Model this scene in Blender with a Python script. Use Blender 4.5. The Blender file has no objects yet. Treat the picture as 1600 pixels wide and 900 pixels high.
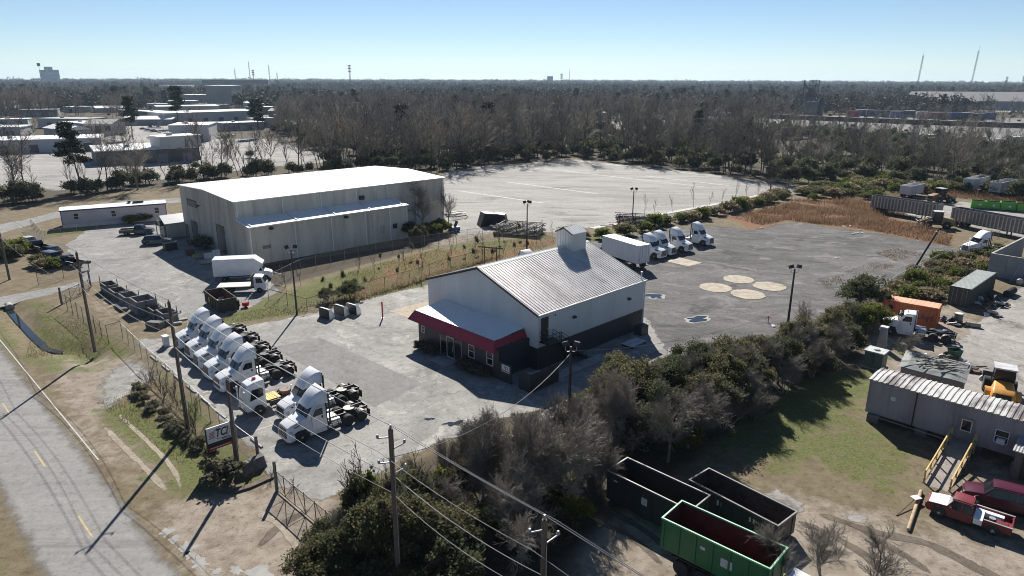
import bpy, bmesh, math, random
import numpy as np
from mathutils import Vector, Matrix, noise
from mathutils.geometry import delaunay_2d_cdt

SC = bpy.context.scene
COL = SC.collection
PI = math.pi
R = math.radians

# ------------------------------------------------------------------ camera, sky, sun, exposure
cam = bpy.data.cameras.new('camera')
cam.lens = 24.0; cam.sensor_width = 36.0; cam.clip_start = 0.5; cam.clip_end = 30000
camo = bpy.data.objects.new('camera', cam); COL.objects.link(camo)
camo.matrix_world = Matrix.Translation((0, 0, 29)) @ Matrix.Rotation(R(73), 4, 'X') @ Matrix.Rotation(R(0.2), 4, 'Z')
SC.camera = camo
SUN_EL = 36.0
W_ = bpy.data.worlds.new('World'); SC.world = W_; W_.use_nodes = True
wn = W_.node_tree
sky = wn.nodes.new('ShaderNodeTexSky'); sky.sky_type = 'NISHITA'; sky.sun_disc = False
sky.sun_elevation = R(SUN_EL); sky.sun_rotation = R(-3); sky.altitude = 60
sky.air_density = 0.72; sky.dust_density = 0.0; sky.ozone_density = 3.0
bg = wn.nodes['Background']; bg.inputs['Strength'].default_value = 0.051
wn.links.new(sky.outputs['Color'], bg.inputs['Color'])
sl = bpy.data.lights.new('sun', 'SUN'); sl.energy = 5.0; sl.angle = R(0.53); sl.color = (1.0, 0.945, 0.865)
so = bpy.data.objects.new('sun', sl); COL.objects.link(so); so.location = (0, 300, 300)
so.rotation_euler = (R(-(90 - SUN_EL)), 0, R(3))
SC.view_settings.view_transform = 'Standard'; SC.view_settings.look = 'None'
SC.view_settings.exposure = 0.85; SC.view_settings.gamma = 1.0; SC.view_settings.use_curve_mapping = False
SC.cycles.max_bounces = 6; SC.cycles.transparent_max_bounces = 24; SC.cycles.volume_bounces = 0
SC.cycles.use_denoising = True; SC.cycles.filter_width = 1.0
SC.cycles.denoising_prefilter = 'ACCURATE'; SC.cycles.denoising_input_passes = 'RGB_ALBEDO_NORMAL'; SC.cycles.use_adaptive_sampling = False
SC.cycles.caustics_reflective = False; SC.cycles.caustics_refractive = False

rng = random.Random(7)

# ------------------------------------------------------------------ node helpers and materials
def nd(nt, typ, ins=None, **props):
    n = nt.nodes.new('ShaderNode' + typ)
    for k, v in props.items(): setattr(n, k, v)
    for k, v in (ins or {}).items():
        s = n.inputs[k]
        if isinstance(v, bpy.types.NodeSocket): nt.links.new(v, s)
        else: s.default_value = v
    return n
def c4(c): return (c[0], c[1], c[2], 1.0)
def newmat(name):
    m = bpy.data.materials.new(name); m.use_nodes = True
    nt = m.node_tree
    return m, nt, nt.nodes['Principled BSDF'], nt.nodes['Material Output']
def nz(nt, vec, scale, detail=3, rough=.55, dist=0.0):
    return nd(nt, 'TexNoise', {'Vector': vec, 'Scale': scale, 'Detail': detail, 'Roughness': rough, 'Distortion': dist}).outputs['Fac']
def ramp(nt, fac, lo, hi):
    return nd(nt, 'MapRange', {'Value': fac, 'From Min': lo, 'From Max': hi}, interpolation_type='SMOOTHSTEP').outputs['Result']
def mixc(nt, fac, a, b, blend='MIX'):
    n = nd(nt, 'Mix', {'Factor': fac}, data_type='RGBA', blend_type=blend)
    for s, v in ((6, a), (7, b)):
        if isinstance(v, bpy.types.NodeSocket): nt.links.new(v, n.inputs[s])
        else: n.inputs[s].default_value = c4(v)
    return n.outputs[2]
def mth(nt, op, a, b=0.0):
    n = nd(nt, 'Math', operation=op)
    for i, v in enumerate((a, b)):
        if isinstance(v, bpy.types.NodeSocket): nt.links.new(v, n.inputs[i])
        else: n.inputs[i].default_value = v
    return n.outputs[0]
def attr(nt, name): return nd(nt, 'Attribute', attribute_name=name).outputs['Fac']
MATS = {}
def pm(name, col, rough=.6, metal=0.0, var=.18, scale=1.5, dirt=None, dirt_amt=.4, bump=0.0, bscale=20, streak=False, coat=0.0, spec=.5):
    """plain procedural material: base colour, cloudy variation, optional dirt colour, streaks and bump"""
    if name in MATS: return MATS[name]
    m, nt, b, o = newmat(name)
    tc = nd(nt, 'TexCoord').outputs['Object']
    rnd = nd(nt, 'ObjectInfo').outputs['Random']
    off = nd(nt, 'VectorMath', {0: tc}, operation='ADD')
    nt.links.new(nd(nt, 'CombineXYZ', {'X': mth(nt, 'MULTIPLY', rnd, 37.0), 'Y': mth(nt, 'MULTIPLY', rnd, 91.0)}).outputs[0], off.inputs[1])
    v = off.outputs[0]
    if streak: v2 = nd(nt, 'Mapping', {'Vector': v, 'Scale': (1, 1, .12)}).outputs[0]
    else: v2 = v
    f = nz(nt, v2, scale, 4)
    lo = tuple(max(0, x * (1 - var)) for x in col); hi = tuple(min(1, x * (1 + var)) for x in col)
    c = mixc(nt, ramp(nt, f, .3, .7), lo, hi)
    if dirt:
        f2 = nz(nt, v2, scale * 2.3, 5, .65)
        c = mixc(nt, mth(nt, 'MULTIPLY', ramp(nt, f2, .45, .75), dirt_amt), c, dirt)
    nt.links.new(c, b.inputs['Base Color'])
    b.inputs['Roughness'].default_value = rough; b.inputs['Metallic'].default_value = metal
    b.inputs['Coat Weight'].default_value = coat; b.inputs['Specular IOR Level'].default_value = spec
    if bump:
        bn = nd(nt, 'Bump', {'Strength': bump, 'Distance': .05, 'Height': nz(nt, v, bscale, 3)})
        nt.links.new(bn.outputs[0], b.inputs['Normal'])
    MATS[name] = m
    return m
def glass(name, col=(.012, .015, .018), rough=.12):
    return pm(name, col, rough, 0, .3, .8, spec=.45)
def leafmat(name, c1, c2, trans=.5):
    if name in MATS: return MATS[name]
    m, nt, b, o = newmat(name)
    t = attr(nt, 'tint'); rnd = nd(nt, 'ObjectInfo').outputs['Random']
    f = mth(nt, 'ADD', mth(nt, 'MULTIPLY', t, .75), mth(nt, 'MULTIPLY', rnd, .25))
    c = mixc(nt, f, c1, c2)
    nt.links.new(c, b.inputs['Base Color']); b.inputs['Roughness'].default_value = .7
    b.inputs['Specular IOR Level'].default_value = .1
    tr = nd(nt, 'BsdfTranslucent', {'Color': c})
    mx = nd(nt, 'MixShader', {0: trans, 1: b.outputs[0], 2: tr.outputs[0]})
    nt.links.new(mx.outputs[0], o.inputs['Surface'])
    MATS[name] = m
    return m
def twigmat(name, c1, c2):
    if name in MATS: return MATS[name]
    m, nt, b, o = newmat(name)
    rnd = nd(nt, 'ObjectInfo').outputs['Random']; tc = nd(nt, 'TexCoord').outputs['Object']
    f = mth(nt, 'ADD', mth(nt, 'MULTIPLY', nz(nt, tc, .7, 3), .6), mth(nt, 'MULTIPLY', rnd, .4))
    nt.links.new(mixc(nt, ramp(nt, f, .25, .75), c1, c2), b.inputs['Base Color']); b.inputs['Roughness'].default_value = .85
    b.inputs['Specular IOR Level'].default_value = .2
    MATS[name] = m
    return m

# ------------------------------------------------------------------ mesh builder
class MB:
    def __init__(s): s.v = []; s.f = []
    def add(s, vs, fs):
        o = len(s.v); s.v += [tuple(p) for p in vs]; s.f += [tuple(i + o for i in f) for f in fs]; return s
    def box(s, x0, x1, y0, y1, z0, z1):
        return s.add([(x0, y0, z0), (x1, y0, z0), (x1, y1, z0), (x0, y1, z0), (x0, y0, z1), (x1, y0, z1), (x1, y1, z1), (x0, y1, z1)],
                     [(0, 3, 2, 1), (4, 5, 6, 7), (0, 1, 5, 4), (1, 2, 6, 5), (2, 3, 7, 6), (3, 0, 4, 7)])
    def obox(s, c, sz, rot=(0, 0, 0)):
        from mathutils import Euler
        M = Euler(rot).to_matrix(); hx, hy, hz = sz[0] / 2, sz[1] / 2, sz[2] / 2
        vs = [M @ Vector((a * hx, b * hy, d * hz)) + Vector(c) for d in (-1, 1) for a, b in ((-1, -1), (1, -1), (1, 1), (-1, 1))]
        return s.add(vs, [(0, 3, 2, 1), (4, 5, 6, 7), (0, 1, 5, 4), (1, 2, 6, 5), (2, 3, 7, 6), (3, 0, 4, 7)])
    def prism(s, poly, z0, z1):
        n = len(poly)
        return s.add([(x, y, z0) for x, y in poly] + [(x, y, z1) for x, y in poly],
                     [tuple(range(n))[::-1], tuple(range(n, 2 * n))] + [(i, (i + 1) % n, n + (i + 1) % n, n + i) for i in range(n)])
    def prof(s, poly, y0, y1):          # (x,z) outline pushed along y
        n = len(poly)
        return s.add([(x, y0, z) for x, z in poly] + [(x, y1, z) for x, z in poly],
                     [tuple(range(n)), tuple(range(n, 2 * n))[::-1]] + [(i, (i + 1) % n, n + (i + 1) % n, n + i) for i in range(n)])
    def profx(s, poly, x0, x1):         # (y,z) outline pushed along x
        n = len(poly)
        return s.add([(x0, y, z) for y, z in poly] + [(x1, y, z) for y, z in poly],
                     [tuple(range(n)), tuple(range(n, 2 * n))[::-1]] + [(i, (i + 1) % n, n + (i + 1) % n, n + i) for i in range(n)])
    def loft(s, secs, cap=True, closed=True):
        n = len(secs[0]); vs = [p for q in secs for p in q]; fs = []
        for k in range(len(secs) - 1):
            for i in range(n if closed else n - 1):
                j = (i + 1) % n; fs.append((k * n + i, k * n + j, (k + 1) * n + j, (k + 1) * n + i))
        if cap and closed: fs += [tuple(range(n))[::-1], tuple(range((len(secs) - 1) * n, len(secs) * n))]
        return s.add(vs, fs)
    def tube(s, p, q, r0, r1=None, n=8, cap=True):
        r1 = r0 if r1 is None else r1
        p, q = Vector(p), Vector(q); d = (q - p).normalized()
        a = d.cross(Vector((0, 0, 1))) if abs(d.z) < .95 else d.cross(Vector((1, 0, 0)))
        a.normalize(); b = d.cross(a)
        ring = lambda c, r: [c + (a * math.cos(t) + b * math.sin(t)) * r for t in [2 * PI * i / n for i in range(n)]]
        return s.loft([ring(p, r0), ring(q, r1)], cap)
    def path(s, pts, r, n=5):
        secs = []
        for i, p in enumerate(pts):
            p = Vector(p); d = (Vector(pts[min(i + 1, len(pts) - 1)]) - Vector(pts[max(i - 1, 0)])).normalized()
            a = d.cross(Vector((0, 0, 1))) if abs(d.z) < .95 else d.cross(Vector((1, 0, 0)))
            a.normalize(); b = d.cross(a)
            secs.append([p + (a * math.cos(t) + b * math.sin(t)) * r for t in [2 * PI * k / n for k in range(n)]])
        return s.loft(secs)
    def lathe(s, prof, c=(0, 0, 0), axis='z', n=16):   # prof: (radius, height)
        secs = []
        for r, h in prof:
            ring = []
            for i in range(n):
                t = 2 * PI * i / n; x, y = r * math.cos(t), r * math.sin(t)
                ring.append({'z': (c[0] + x, c[1] + y, c[2] + h), 'y': (c[0] + x, c[1] + h, c[2] + y), 'x': (c[0] + h, c[1] + x, c[2] + y)}[axis])
            secs.append(ring)
        return s.loft(secs)
    def build(s, name, mat, parent=None, smooth=None, kind=None):
        me = bpy.data.meshes.new(name); me.from_pydata(s.v, [], s.f)
        bm = bmesh.new(); bm.from_mesh(me); bmesh.ops.recalc_face_normals(bm, faces=bm.faces); bm.to_mesh(me); bm.free()
        if smooth:
            me.shade_smooth(); me.set_sharp_from_angle(angle=R(smooth))
        return link(name, me, mat, parent, kind)
def link(name, me, mat, parent=None, kind=None):
    if mat is not None and not me.materials: me.materials.append(mat)
    o = bpy.data.objects.new(name, me); COL.objects.link(o)
    if parent: o.parent = parent
    if kind: o['kind'] = kind
    return o
def tag(o, label, cat, group=None):
    o['label'] = label; o['category'] = cat
    if group: o['group'] = group
    return o
def thing(name, label, cat, loc=(0, 0, 0), rz=0.0, group=None):
    o = bpy.data.objects.new(name, None); COL.objects.link(o); o.empty_display_size = .2
    o.location = (loc[0], loc[1], loc[2] if len(loc) > 2 else 0); o.rotation_euler = (0, 0, R(rz))
    return tag(o, label, cat, group)
KIDS = {}
def kids(o):
    return [c for c in bpy.data.objects if c.parent == o]
def copy_tree(o, tree, parent=None):
    c = o.copy(); COL.objects.link(c); c.parent = parent
    for ch in tree.get(o, ()): copy_tree(ch, tree, c)
    return c
def tree_of(root):
    t = {}
    def walk(o):
        t[o] = list(o.children)
        for c in o.children: walk(c)
    bpy.context.view_layer.update(); walk(root); return t
def place(proto, tree, i, loc, rz, label, group=None, s=None):
    o = proto if i == 0 else copy_tree(proto, tree)
    o.location = (loc[0], loc[1], loc[2] if len(loc) > 2 else 0); o.rotation_euler = (0, 0, R(rz)); o['label'] = label
    if group: o['group'] = group
    if s: o.scale = (s, s, s) if not isinstance(s, tuple) else s
    return o
def lettering(txt, size, mat, parent, loc, rot, shear=0.0, name='lettering', ext=.004, sx=1.0, bold=0.0):
    cu = bpy.data.curves.new(name, 'FONT'); cu.body = txt; cu.size = size; cu.extrude = ext; cu.shear = shear; cu.offset = bold
    cu.align_x = 'CENTER'; cu.align_y = 'CENTER'; cu.resolution_u = 3
    t = bpy.data.objects.new('tmp', cu); COL.objects.link(t); bpy.context.view_layer.update()
    me = bpy.data.meshes.new_from_object(t.evaluated_get(bpy.context.evaluated_depsgraph_get()))
    bpy.data.objects.remove(t); bpy.data.curves.remove(cu)
    me.materials.clear()
    o = link(name, me, mat, parent); o.location = loc; o.rotation_euler = rot; o.scale = (sx, 1, 1)
    return o
def rot2(a, x, y): a = R(a); return (x * math.cos(a) - y * math.sin(a), x * math.sin(a) + y * math.cos(a))
def off(p, a, x, y=0.0): q = rot2(a, x, y); return (p[0] + q[0], p[1] + q[1])

# common materials
WHITE = pm('white_paint', (.74, .75, .76), .3, 0, .05, 1.2, (.55, .54, .52), .25, coat=.3)
BLACKM = pm('black_metal', (.02, .02, .022), .5, 0, .3, 2)
RUBBER = pm('rubber', (.022, .022, .024), .85, 0, .25, 4, (.1, .095, .085), .3)
CHASSIS = pm('chassis_steel', (.03, .03, .032), .6, 0, .4, 3, (.1, .085, .07), .35)
ALU = pm('bare_aluminium', (.6, .61, .62), .3, .85, .12, 3, (.3, .29, .27), .3)
RIM = pm('wheel_rim', (.5, .51, .52), .35, .6, .15, 5, (.2, .19, .17), .4)
GLASS = glass('dark_glass')
GALV = pm('galvanised_steel', (.33, .34, .35), .5, .5, .15, 2)
WOODP = pm('weathered_pole_wood', (.115, .09, .07), .9, 0, .3, 2, (.05, .042, .036), .6, .3, 12, True)
WOODY = pm('yellow_painted_wood', (.62, .44, .14), .7, 0, .15, 2, (.3, .22, .12), .4)
WOODN = pm('plain_lumber', (.36, .27, .17), .8, 0, .2, 2, (.15, .12, .09), .5)
CONC = pm('cast_concrete', (.33, .32, .30), .9, 0, .18, .8, (.12, .11, .1), .5, .2, 15)
CONCD = pm('old_dark_concrete', (.15, .145, .14), .95, 0, .3, 1.1, (.05, .05, .045), .5, .3, 12)
LAMP = pm('headlight_lens', (.45, .47, .5), .15, 0, .1, 3)
REDL = pm('red_lens', (.35, .02, .02), .25)
ORANGE = pm('orange_plastic', (.75, .2, .03), .5)
RUST = pm('rusty_steel', (.13, .07, .045), .85, 0, .35, 1.5, (.045, .035, .03), .6, .3, 14)
DARKG = pm('charcoal_wall_paint', (.032, .034, .042), .55, 0, .1, 1.2)
WIRE = pm('cable', (.2, .2, .205), .4, .5, .05)
SKIRTW = pm('dull_white_panel', (.55, .56, .58), .55, 0, .1, 1, (.3, .28, .25), .4, streak=True)
# ------------------------------------------------------------------ ground
def pdist(X, Y, poly):
    """signed distance (positive inside) of numpy points to a polygon"""
    P = np.array(poly, float); n = len(P); best = np.full(X.shape, 1e18); ins = np.zeros(X.shape, bool)
    for i in range(n):
        ax, ay = P[i]; bx, by = P[(i + 1) % n]
        dx, dy = bx - ax, by - ay; L2 = dx * dx + dy * dy + 1e-12
        t = np.clip(((X - ax) * dx + (Y - ay) * dy) / L2, 0, 1)
        best = np.minimum(best, (X - ax - t * dx) ** 2 + (Y - ay - t * dy) ** 2)
        c = ((ay > Y) != (by > Y))
        with np.errstate(divide='ignore', invalid='ignore'):
            xi = (bx - ax) * (Y - ay) / (by - ay + 1e-15) + ax
        ins ^= c & (X < xi)
    return np.where(ins, 1, -1) * np.sqrt(best)
def inside(p, poly):
    x, y = p[0], p[1]; c = False; j = poly[-1]
    for i in poly:
        if (i[1] > y) != (j[1] > y) and x < (j[0] - i[0]) * (y - i[1]) / (j[1] - i[1]) + i[0]: c = not c
        j = i
    return c

DITCH = [(-66.39,85.39), (-62.26,81.14), (-56.57,75.55), (-52.70,71.93), (-50.44,71.00), (-48.80,71.01), (-45.61,68.29)]
def ditch_depth(X, Y):
    best = np.full(X.shape, 1e9)
    for (ax, ay), (bx, by) in zip(DITCH[:-1], DITCH[1:]):
        dx, dy = bx - ax, by - ay; t = np.clip(((X - ax) * dx + (Y - ay) * dy) / (dx * dx + dy * dy), 0, 1)
        best = np.minimum(best, np.hypot(X - ax - t * dx, Y - ay - t * dy))
    return best
def axis(lo, hi, step, far0, far1):
    a = list(np.arange(lo, hi + .01, step)); s = step
    while a[-1] < far1: s *= 1.28; a.append(a[-1] + s)
    s = step; b = []; x = lo
    while x > far0: s *= 1.28; x -= s; b.append(x)
    return np.array(b[::-1] + a)
xs = axis(-120, 125, 1.0, -8000, 8000); ys = axis(18, 235, 1.0, -600, 9500)
GX, GY = np.meshgrid(xs, ys); nx, ny = len(xs), len(ys)
dd = ditch_depth(GX, GY)
def vnoise(X, Y, s):
    return np.array([noise.noise((x * s, y * s, 3.3)) for x, y in zip(X.ravel(), Y.ravel())]).reshape(X.shape)
GZ = -0.7 * np.exp(-(dd / 1.25) ** 2)
near = (np.abs(GX) < 130) & (GY < 240)
me = bpy.data.meshes.new('ground')
verts = np.stack([GX, GY, GZ], -1).reshape(-1, 3)
idx = np.arange(nx * ny).reshape(ny, nx)
quads = np.stack([idx[:-1, :-1], idx[:-1, 1:], idx[1:, 1:], idx[1:, :-1]], -1).reshape(-1, 4)
def np_mesh(me, verts, faces):
    nf, k = faces.shape
    me.vertices.add(len(verts)); me.vertices.foreach_set('co', np.ascontiguousarray(verts, np.float32).ravel())
    me.loops.add(nf * k); me.loops.foreach_set('vertex_index', np.ascontiguousarray(faces, np.int32).ravel())
    me.polygons.add(nf); me.polygons.foreach_set('loop_start', np.arange(0, nf * k, k, dtype=np.int32))
    me.update(calc_edges=True)
    return me
np_mesh(me, verts, quads)
REG = {
 'green': [([(-58.45,79.29),(-43.67,71.06),(-45.43,65.73),(-58.52,75.95)], 3, .8), ([(-38.32,61.87),(-22.84,47.26),(-21.78,42.96),(-24.93,42.94),(-37.26,55.16)], 3, .85), ([(-39.07,68.35),(-18.46,45.48),(-19.61,43.37),(-22.53,45.90)],2,.9),
           ([(-38.84,76.15),(-26.55,83.75),(-27.93,88.55),(-34.14,91.37),(-40.10,80.65)], 2, .8), ([(-34.39,97.71),(-25.37,109.01),(-11.94,124.05),(7.61,133.30),(3.33,115.94),(-15.73,88.69),(-25.46,85.84)], 4, .5), ([(-33.04,90.79),(-26.11,103.13),(-20.58,105.86),(-21.92,93.03),(-27.99,85.81)], 2, .95), ([(-11.62,120.49),(-1.25,127.43),(-0.03,123.19),(-9.06,117.15)], 2, .95), ([(-23.76,85.86),(-14.94,95.32),(-4.19,107.66),(-3.08,105.32),(-14.58,92.81),(-22.47,84.05)], 1.5, .9), ([(9.75,127.60),(27.95,139.87),(22.01,127.79),(11.64,121.34)], 2, .8),
           ([(24.30,62.38),(37.57,67.29),(43.96,72.84),(37.13,62.49),(31.88,56.92),(24.10,52.13),(20.26,55.58)], 3, .95), ([(11.80,56.77),(28.78,62.42),(35.63,52.21),(28.85,41.34),(23.95,44.46),(15.33,47.98)], 4, .62),
           ([(76.76,216.87),(107.48,217.66),(97.68,196.99),(80.92,196.59)], 4, .9), ([(-83.10,140.60),(-65.74,153.97),(-75.13,138.11),(-87.82,127.17)],2,.8), ([(-93.23,131.65),(-76.51,146.25),(-74.12,142.78),(-89.51,126.04)],1.5,.9), ([(-34.65,39.54),(-29.92,34.57),(-29.92,32.96),(-33.49,35.70)],2,.7), ([(3.26,50.91),(7.93,46.09),(6.16,39.77),(3.64,41.19)],3,.6),
           ([(87.10,174.66),(78.05,184.87),(110.76,197.29),(122.07,185.84)],5,.6), ([(-12.81,38.97),(-12.42,34.66),(-13.63,33.56)],2,.7)],
 'dirt': [([(-51.85,70.42),(-41.52,69.04),(-36.63,64.19),(-37.25,56.65),(-36.56,53.97),(-28.10,44.82),(-35.69,50.65)], 2.0, 1), ([(-25.36,41.77),(-21.78,42.96),(-19.67,43.54),(-17.69,44.63),(-12.22,41.85),(-11.95,35.82),(-13.46,33.04),(-17.36,32.50),(-25.21,41.02)], 1.8, 1),
          ([(3.54,39.75),(20.75,43.62),(22.54,41.30),(27.15,39.88),(34.06,38.56),(31.33,29.89),(3.53,29.76)], 3, .9), ([(19.81,43.61),(27.74,40.96),(27.19,39.19),(20.28,41.29)], 1.5, .8),
          ([(-57.50,85.49),(-38.42,72.07),(-39.07,78.35),(-57.16,97.43)], 3, .5), ([(42.32,76.95),(60.87,89.55),(57.03,77.09),(40.98,62.52),(34.56,62.47)], 3, .9), ([(-36.69,55.16),(-27.33,47.71),(-24.19,44.17),(-25.68,43.34)], 1.5, .8),
          ([(-18.92,122.90),(-5.41,140.61),(8.18,144.23),(-4.96,128.48),(-11.31,117.12)], 3, .7), ([(-33.15,88.49),(-28.34,89.97),(-27.61,84.51),(-32.11,80.74)],2,.6), ([(35.54,51.14),(40.93,48.15),(36.08,41.38),(28.43,40.60)],3,.55)],
 'rust': [([(-15.08,96.29),(-21.09,89.19),(-27.38,92.97),(-17.68,114.27),(-0.03,126.36),(8.39,125.42),(-4.19,107.66)], 3, .95), ([(46.48,148.46),(71.88,169.55),(84.58,156.81),(85.79,129.91),(79.64,121.85),(71.84,134.35),(59.30,145.13),(49.02,135.18)], 3, 1), ([(70.51,174.31),(104.40,185.45),(104.11,157.18),(84.02,152.88)], 4, .8), ([(115.18,233.91),(135.88,180.77),(119.20,157.46),(113.23,185.65),(94.80,190.91)], 5, .6), ([(61.85,106.17),(81.21,124.43),(90.29,122.01),(63.60,92.51),(51.39,86.68)],4,.45), ([(-64.33,88.14),(-52.86,80.52),(-44.92,72.01),(-51.92,73.93)],3,.35), ([(26.14,41.32),(28.80,42.87),(28.85,41.34)],2,.5)],
 'litter': [([(-16.20,47.78),(-5.72,55.39),(13.95,68.82),(35.18,89.26),(55.98,98.82),(38.43,69.04),(24.55,59.51),(14.31,47.98),(7.24,41.21),(4.18,37.11),(0.07,29.75),(-12.03,29.70),(-13.18,40.37),(-9.70,45.54),(-5.21,49.82),(0.04,53.65)], 2, 1), ([(-49.24,101.00),(-20.87,120.35),(-12.33,128.36),(-17.87,115.63),(-34.26,94.45)],1.5,.9)],
}
FORESTGROUND = [(-161.49,141.24), (-120.76,159.46), (-98.65,202.56), (-43.80,234.70), (-21.11,225.18), (24.71,268.78), (78.19,204.22), (107.48,217.66), (130.76,173.61), (170.12,137.18), (4000, 4000), (0, 9000), (-4000, 4000)]
REG['litter'].append((FORESTGROUND, 4, 1)); REG['litter'].append(([(-119.02,145.48), (-112.98,168.57), (-93.95,192.50), (-93.73,200.04), (-99.26,208.03), (-122.25,180.44), (-132.31,162.70)], 3, .9))
flatX, flatY = GX.ravel(), GY.ravel()
for k, L in REG.items():
    val = np.zeros(flatX.shape)
    for poly, fe, st in L:
        val = np.maximum(val, st * np.clip(pdist(flatX, flatY, poly) / fe * .5 + .5, 0, 1))
    if k == 'green': val = np.maximum(val, .55 * np.exp(-((dd.ravel() - 3) / 2.2) ** 2))
    if k == 'dirt': val = np.maximum(val, .25 * np.exp(-(dd.ravel() / 1.0) ** 2))
    a = me.attributes.new(k, 'FLOAT', 'POINT'); a.data.foreach_set('value', val.astype(np.float32))

def ground_material():
    m, nt, b, o = newmat('dry_grass_and_soil')
    tc = nd(nt, 'TexCoord').outputs['Object']
    n1 = nz(nt, tc, .12, 6, .62); n2 = nz(nt, tc, .7, 6, .65); n3 = nz(nt, tc, 5, 4, .7); n4 = nz(nt, tc, .35, 5, .6, .5)
    c = mixc(nt, ramp(nt, n2, .3, .7), (.135, .108, .068), (.2, .165, .108))
    c = mixc(nt, mth(nt, 'MULTIPLY', ramp(nt, n4, .5, .7), .5), c, (.11, .078, .05))
    def msk(name, nn, w=.55, sharp=.12):
        v = mth(nt, 'ADD', attr(nt, name), mth(nt, 'MULTIPLY', mth(nt, 'SUBTRACT', nn, .5), w * 2))
        return ramp(nt, v, .5 - sharp, .5 + sharp)
    c = mixc(nt, mth(nt, 'MULTIPLY', msk('rust', n4, .6), .85), c, mixc(nt, n3, (.13, .062, .034), (.26, .13, .068)))
    c = mixc(nt, msk('dirt', n2, .5, .25), c, mixc(nt, ramp(nt, n2, .3, .7), (.2, .165, .13), (.32, .28, .232)))
    gr = mixc(nt, ramp(nt, n3, .3, .7), (.055, .072, .02), (.15, .17, .052))
    c = mixc(nt, mth(nt, 'MULTIPLY', msk('green', mth(nt, 'MULTIPLY', mth(nt, 'ADD', n2, n4), .5), .9, .14), .85), c, gr)
    c = mixc(nt, mth(nt, 'MULTIPLY', msk('litter', n2, .3, .2), .92), c, mixc(nt, n3, (.035, .03, .022), (.085, .07, .05)))
    n5 = nz(nt, tc, 1.7, 7, .82); c = mixc(nt, mth(nt, 'MULTIPLY', ramp(nt, n5, .5, .34), .6), c, (.05, .042, .024)); c = mixc(nt, mth(nt, 'MULTIPLY', ramp(nt, n5, .55, .7), .4), c, (.3, .255, .17))
    nt.links.new(c, b.inputs['Base Color']); b.inputs['Roughness'].default_value = .95; b.inputs['Specular IOR Level'].default_value = .15
    h = mth(nt, 'ADD', mth(nt, 'MULTIPLY', n3, .5), nz(nt, tc, 14, 3, .7))
    bn = nd(nt, 'Bump', {'Strength': .55, 'Distance': .09, 'Height': h}); nt.links.new(bn.outputs[0], b.inputs['Normal'])
    return m
link('ground', me, ground_material(), kind='structure')

# ------------------------------------------------------------------ paved and gravelled sheets
def sheet(name, poly, mat, z, res=1.5, jit=.25, feather=1.0):
    pts = []
    n = len(poly); rr = random.Random(len(name) * 13 + n)
    for i in range(n):
        a, b = Vector(poly[i]), Vector(poly[(i + 1) % n]); L = (b - a).length; k = max(1, int(L / res))
        for j in range(k):
            p = a + (b - a) * j / k
            pts.append((p.x + rr.uniform(-jit, jit), p.y + rr.uniform(-jit, jit)))
    nb = len(pts)
    P = np.array(pts); x0, y0 = P.min(0); x1, y1 = P.max(0)
    st = max(res, math.sqrt((x1 - x0) * (y1 - y0) / 6000))
    gx, gy = np.meshgrid(np.arange(x0, x1, st), np.arange(y0, y1, st))
    d = pdist(gx, gy, pts); ok = d > st * .6
    allp = [Vector(p) for p in pts] + [Vector((x, y)) for x, y in zip(gx[ok], gy[ok])]
    vo, _, fo, _, _, _ = delaunay_2d_cdt(allp, [], [list(range(nb))], 1, 1e-4)
    V = np.array([(v[0], v[1], z) for v in vo]); Fc = np.array([f for f in fo if len(f) == 3])
    # make every triangle face up
    A, B, C = V[Fc[:, 0]], V[Fc[:, 1]], V[Fc[:, 2]]
    cr = (B[:, 0] - A[:, 0]) * (C[:, 1] - A[:, 1]) - (B[:, 1] - A[:, 1]) * (C[:, 0] - A[:, 0])
    Fc[cr < 0] = Fc[cr < 0][:, ::-1]
    me = np_mesh(bpy.data.meshes.new(name), V, Fc)
    e = np.clip(pdist(V[:, 0], V[:, 1], pts) / feather, 0, 1)
    a = me.attributes.new('edge', 'FLOAT', 'POINT'); a.data.foreach_set('value', e.astype(np.float32))
    return link(name, me, mat, kind='structure')
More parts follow.
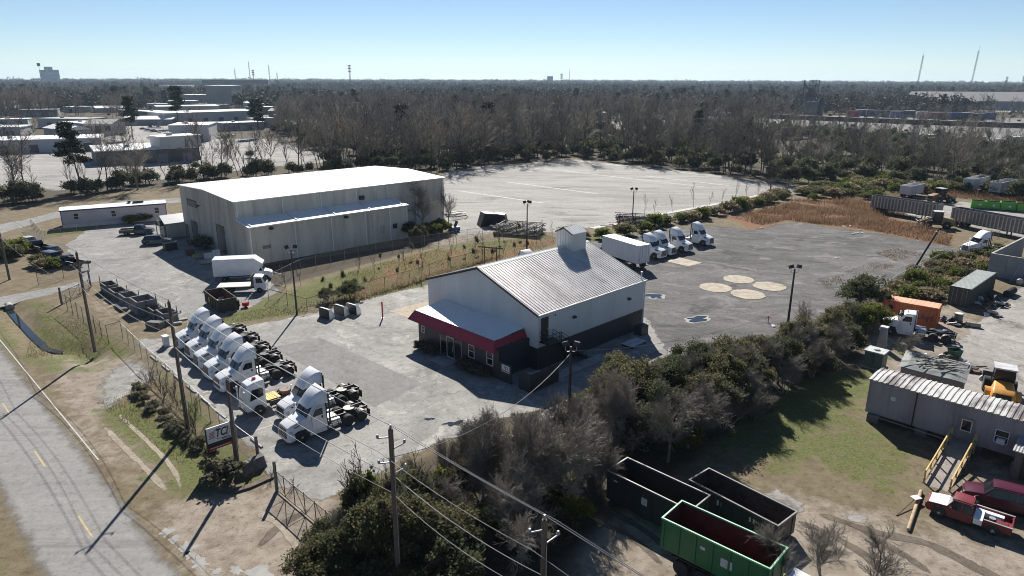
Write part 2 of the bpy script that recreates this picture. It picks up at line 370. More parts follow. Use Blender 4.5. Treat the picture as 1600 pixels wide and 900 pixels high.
def paving(name, c_lo, c_hi, rough=.85, big=.06, stain=(.08, .075, .07), st_amt=.5, pale=None, pale_amt=.5, cracks=0.0, speck=.0, soft=.35, bump=.3, streak=None, stretch=.25):
    m, nt, b, o = newmat(name)
    tc = nd(nt, 'TexCoord').outputs['Object']
    v = tc if streak is None else nd(nt, 'Mapping', {'Vector': tc, 'Rotation': (0, 0, R(-streak)), 'Scale': (stretch, 1, 1)}).outputs[0]
    n1 = nz(nt, v, big, 8, .66, .8); n2 = nz(nt, v, big * 6, 8, .68, .5); n3 = nz(nt, tc, 4.5, 5, .75); n4 = nz(nt, v, big * 2.4, 8, .7, 1.4)
    c = mixc(nt, ramp(nt, mth(nt, 'ADD', mth(nt, 'MULTIPLY', n1, .5), mth(nt, 'MULTIPLY', n2, .5)), .38, .62), c_lo, c_hi)
    c = mixc(nt, mth(nt, 'MULTIPLY', ramp(nt, n4, .52, .66), st_amt), c, stain)
    c = mixc(nt, mth(nt, 'MULTIPLY', ramp(nt, nz(nt, tc, big * 14, 6, .7, .6), .6, .74), st_amt * .7), c, stain)
    if pale:
        c = mixc(nt, mth(nt, 'MULTIPLY', ramp(nt, nz(nt, v, big * 3.1, 8, .7, 1.6), .53, .66), pale_amt), c, pale)
        c = mixc(nt, mth(nt, 'MULTIPLY', ramp(nt, nz(nt, tc, big * 11, 6, .7, 1.0), .6, .72), pale_amt * .7), c, pale)
    if cracks:
        wv = nd(nt, 'VectorMath', {0: tc, 1: nd(nt, 'VectorMath', {0: nd(nt, 'TexNoise', {'Vector': tc, 'Scale': .35, 'Detail': 6, 'Roughness': .7}).outputs['Color'], 1: (3.5, 3.5, 0)}, operation='MULTIPLY').outputs[0]}, operation='ADD').outputs[0]
        vo = nd(nt, 'TexVoronoi', {'Vector': wv, 'Scale': .17}, feature='DISTANCE_TO_EDGE')
        gate = ramp(nt, nz(nt, tc, .11, 3), .45, .6)
        c = mixc(nt, mth(nt, 'MULTIPLY', mth(nt, 'MULTIPLY', mth(nt, 'SUBTRACT', 1.0, ramp(nt, vo.outputs['Distance'], .0, .016)), cracks), gate), c, tuple(x * .4 for x in c_lo))
    n5 = nz(nt, tc, 1.5, 7, .8, .4); c = mixc(nt, mth(nt, 'MULTIPLY', ramp(nt, n5, .5, .34), .55), c, tuple(x * .5 for x in c_lo)); c = mixc(nt, mth(nt, 'MULTIPLY', ramp(nt, n5, .54, .7), .4), c, tuple(min(1, x * 1.45) for x in c_hi))
    if speck: c = mixc(nt, mth(nt, 'MULTIPLY', ramp(nt, n3, .56, .72), speck), c, tuple(min(1, x * 1.6) for x in c_hi))
    c = mixc(nt, mth(nt, 'MULTIPLY', ramp(nt, n3, .52, .3), .4), c, tuple(x * .55 for x in c_lo))
    nt.links.new(c, b.inputs['Base Color']); b.inputs['Specular IOR Level'].default_value = .14
    nt.links.new(mth(nt, 'ADD', rough - .08, mth(nt, 'MULTIPLY', n2, .16)), b.inputs['Roughness'])
    bn = nd(nt, 'Bump', {'Strength': bump, 'Distance': .04, 'Height': mth(nt, 'ADD', nz(nt, tc, 16, 3, .7), n3)}); nt.links.new(bn.outputs[0], b.inputs['Normal'])
    e = mth(nt, 'ADD', attr(nt, 'edge'), mth(nt, 'MULTIPLY', mth(nt, 'SUBTRACT', nz(nt, tc, .9, 6, .65), .5), soft * 2))
    al = ramp(nt, e, .2, .45)
    if soft > 0:
        tr = nd(nt, 'BsdfTransparent'); mx = nd(nt, 'MixShader', {0: al, 1: tr.outputs[0], 2: b.outputs[0]})
        nt.links.new(mx.outputs[0], o.inputs['Surface'])
    return m
ROAD_D = -44.4
rc0 = (-37.52,47.92)
M_road = paving('worn_asphalt_road', (.215, .209, .2), (.265, .258, .247), .75, .22, (.12, .12, .12), .55, (.26, .255, .25), .4, .35, .1, .2, .2, streak=-44.4, stretch=.03)
M_yard = paving('grey_yard_asphalt', (.205, .199, .189), (.315, .306, .29), .85, .06, (.115, .111, .105), .6, (.43, .41, .38), .75, .7, .1, .5)
M_patch = paving('smoother_asphalt_patch', (.165, .162, .157), (.22, .216, .209), .85, .09, (.1, .1, .1), .45, (.24, .235, .23), .3, .5, .1, 0)
M_conc = paving('pale_concrete_yard', (.2, .197, .19), (.28, .275, .264), .9, .055, (.13, .126, .118), .6, (.4, .385, .365), .65, .6, .1, .45)
M_dark = paving('dark_gravel', (.085, .084, .082), (.165, .162, .156), .95, .06, (.05, .05, .05), .8, (.25, .243, .23), .7, 0, .4, .9, .9, streak=-20, stretch=.55)
M_pale = paving('pale_gravel', (.255, .247, .234), (.36, .35, .333), .95, .04, (.14, .135, .128), .7, (.4, .39, .372), .6, 0, .25, .6, .8, streak=-16, stretch=.3)
M_path = paving('grey_path', (.17, .166, .16), (.23, .226, .217), .95, .06, (.13, .126, .12), .5, (.32, .31, .3), .5, .2, .2, .4)
M_scrap = paving('pale_dusty_concrete', (.24, .228, .212), (.34, .325, .303), .95, .06, (.085, .07, .058), .8, (.44, .42, .395), .6, .3, .15, .6)
M_sand = paving('tan_concrete', (.34, .29, .22), (.42, .36, .28), .9, .15, (.26, .22, .17), .5, None, 0, 0, .1, 0)
def strip(p, a, x0, x1, y0, y1): return [off(p, a, x0, y0), off(p, a, x1, y0), off(p, a, x1, y1), off(p, a, x0, y1)]
sheet('pale_gravel_lot', [(-23.20,225.13), (-9.18,242.97), (24.12,262.10), (56.05,232.28), (77.23,204.20), (84.50,195.45), (51.76,166.39), (28.66,147.42), (9.99,130.99), (-0.04,133.17), (-12.23,127.26), (-17.67,154.88)], M_pale, .008, 2.5, .5, 3)
sheet('grey_path', [(90.05,195.58), (85.01,196.69), (51.76,166.39), (28.66,147.42), (24.82,141.13), (30.62,139.92), (48.27,154.54)], M_path, .014, 2, .2, 1)
sheet('dark_gravel_yard', [(15.88,127.70), (25.50,133.59), (41.71,141.42), (48.13,136.40), (59.99,145.14), (72.83,133.76), (81.69,121.38), (84.46,118.51), (59.86,98.87), (46.22,86.62), (33.83,76.86), (20.93,68.89), (13.43,62.29), (7.68,56.74), (1.42,68.71), (-4.10,105.31)], M_dark, .008, 2, .5, 3)
sheet('left_yard', [(-70.62,82.77), (-69.11,87.53), (-61.01,93.50), (-69.27,104.45), (-81.11,119.46), (-85.21,132.97), (-82.50,141.95), (-78.46,153.73), (-61.18,127.59), (-38.10,102.97), (-32.83,92.90), (-33.91,85.75), (-37.21,79.51), (-42.50,80.63), (-49.63,88.30), (-60.95,97.38), (-61.30,94.76), (-64.70,88.70), (-67.57,85.38), (-68.40,79.89)], M_conc, .012, 1.5, .3, 1.2)
sheet('tci_yard', [(-45.06,74.41), (-38.45,75.30), (-32.70,79.09), (-27.08,82.74), (-20.96,88.63), (-9.74,99.73), (9.60,98.25), (17.78,81.25), (17.85,70.68), (10.03,60.80), (4.74,56.71), (-1.10,54.82), (-5.31,50.85), (-9.78,45.98), (-13.58,41.84), (-17.65,43.79), (-20.52,48.23), (-30.41,59.08), (-39.07,68.35)], M_yard, .016, 1.5, .2, 1)
sheet('asphalt_patch', [(-26.80,71.60), (-22.43,74.62), (-8.87,62.11), (-12.67,57.09)], M_patch, .021, 2, .04, .2)
sheet('tan_slab', [(-16.03,84.37), (-11.51,88.45), (-9.09,83.43), (-11.11,79.78)], M_sand, .021, 2, .04, .1)
sheet('entry_drive', [(-72.56,79.15), (-67.19,84.86), (-63.57,91.03), (-61.68,95.40), (-64.46,100.10), (-66.31,95.34), (-71.14,90.36), (-77.61,85.27)], M_conc, .018, 2, .2, 1)
sheet('entry_apron', [(-41.79,61.84), (-42.16,65.26), (-41.61,70.14), (-34.97,63.73), (-35.72,60.15), (-36.40,55.16), (-38.56,56.39)], M_yard, .020, 1, .2, 3.0)
sheet('scrap_yard', [(34.60,61.00), (41.00,67.32), (47.82,71.33), (53.93,77.06), (63.47,86.81), (77.40,99.09), (92.07,102.80), (59.18,57.13), (47.81,54.58), (39.81,54.52), (36.61,56.95)], M_scrap, .010, 2, .5, 2.5)
sheet('upper_scrap_yard', [(82.22,153.61), (101.02,167.38), (112.97,171.33), (122.22,157.52), (123.65,136.41), (105.55,115.12), (98.82,129.00), (93.98,141.00), (88.58,145.65)], M_scrap, .010, 2, .5, 2)
sheet('side_concrete', [(0.04,53.31), (4.91,59.09), (13.95,68.82), (18.50,73.59), (19.19,70.32), (9.98,60.52), (2.84,53.67), (-2.06,49.84), (-5.54,47.85)], M_conc, .024, 1.2, .2, .8)
sheet('mud_slab', [(20.18,44.61), (21.41,42.05), (20.76,41.14), (19.31,40.19), (17.92,43.60)], M_scrap, .012, 1, .3, .6)
sheet('mud_streak', [(21.07,41.89), (22.70,41.67), (25.39,40.73), (27.17,40.88), (26.41,39.74), (24.45,39.73), (22.34,40.86)], M_scrap, .014, 1, .3, .9)
# road: sheet of its own with painted lines
road_poly = strip(rc0, ROAD_D, -400, 60, -4.3, 3.95)
sheet('road', road_poly, M_road, .018, 1.6, .1, .3)
M_line = pm('white_road_paint', (.36, .36, .35), .7, 0, .15, 3, (.25, .25, .24), .6)
M_yel = pm('yellow_road_paint', (.42, .31, .15), .7, 0, .15, 3, (.25, .2, .12), .5)
def strip_obj(name, p, a, x0, x1, y0, y1, mat, z, parent=None):
    m = MB(); q = strip(p, a, x0, x1, y0, y1); k = max(1, int(abs(x1 - x0) / 4))
    m.add([(x, y, z) for x, y in q], [(0, 1, 2, 3)])
    return m.build(name, mat, parent, kind=None if parent else 'structure')
ROADO = bpy.data.objects['road']
strip_obj('edge_line', rc0, ROAD_D, -380, 3.5, 3.16, 3.28, M_line, .023, ROADO)
for k in range(-26, 3):
    strip_obj('centre_dash', rc0, ROAD_D, k * 12.2 - 1.6, k * 12.2 + 1.6, -.06, .06, M_yel, .023, ROADO)
# stall lines and kerb stops in the truck row
STALL = bpy.data.objects['tci_yard']
for i in range(9):
    p = off((-38.54,71.11), -45.5, i * 3.55)
    strip_obj('stall_line', p, 43.5, -1.6, 2.4, -.06, .06, M_line, .025, STALL)
# far-lot white kerb strip and faint bay lines
LOT = bpy.data.objects['pale_gravel_lot']
def polyline_strip(name, pts, w, mat, z, parent, h=0.0):
    m = MB()
    for a, b in zip(pts[:-1], pts[1:]):
        d = Vector((b[0] - a[0], b[1] - a[1])).normalized(); n = Vector((-d.y, d.x)) * w / 2
        if h: m.prism([(a[0] - n.x, a[1] - n.y), (b[0] - n.x, b[1] - n.y), (b[0] + n.x, b[1] + n.y), (a[0] + n.x, a[1] + n.y)], 0, h)
        else: m.add([(a[0] - n.x, a[1] - n.y, z), (b[0] - n.x, b[1] - n.y, z), (b[0] + n.x, b[1] + n.y, z), (a[0] + n.x, a[1] + n.y, z)], [(0, 1, 2, 3)])
    return m.build(name, mat, parent, kind=None if parent else 'structure')
M_kerb = pm('kerb_concrete', (.4, .39, .37), .85, 0, .12, .6, (.3, .29, .27), .4)
kerb = polyline_strip('lot_kerb', [(85.01,196.69), (52.03,167.30), (28.79,148.14), (16.24,136.49)], 1.5, M_kerb, 0, None, .07)
for a, b in [((-14.69,185.02), (7.47,166.40)), ((-2.00,202.27), (22.82,180.43)), ((16.84,227.85), (54.32,193.54)), ((24.74,255.78), (74.81,205.48)), ((4.25,236.06), (20.94,226.32)), ((42.20,215.98), (62.37,196.16))]:
    polyline_strip('bay_line', [a, b], .75, M_kerb, .013, LOT)
# tan discs of the removed tanks and the slab
def disc(name, c, r, mat, z, n=40, sq=1.0, rz=0, jit=.02):
    rr = random.Random(int(c[0] * 10)); m = MB()
    pts = [(c[0] + r * math.cos(2 * PI * i / n) * (1 + rr.uniform(-jit, jit)), c[1] + r * sq * math.sin(2 * PI * i / n) * (1 + rr.uniform(-jit, jit)), z) for i in range(n)]
    m.add(pts, [tuple(range(n))]); return m.build(name, mat, kind='structure')
M_disc = pm('sandy_concrete', (.36, .31, .245), .9, 0, .2, .8, (.18, .16, .13), .7, .2, 10)
def low_slab(name, pts, z0, z1, mat): m = MB(); m.prism(pts, z0, z1); return m.build(name, mat, kind='structure')
for i, (p, r_) in enumerate([((29.71,95.37), 2.3), ((34.46,99.76), 2.25), ((37.82,96.11), 2.3), ((33.41,92.16), 2.35)]):
    rr = random.Random(i)
    low_slab('tank_pad', [(p[0] + r_ * math.cos(2 * PI * k / 36) * (1 + rr.uniform(-.05, .05)), p[1] + r_ * math.sin(2 * PI * k / 36) * (1 + rr.uniform(-.05, .05))) for k in range(36)], 0, .05, M_disc)
low_slab('tank_slab', [(25.45,110.53), (28.58,112.93), (31.56,109.37), (28.68,107.11)], 0, .04, M_disc)
# water
m_, nt, b, o = newmat('still_water')
b.inputs['Base Color'].default_value = (.02, .024, .025, 1); b.inputs['Roughness'].default_value = .04; b.inputs['Specular IOR Level'].default_value = .6
bn = nd(nt, 'Bump', {'Strength': .08, 'Distance': .02, 'Height': nz(nt, nd(nt, 'TexCoord').outputs['Object'], 4, 3)}); nt.links.new(bn.outputs[0], b.inputs['Normal'])
M_water = m_
mb = MB(); L_, R_ = [], []
for i, p in enumerate(DITCH[:5]):
    a = Vector(DITCH[max(i - 1, 0)]); c = Vector(DITCH[min(i + 1, len(DITCH) - 1)]); d = (c - a).normalized(); n = Vector((-d.y, d.x)) * .4
    L_.append((p[0] + n.x, p[1] + n.y, -.46)); R_.append((p[0] - n.x, p[1] - n.y, -.46))
mb.loft([L_, R_], False, False); mb.build('ditch_water', M_water, kind='structure')
def puddle(c, rx, ry, rz, z, seed, name='puddle'):
    rr = random.Random(seed); m = MB(); pts = []
    for i in range(36):
        t = 2 * PI * i / 36; k = .85 + .75 * noise.noise((math.cos(t) * 1.9 + seed, math.sin(t) * 1.6, seed * .7))
        q = rot2(rz, rx * k * math.cos(t), ry * k * math.sin(t)); pts.append((c[0] + q[0], c[1] + q[1], z))
    m.add(pts, [tuple(range(36))]); m.build(name, M_water, kind='structure')
M_rimp = pm('pale_silt', (.27, .265, .25), .9, 0, .12, 1)
def wetspot(c, rx, ry, rz, seed):
    rr = random.Random(seed); m = MB(); pts = []
    for i in range(40):
        t = 2 * PI * i / 40; k = 1.12 + .6 * noise.noise((math.cos(t) * 1.6 + seed, math.sin(t) * 1.6, seed * .7))
        q = rot2(rz, rx * k * math.cos(t), ry * k * math.sin(t)); pts.append((c[0] + q[0], c[1] + q[1], .029))
    m.add(pts, [tuple(range(40))]); m.build('silt_ring', M_rimp, kind='structure')
    puddle(c, rx, ry, rz, .033, seed)
wetspot((19.81,91.11), 1.5, 1.0, -20, 1); wetspot((23.43,81.55), 1.7, .9, 30, 2); wetspot((-5.14,53.96), .95, .45, 20, 3); wetspot((-7.26,54.77), .5, .25, 10, 4); wetspot((-2.26,55.42), .6, .3, 30, 5)
def puddle_pale(c, r_, seed):
    m = MB(); pts = []
    for i in range(28):
        t = 2 * PI * i / 28; k = .8 + .9 * noise.noise((math.cos(t) * 1.7 + seed * 3.1, math.sin(t) * 1.7, seed)); q = rot2(-44, r_ * 1.5 * k * math.cos(t), r_ * k * math.sin(t)); pts.append((c[0] + q[0], c[1] + q[1], .006))
    m.add(pts, [tuple(range(28))]); m.build('broken_slab', M_rimp, kind='structure')
puddle_pale((-22.92,38.78), 0.42, 0)
puddle_pale((-22.18,38.12), 0.34, 1)
puddle_pale((-20.86,37.17), 0.50, 2)
puddle_pale((-20.39,36.49), 0.36, 3)
puddle_pale((-19.47,35.78), 0.62, 4)
puddle_pale((-16.88,35.09), 0.35, 5)
puddle_pale((-15.21,34.82), 0.80, 6)
puddle_pale((-18.15,35.03), 0.25, 7)
M_mud = paving('dark_mud', (.115, .094, .075), (.16, .135, .11), .95, .3, (.085, .07, .056), .5, (.2, .17, .14), .3, 0, .1, .45, .8)
M_tan = paving('pale_dry_dust', (.27, .23, .18), (.35, .305, .25), .95, .3, (.2, .165, .13), .5, None, .3, 0, .1, .45, .5)
def track(name, pts, w, mat, z):
    P = [Vector(p) for p in pts]; fine = []
    for i in range(len(P) - 1):                       # smooth the polyline
        p0, p1, p2, p3 = P[max(i - 1, 0)], P[i], P[i + 1], P[min(i + 2, len(P) - 1)]
        for k in range(8):
            t = k / 8; fine.append(.5 * ((2 * p1) + (p2 - p0) * t + (2 * p0 - 5 * p1 + 4 * p2 - p3) * t * t + (3 * p1 - p0 - 3 * p2 + p3) * t ** 3))
    fine.append(P[-1]); V, E, Fq = [], [], []; n = len(fine)
    for i, p in enumerate(fine):
        d = (fine[min(i + 1, n - 1)] - fine[max(i - 1, 0)]).normalized(); ww = w * (1 + .25 * noise.noise((p.x * .5, p.y * .5, 1)))
        for u, e in ((-.5, 0), (-.25, .45), (0, .62), (.25, .45), (.5, 0)): V.append((p.x - d.y * ww * u, p.y + d.x * ww * u, z)); E.append(e * min(1, i / 5, (n - 1 - i) / 5))
        if i:
            o = (i - 1) * 5
            for k in range(4): Fq.append((o + k + 1, o + k, o + 5 + k, o + 6 + k))
    me = np_mesh(bpy.data.meshes.new(name), np.array(V), np.array(Fq)); at_ = me.attributes.new('edge', 'FLOAT', 'POINT'); at_.data.foreach_set('value', np.array(E, np.float32))
    return link(name, me, mat, kind='structure')
track('mud_track', [(19.27,40.41), (21.09,39.03), (22.53,36.72), (23.12,34.01)], .9, M_mud, .010)
track('mud_track', [(20.82,41.29), (23.20,39.86), (24.84,37.22), (26.15,34.58)], .9, M_mud, .011)
track('mud_track', [(22.14,40.42), (24.86,38.84), (27.29,37.87), (29.05,35.44), (30.06,34.05)], 1.2, M_mud, .012)
track('mud_track', [(4.77,41.20), (6.58,39.63), (8.42,37.77), (9.57,35.34)], .7, M_mud, .010)
track('mud_track', [(6.20,41.96), (8.18,40.13), (9.88,37.78), (10.90,35.93)], .7, M_mud, .011)
track('dry_track', [(-36.91,54.56), (-31.68,49.64), (-27.20,45.43), (-25.04,43.18)], .7, M_tan, .010)
track('dry_track', [(-36.52,56.40), (-30.91,51.21), (-26.48,46.78), (-23.97,43.19)], .6, M_tan, .011)
track('mud_track', [(-18.29,41.06), (-16.15,39.99), (-14.12,37.65), (-12.42,34.66)], .8, M_tan, .013)
track('mud_track', [(-16.39,37.01), (-15.60,39.65), (-13.58,41.84)], 1.0, M_mud, .010)
low_slab('tie_kerb', [(-20.84,43.53), (-20.36,43.13), (-19.23,43.87), (-17.98,45.23), (-18.23,45.66), (-19.48,44.28)], 0, .16, WOODP)
# ------------------------------------------------------------------ buildings
def ribbed(m, a, b, z0f, z1f, pitch=.3, rh=.03, rw=.06):
    """ribbed sheet wall from a to b (2-D points, outside on the right of a->b); z0f/z1f give bottom and top at t in 0..1"""
    a, b = Vector(a), Vector(b); L = (b - a).length; d = (b - a) / L; n = Vector((d.y, -d.x))
    xs_ = [0.0]; os_ = [0.0]; x = pitch / 2
    while x + rw < L - .05:
        xs_ += [x - rw, x - rw * .4, x + rw * .4, x + rw]; os_ += [0, rh, rh, 0]; x += pitch
    xs_.append(L); os_.append(0)
    extra = [t * L for t in (.5,)]
    lo, hi = [], []
    for x, o in zip(xs_, os_):
        p = a + d * x + n * o; t = x / L
        lo.append((p.x, p.y, z0f(t))); hi.append((p.x, p.y, z1f(t)))
    m.loft([lo, hi], False, False); return m
def flat(z): return lambda t: z
def roof_slab(m, p00, p10, p11, p01, th=.08, pitch=.3, rh=.035, rw=.05, ribs=True):
    """roof plane: p00->p10 along the eave, p01/p11 at the ridge; ribs run eave to ridge"""
    A, B, C, D = map(Vector, (p00, p10, p11, p01)); n = (B - A).cross(D - A).normalized()
    if n.z < 0: n = -n
    m.add([A, B, C, D, A - n * th, B - n * th, C - n * th, D - n * th], [(0, 1, 2, 3), (7, 6, 5, 4), (0, 4, 5, 1), (1, 5, 6, 2), (2, 6, 7, 3), (3, 7, 4, 0)])
    if not ribs: return m
    L = (B - A).length; k = int(L / pitch); u = (B - A) / L
    for i in range(k):
        t = (i + .5) / k; P = A + (B - A) * t; Q = D + (C - D) * t
        m.add([P - u * rw, P + u * rw, Q + u * rw, Q - u * rw, P - u * rw * .5 + n * rh, P + u * rw * .5 + n * rh, Q + u * rw * .5 + n * rh, Q - u * rw * .5 + n * rh],
              [(4, 5, 6, 7), (0, 4, 7, 3), (1, 2, 6, 5), (0, 1, 5, 4), (3, 7, 6, 2)])
    return m
def window(parent, c, w, h, axis, out, frame_m, glass_m, name='window', bars=1, depth=.06, fw=.06):
    """framed window on a wall; axis 'x' means the wall runs along x; out is the outward sign along the other axis"""
    m = MB(); g = MB()
    def bx(mm, u0, u1, z0, z1, d0, d1):
        lo, hi = sorted((out * d0, out * d1))
        if axis == 'x': mm.box(c[0] + u0, c[0] + u1, c[1] + lo, c[1] + hi, c[2] + z0, c[2] + z1)
        else: mm.box(c[0] + lo, c[0] + hi, c[1] + u0, c[1] + u1, c[2] + z0, c[2] + z1)
    bx(m, -w / 2, -w / 2 + fw, -h / 2, h / 2, 0, depth); bx(m, w / 2 - fw, w / 2, -h / 2, h / 2, 0, depth)
    bx(m, -w / 2 + fw, w / 2 - fw, h / 2 - fw, h / 2, 0, depth); bx(m, -w / 2 + fw, w / 2 - fw, -h / 2, -h / 2 + fw, 0, depth)
    for i in range(bars): z = -h / 2 + h * (i + 1) / (bars + 1); bx(m, -w / 2 + fw, w / 2 - fw, z - .025, z + .025, 0, depth * .8)
    f = m.build(name, frame_m, parent)
    bx(g, -w / 2 + fw * .5, w / 2 - fw * .5, -h / 2 + fw * .5, h / 2 - fw * .5, .002, depth * .4)
    g.build('pane', glass_m, f); return f

M_cream = pm('cream_metal_siding', (.64, .65, .635), .45, .0, .05, .5, (.4, .4, .39), .2, streak=True)
def roof_material():
    m, nt, b, o = newmat('grey_metal_roof')
    tc = nd(nt, 'TexCoord').outputs['Object']
    v = nd(nt, 'Mapping', {'Vector': tc, 'Scale': (1, .22, .22)}).outputs[0]
    n1 = nz(nt, v, .9, 6, .7); n2 = nz(nt, tc, .25, 5, .65); n3 = nz(nt, v, 3.5, 5, .7)
    c = mixc(nt, ramp(nt, n2, .35, .65), (.44, .435, .425), (.6, .595, .58))
    c = mixc(nt, mth(nt, 'MULTIPLY', ramp(nt, n1, .47, .66), .45), c, (.24, .215, .2)); c = mixc(nt, mth(nt, 'MULTIPLY', ramp(nt, n3, .55, .75), .4), c, (.17, .155, .15))
    nt.links.new(c, b.inputs['Base Color']); b.inputs['Roughness'].default_value = .5; b.inputs['Metallic'].default_value = .25
    return m
M_roof = roof_material()
M_wroof = pm('white_metal_roof', (.8, .8, .79), .42, .0, .03, .1, (.7, .69, .67), .3)
M_trim = pm('dark_brown_trim', (.028, .024, .022), .5)
M_red = pm('red_fascia', (.33, .018, .04), .5, 0, .08, .8)
M_wtrim = pm('white_trim', (.7, .7, .69), .5, 0, .06, 1)
M_door = pm('dark_bronze_door', (.03, .025, .022), .45)

# --- main building with the red awning
L0, W0, E0, RZ0 = 18.44, 18.29, 6.117, 9.281
T = SHOP = thing('shop_building', 'cream and charcoal metal building with red awning, ribbed gable roof and roof tower', 'building', (2.69, 65.45), 44.35)
SL0 = (RZ0 - E0) / (W0 / 2)
gz = lambda t: E0 + (RZ0 - E0) * (1 - abs(2 * t - 1))
m = MB()
for a, b, f0 in (((0, W0), (0, W0 / 2), 0), ((0, W0 / 2), (0, 0), .5)):
    ribbed(m, a, b, flat(2.45), (lambda f0: lambda t: gz(f0 + t / 2) - .06)(f0), .31, .02)
m.build('gable_wall', M_cream, T); m = MB()
for a, b, f0 in (((L0, 0), (L0, W0 / 2), 0), ((L0, W0 / 2), (L0, W0), .5)):
    ribbed(m, a, b, flat(2.45), (lambda f0: lambda t: gz(f0 + t / 2) - .06)(f0), .31, .02)
m.build('gable_wall', M_cream, T)
m = MB(); ribbed(m, (0, 0), (L0, 0), flat(2.45), flat(E0 - .03), .31, .02); m.build('side_wall', M_cream, T)
m = MB(); ribbed(m, (L0, W0), (0, W0), flat(0), flat(E0 - .03), .31, .02); m.build('side_wall', M_cream, T)
m = MB(); m.box(.02, L0 - .02, .02, W0 - .02, 0, 2.44); m.build('base_wall', DARKG, T)
m = MB(); m.box(-.03, L0 + .03, -.03, -.002, 2.42, 2.5); m.build('wall_flashing', M_trim, T)
OH = .18
def rz_at(y): return E0 + SL0 * min(y, W0 - y)
m = MB(); roof_slab(m, (-OH, -OH, rz_at(-OH) + .08), (L0 + OH, -OH, rz_at(-OH) + .08), (L0 + OH, W0 / 2, RZ0 + .08), (-OH, W0 / 2, RZ0 + .08), .07, .42, .065, .075)
m.box(-OH, L0 + OH, 4.55, 4.6, rz_at(4.57) + .09, rz_at(4.57) + .1)
m.build('roof_slope', M_roof, T)
m = MB(); roof_slab(m, (L0 + OH, W0 + OH, rz_at(-OH) + .08), (-OH, W0 + OH, rz_at(-OH) + .08), (-OH, W0 / 2, RZ0 + .08), (L0 + OH, W0 / 2, RZ0 + .08), .07, .42, .065, .075); m.build('roof_slope', M_roof, T)
m = MB(); roof_slab(m, (-OH, W0 / 2 - .3, RZ0 + .03), (L0 + OH, W0 / 2 - .3, RZ0 + .03), (L0 + OH, W0 / 2, RZ0 + .16), (-OH, W0 / 2, RZ0 + .16), .03, ribs=False)
roof_slab(m, (L0 + OH, W0 / 2 + .3, RZ0 + .03), (-OH, W0 / 2 + .3, RZ0 + .03), (-OH, W0 / 2, RZ0 + .16), (L0 + OH, W0 / 2, RZ0 + .16), .03, ribs=False); m.build('ridge_cap', M_wtrim, T)
for x in (-OH - .04, L0 + OH):
    m = MB(); m.profx([(-OH, rz_at(-OH) - .14), (W0 / 2, RZ0 - .14), (W0 + OH, rz_at(-OH) - .14), (W0 + OH, rz_at(-OH) + .11), (W0 / 2, RZ0 + .11), (-OH, rz_at(-OH) + .11)], x, x + .04); m.build('gable_fascia', M_trim, T)
m = MB(); m.box(-OH, L0 + OH, -OH - .1, -OH - .005, E0 - .12, E0 + .05); m.build('gutter', M_wtrim, T)
m = MB(); m.box(L0 - .1, L0 + .02, -.14, -.035, 0, E0 - .1); m.build('downspout', M_wtrim, T)
# roof tower
cx0, cx1, cy0, cy1, ce, cr = 14.0, 16.6, 7.75, 10.35, 11.1, 11.72
ym = (cy0 + cy1) / 2
zb = rz_at(cy0) - .2
cu = MB()
ribbed(cu, (cx0, cy1), (cx0, ym), flat(zb), lambda t: ce + (cr - ce) * t - .03, .43, .07, .06); ribbed(cu, (cx0, ym), (cx0, cy0), flat(zb), lambda t: cr + (ce - cr) * t - .03, .43, .07, .06)
ribbed(cu, (cx0, cy0), (cx1, cy0), flat(zb), flat(ce), .65, .012); ribbed(cu, (cx1, cy1), (cx0, cy1), flat(zb), flat(ce), .65, .012)
ribbed(cu, (cx1, cy0), (cx1, ym), flat(zb), lambda t: ce + (cr - ce) * t - .03, .43, .02); ribbed(cu, (cx1, ym), (cx1, cy1), flat(zb), lambda t: cr + (ce - cr) * t - .03, .43, .02)
TW = cu.build('roof_tower', M_cream, T)
m = MB(); roof_slab(m, (cx0 - .1, cy0 - .1, ce), (cx1 + .1, cy0 - .1, ce), (cx1 + .1, ym, cr + .04), (cx0 - .1, ym, cr + .04), .05, .33); roof_slab(m, (cx1 + .1, cy1 + .1, ce), (cx0 - .1, cy1 + .1, ce), (cx0 - .1, ym, cr + .04), (cx1 + .1, ym, cr + .04), .05, .33); m.build('tower_roof', M_wtrim, TW)
m = MB(); m.profx([(cy0 - .12, ce - .13), (ym, cr - .1), (cy1 + .12, ce - .13), (cy1 + .12, ce + .03), (ym, cr + .07), (cy0 - .12, ce + .03)], cx0 - .15, cx0 - .11); m.build('tower_fascia', M_trim, TW)
# front office and awning
OX, OY0, OY1 = -4.4, 1.2, 14.5
m = MB(); m.box(OX, 0, OY0, OY1, 0, 3.3); m.build('office_wall', DARKG, T)
ax, tz, bz = -4.25, 3.9, 2.9
m = MB(); roof_slab(m, (ax, 15.2, tz), (ax, 2.0, tz), (-.01, 2.0, 4.28), (-.01, 15.2, 4.28), .06, .4, .03, .03); AW = m.build('awning_roof', M_wroof, T)
m = MB()
fo = [(-5.0, 15.75, bz), (-5.0, 1.3, bz), (0 - .02, 1.3, bz)]; ft = [(ax - .01, 15.25, tz + .02), (ax - .01, 1.95, tz + .02), (-.02, 1.95, tz + .12)]
fi = [(-4.85, 15.6, bz), (-4.85, 1.45, bz), (-.02, 1.45, bz)]
m.loft([fo, ft], False, False); m.add([fo[0], ft[0], (-.02, 15.25, tz + .1), (-.02, 15.75, bz)], [(0, 1, 2, 3)]); m.add(fo + [(-.02, 15.75, bz)], [(0, 1, 2, 3)])
m.build('awning_fascia', M_red, T)
m = MB(); m.box(ax - .02, -.02, 1.93, 1.99, tz - .02, tz + .03); m.build('awning_edge', M_trim, T)
M_redtrim = pm('red_trim', (.3, .03, .04), .5)
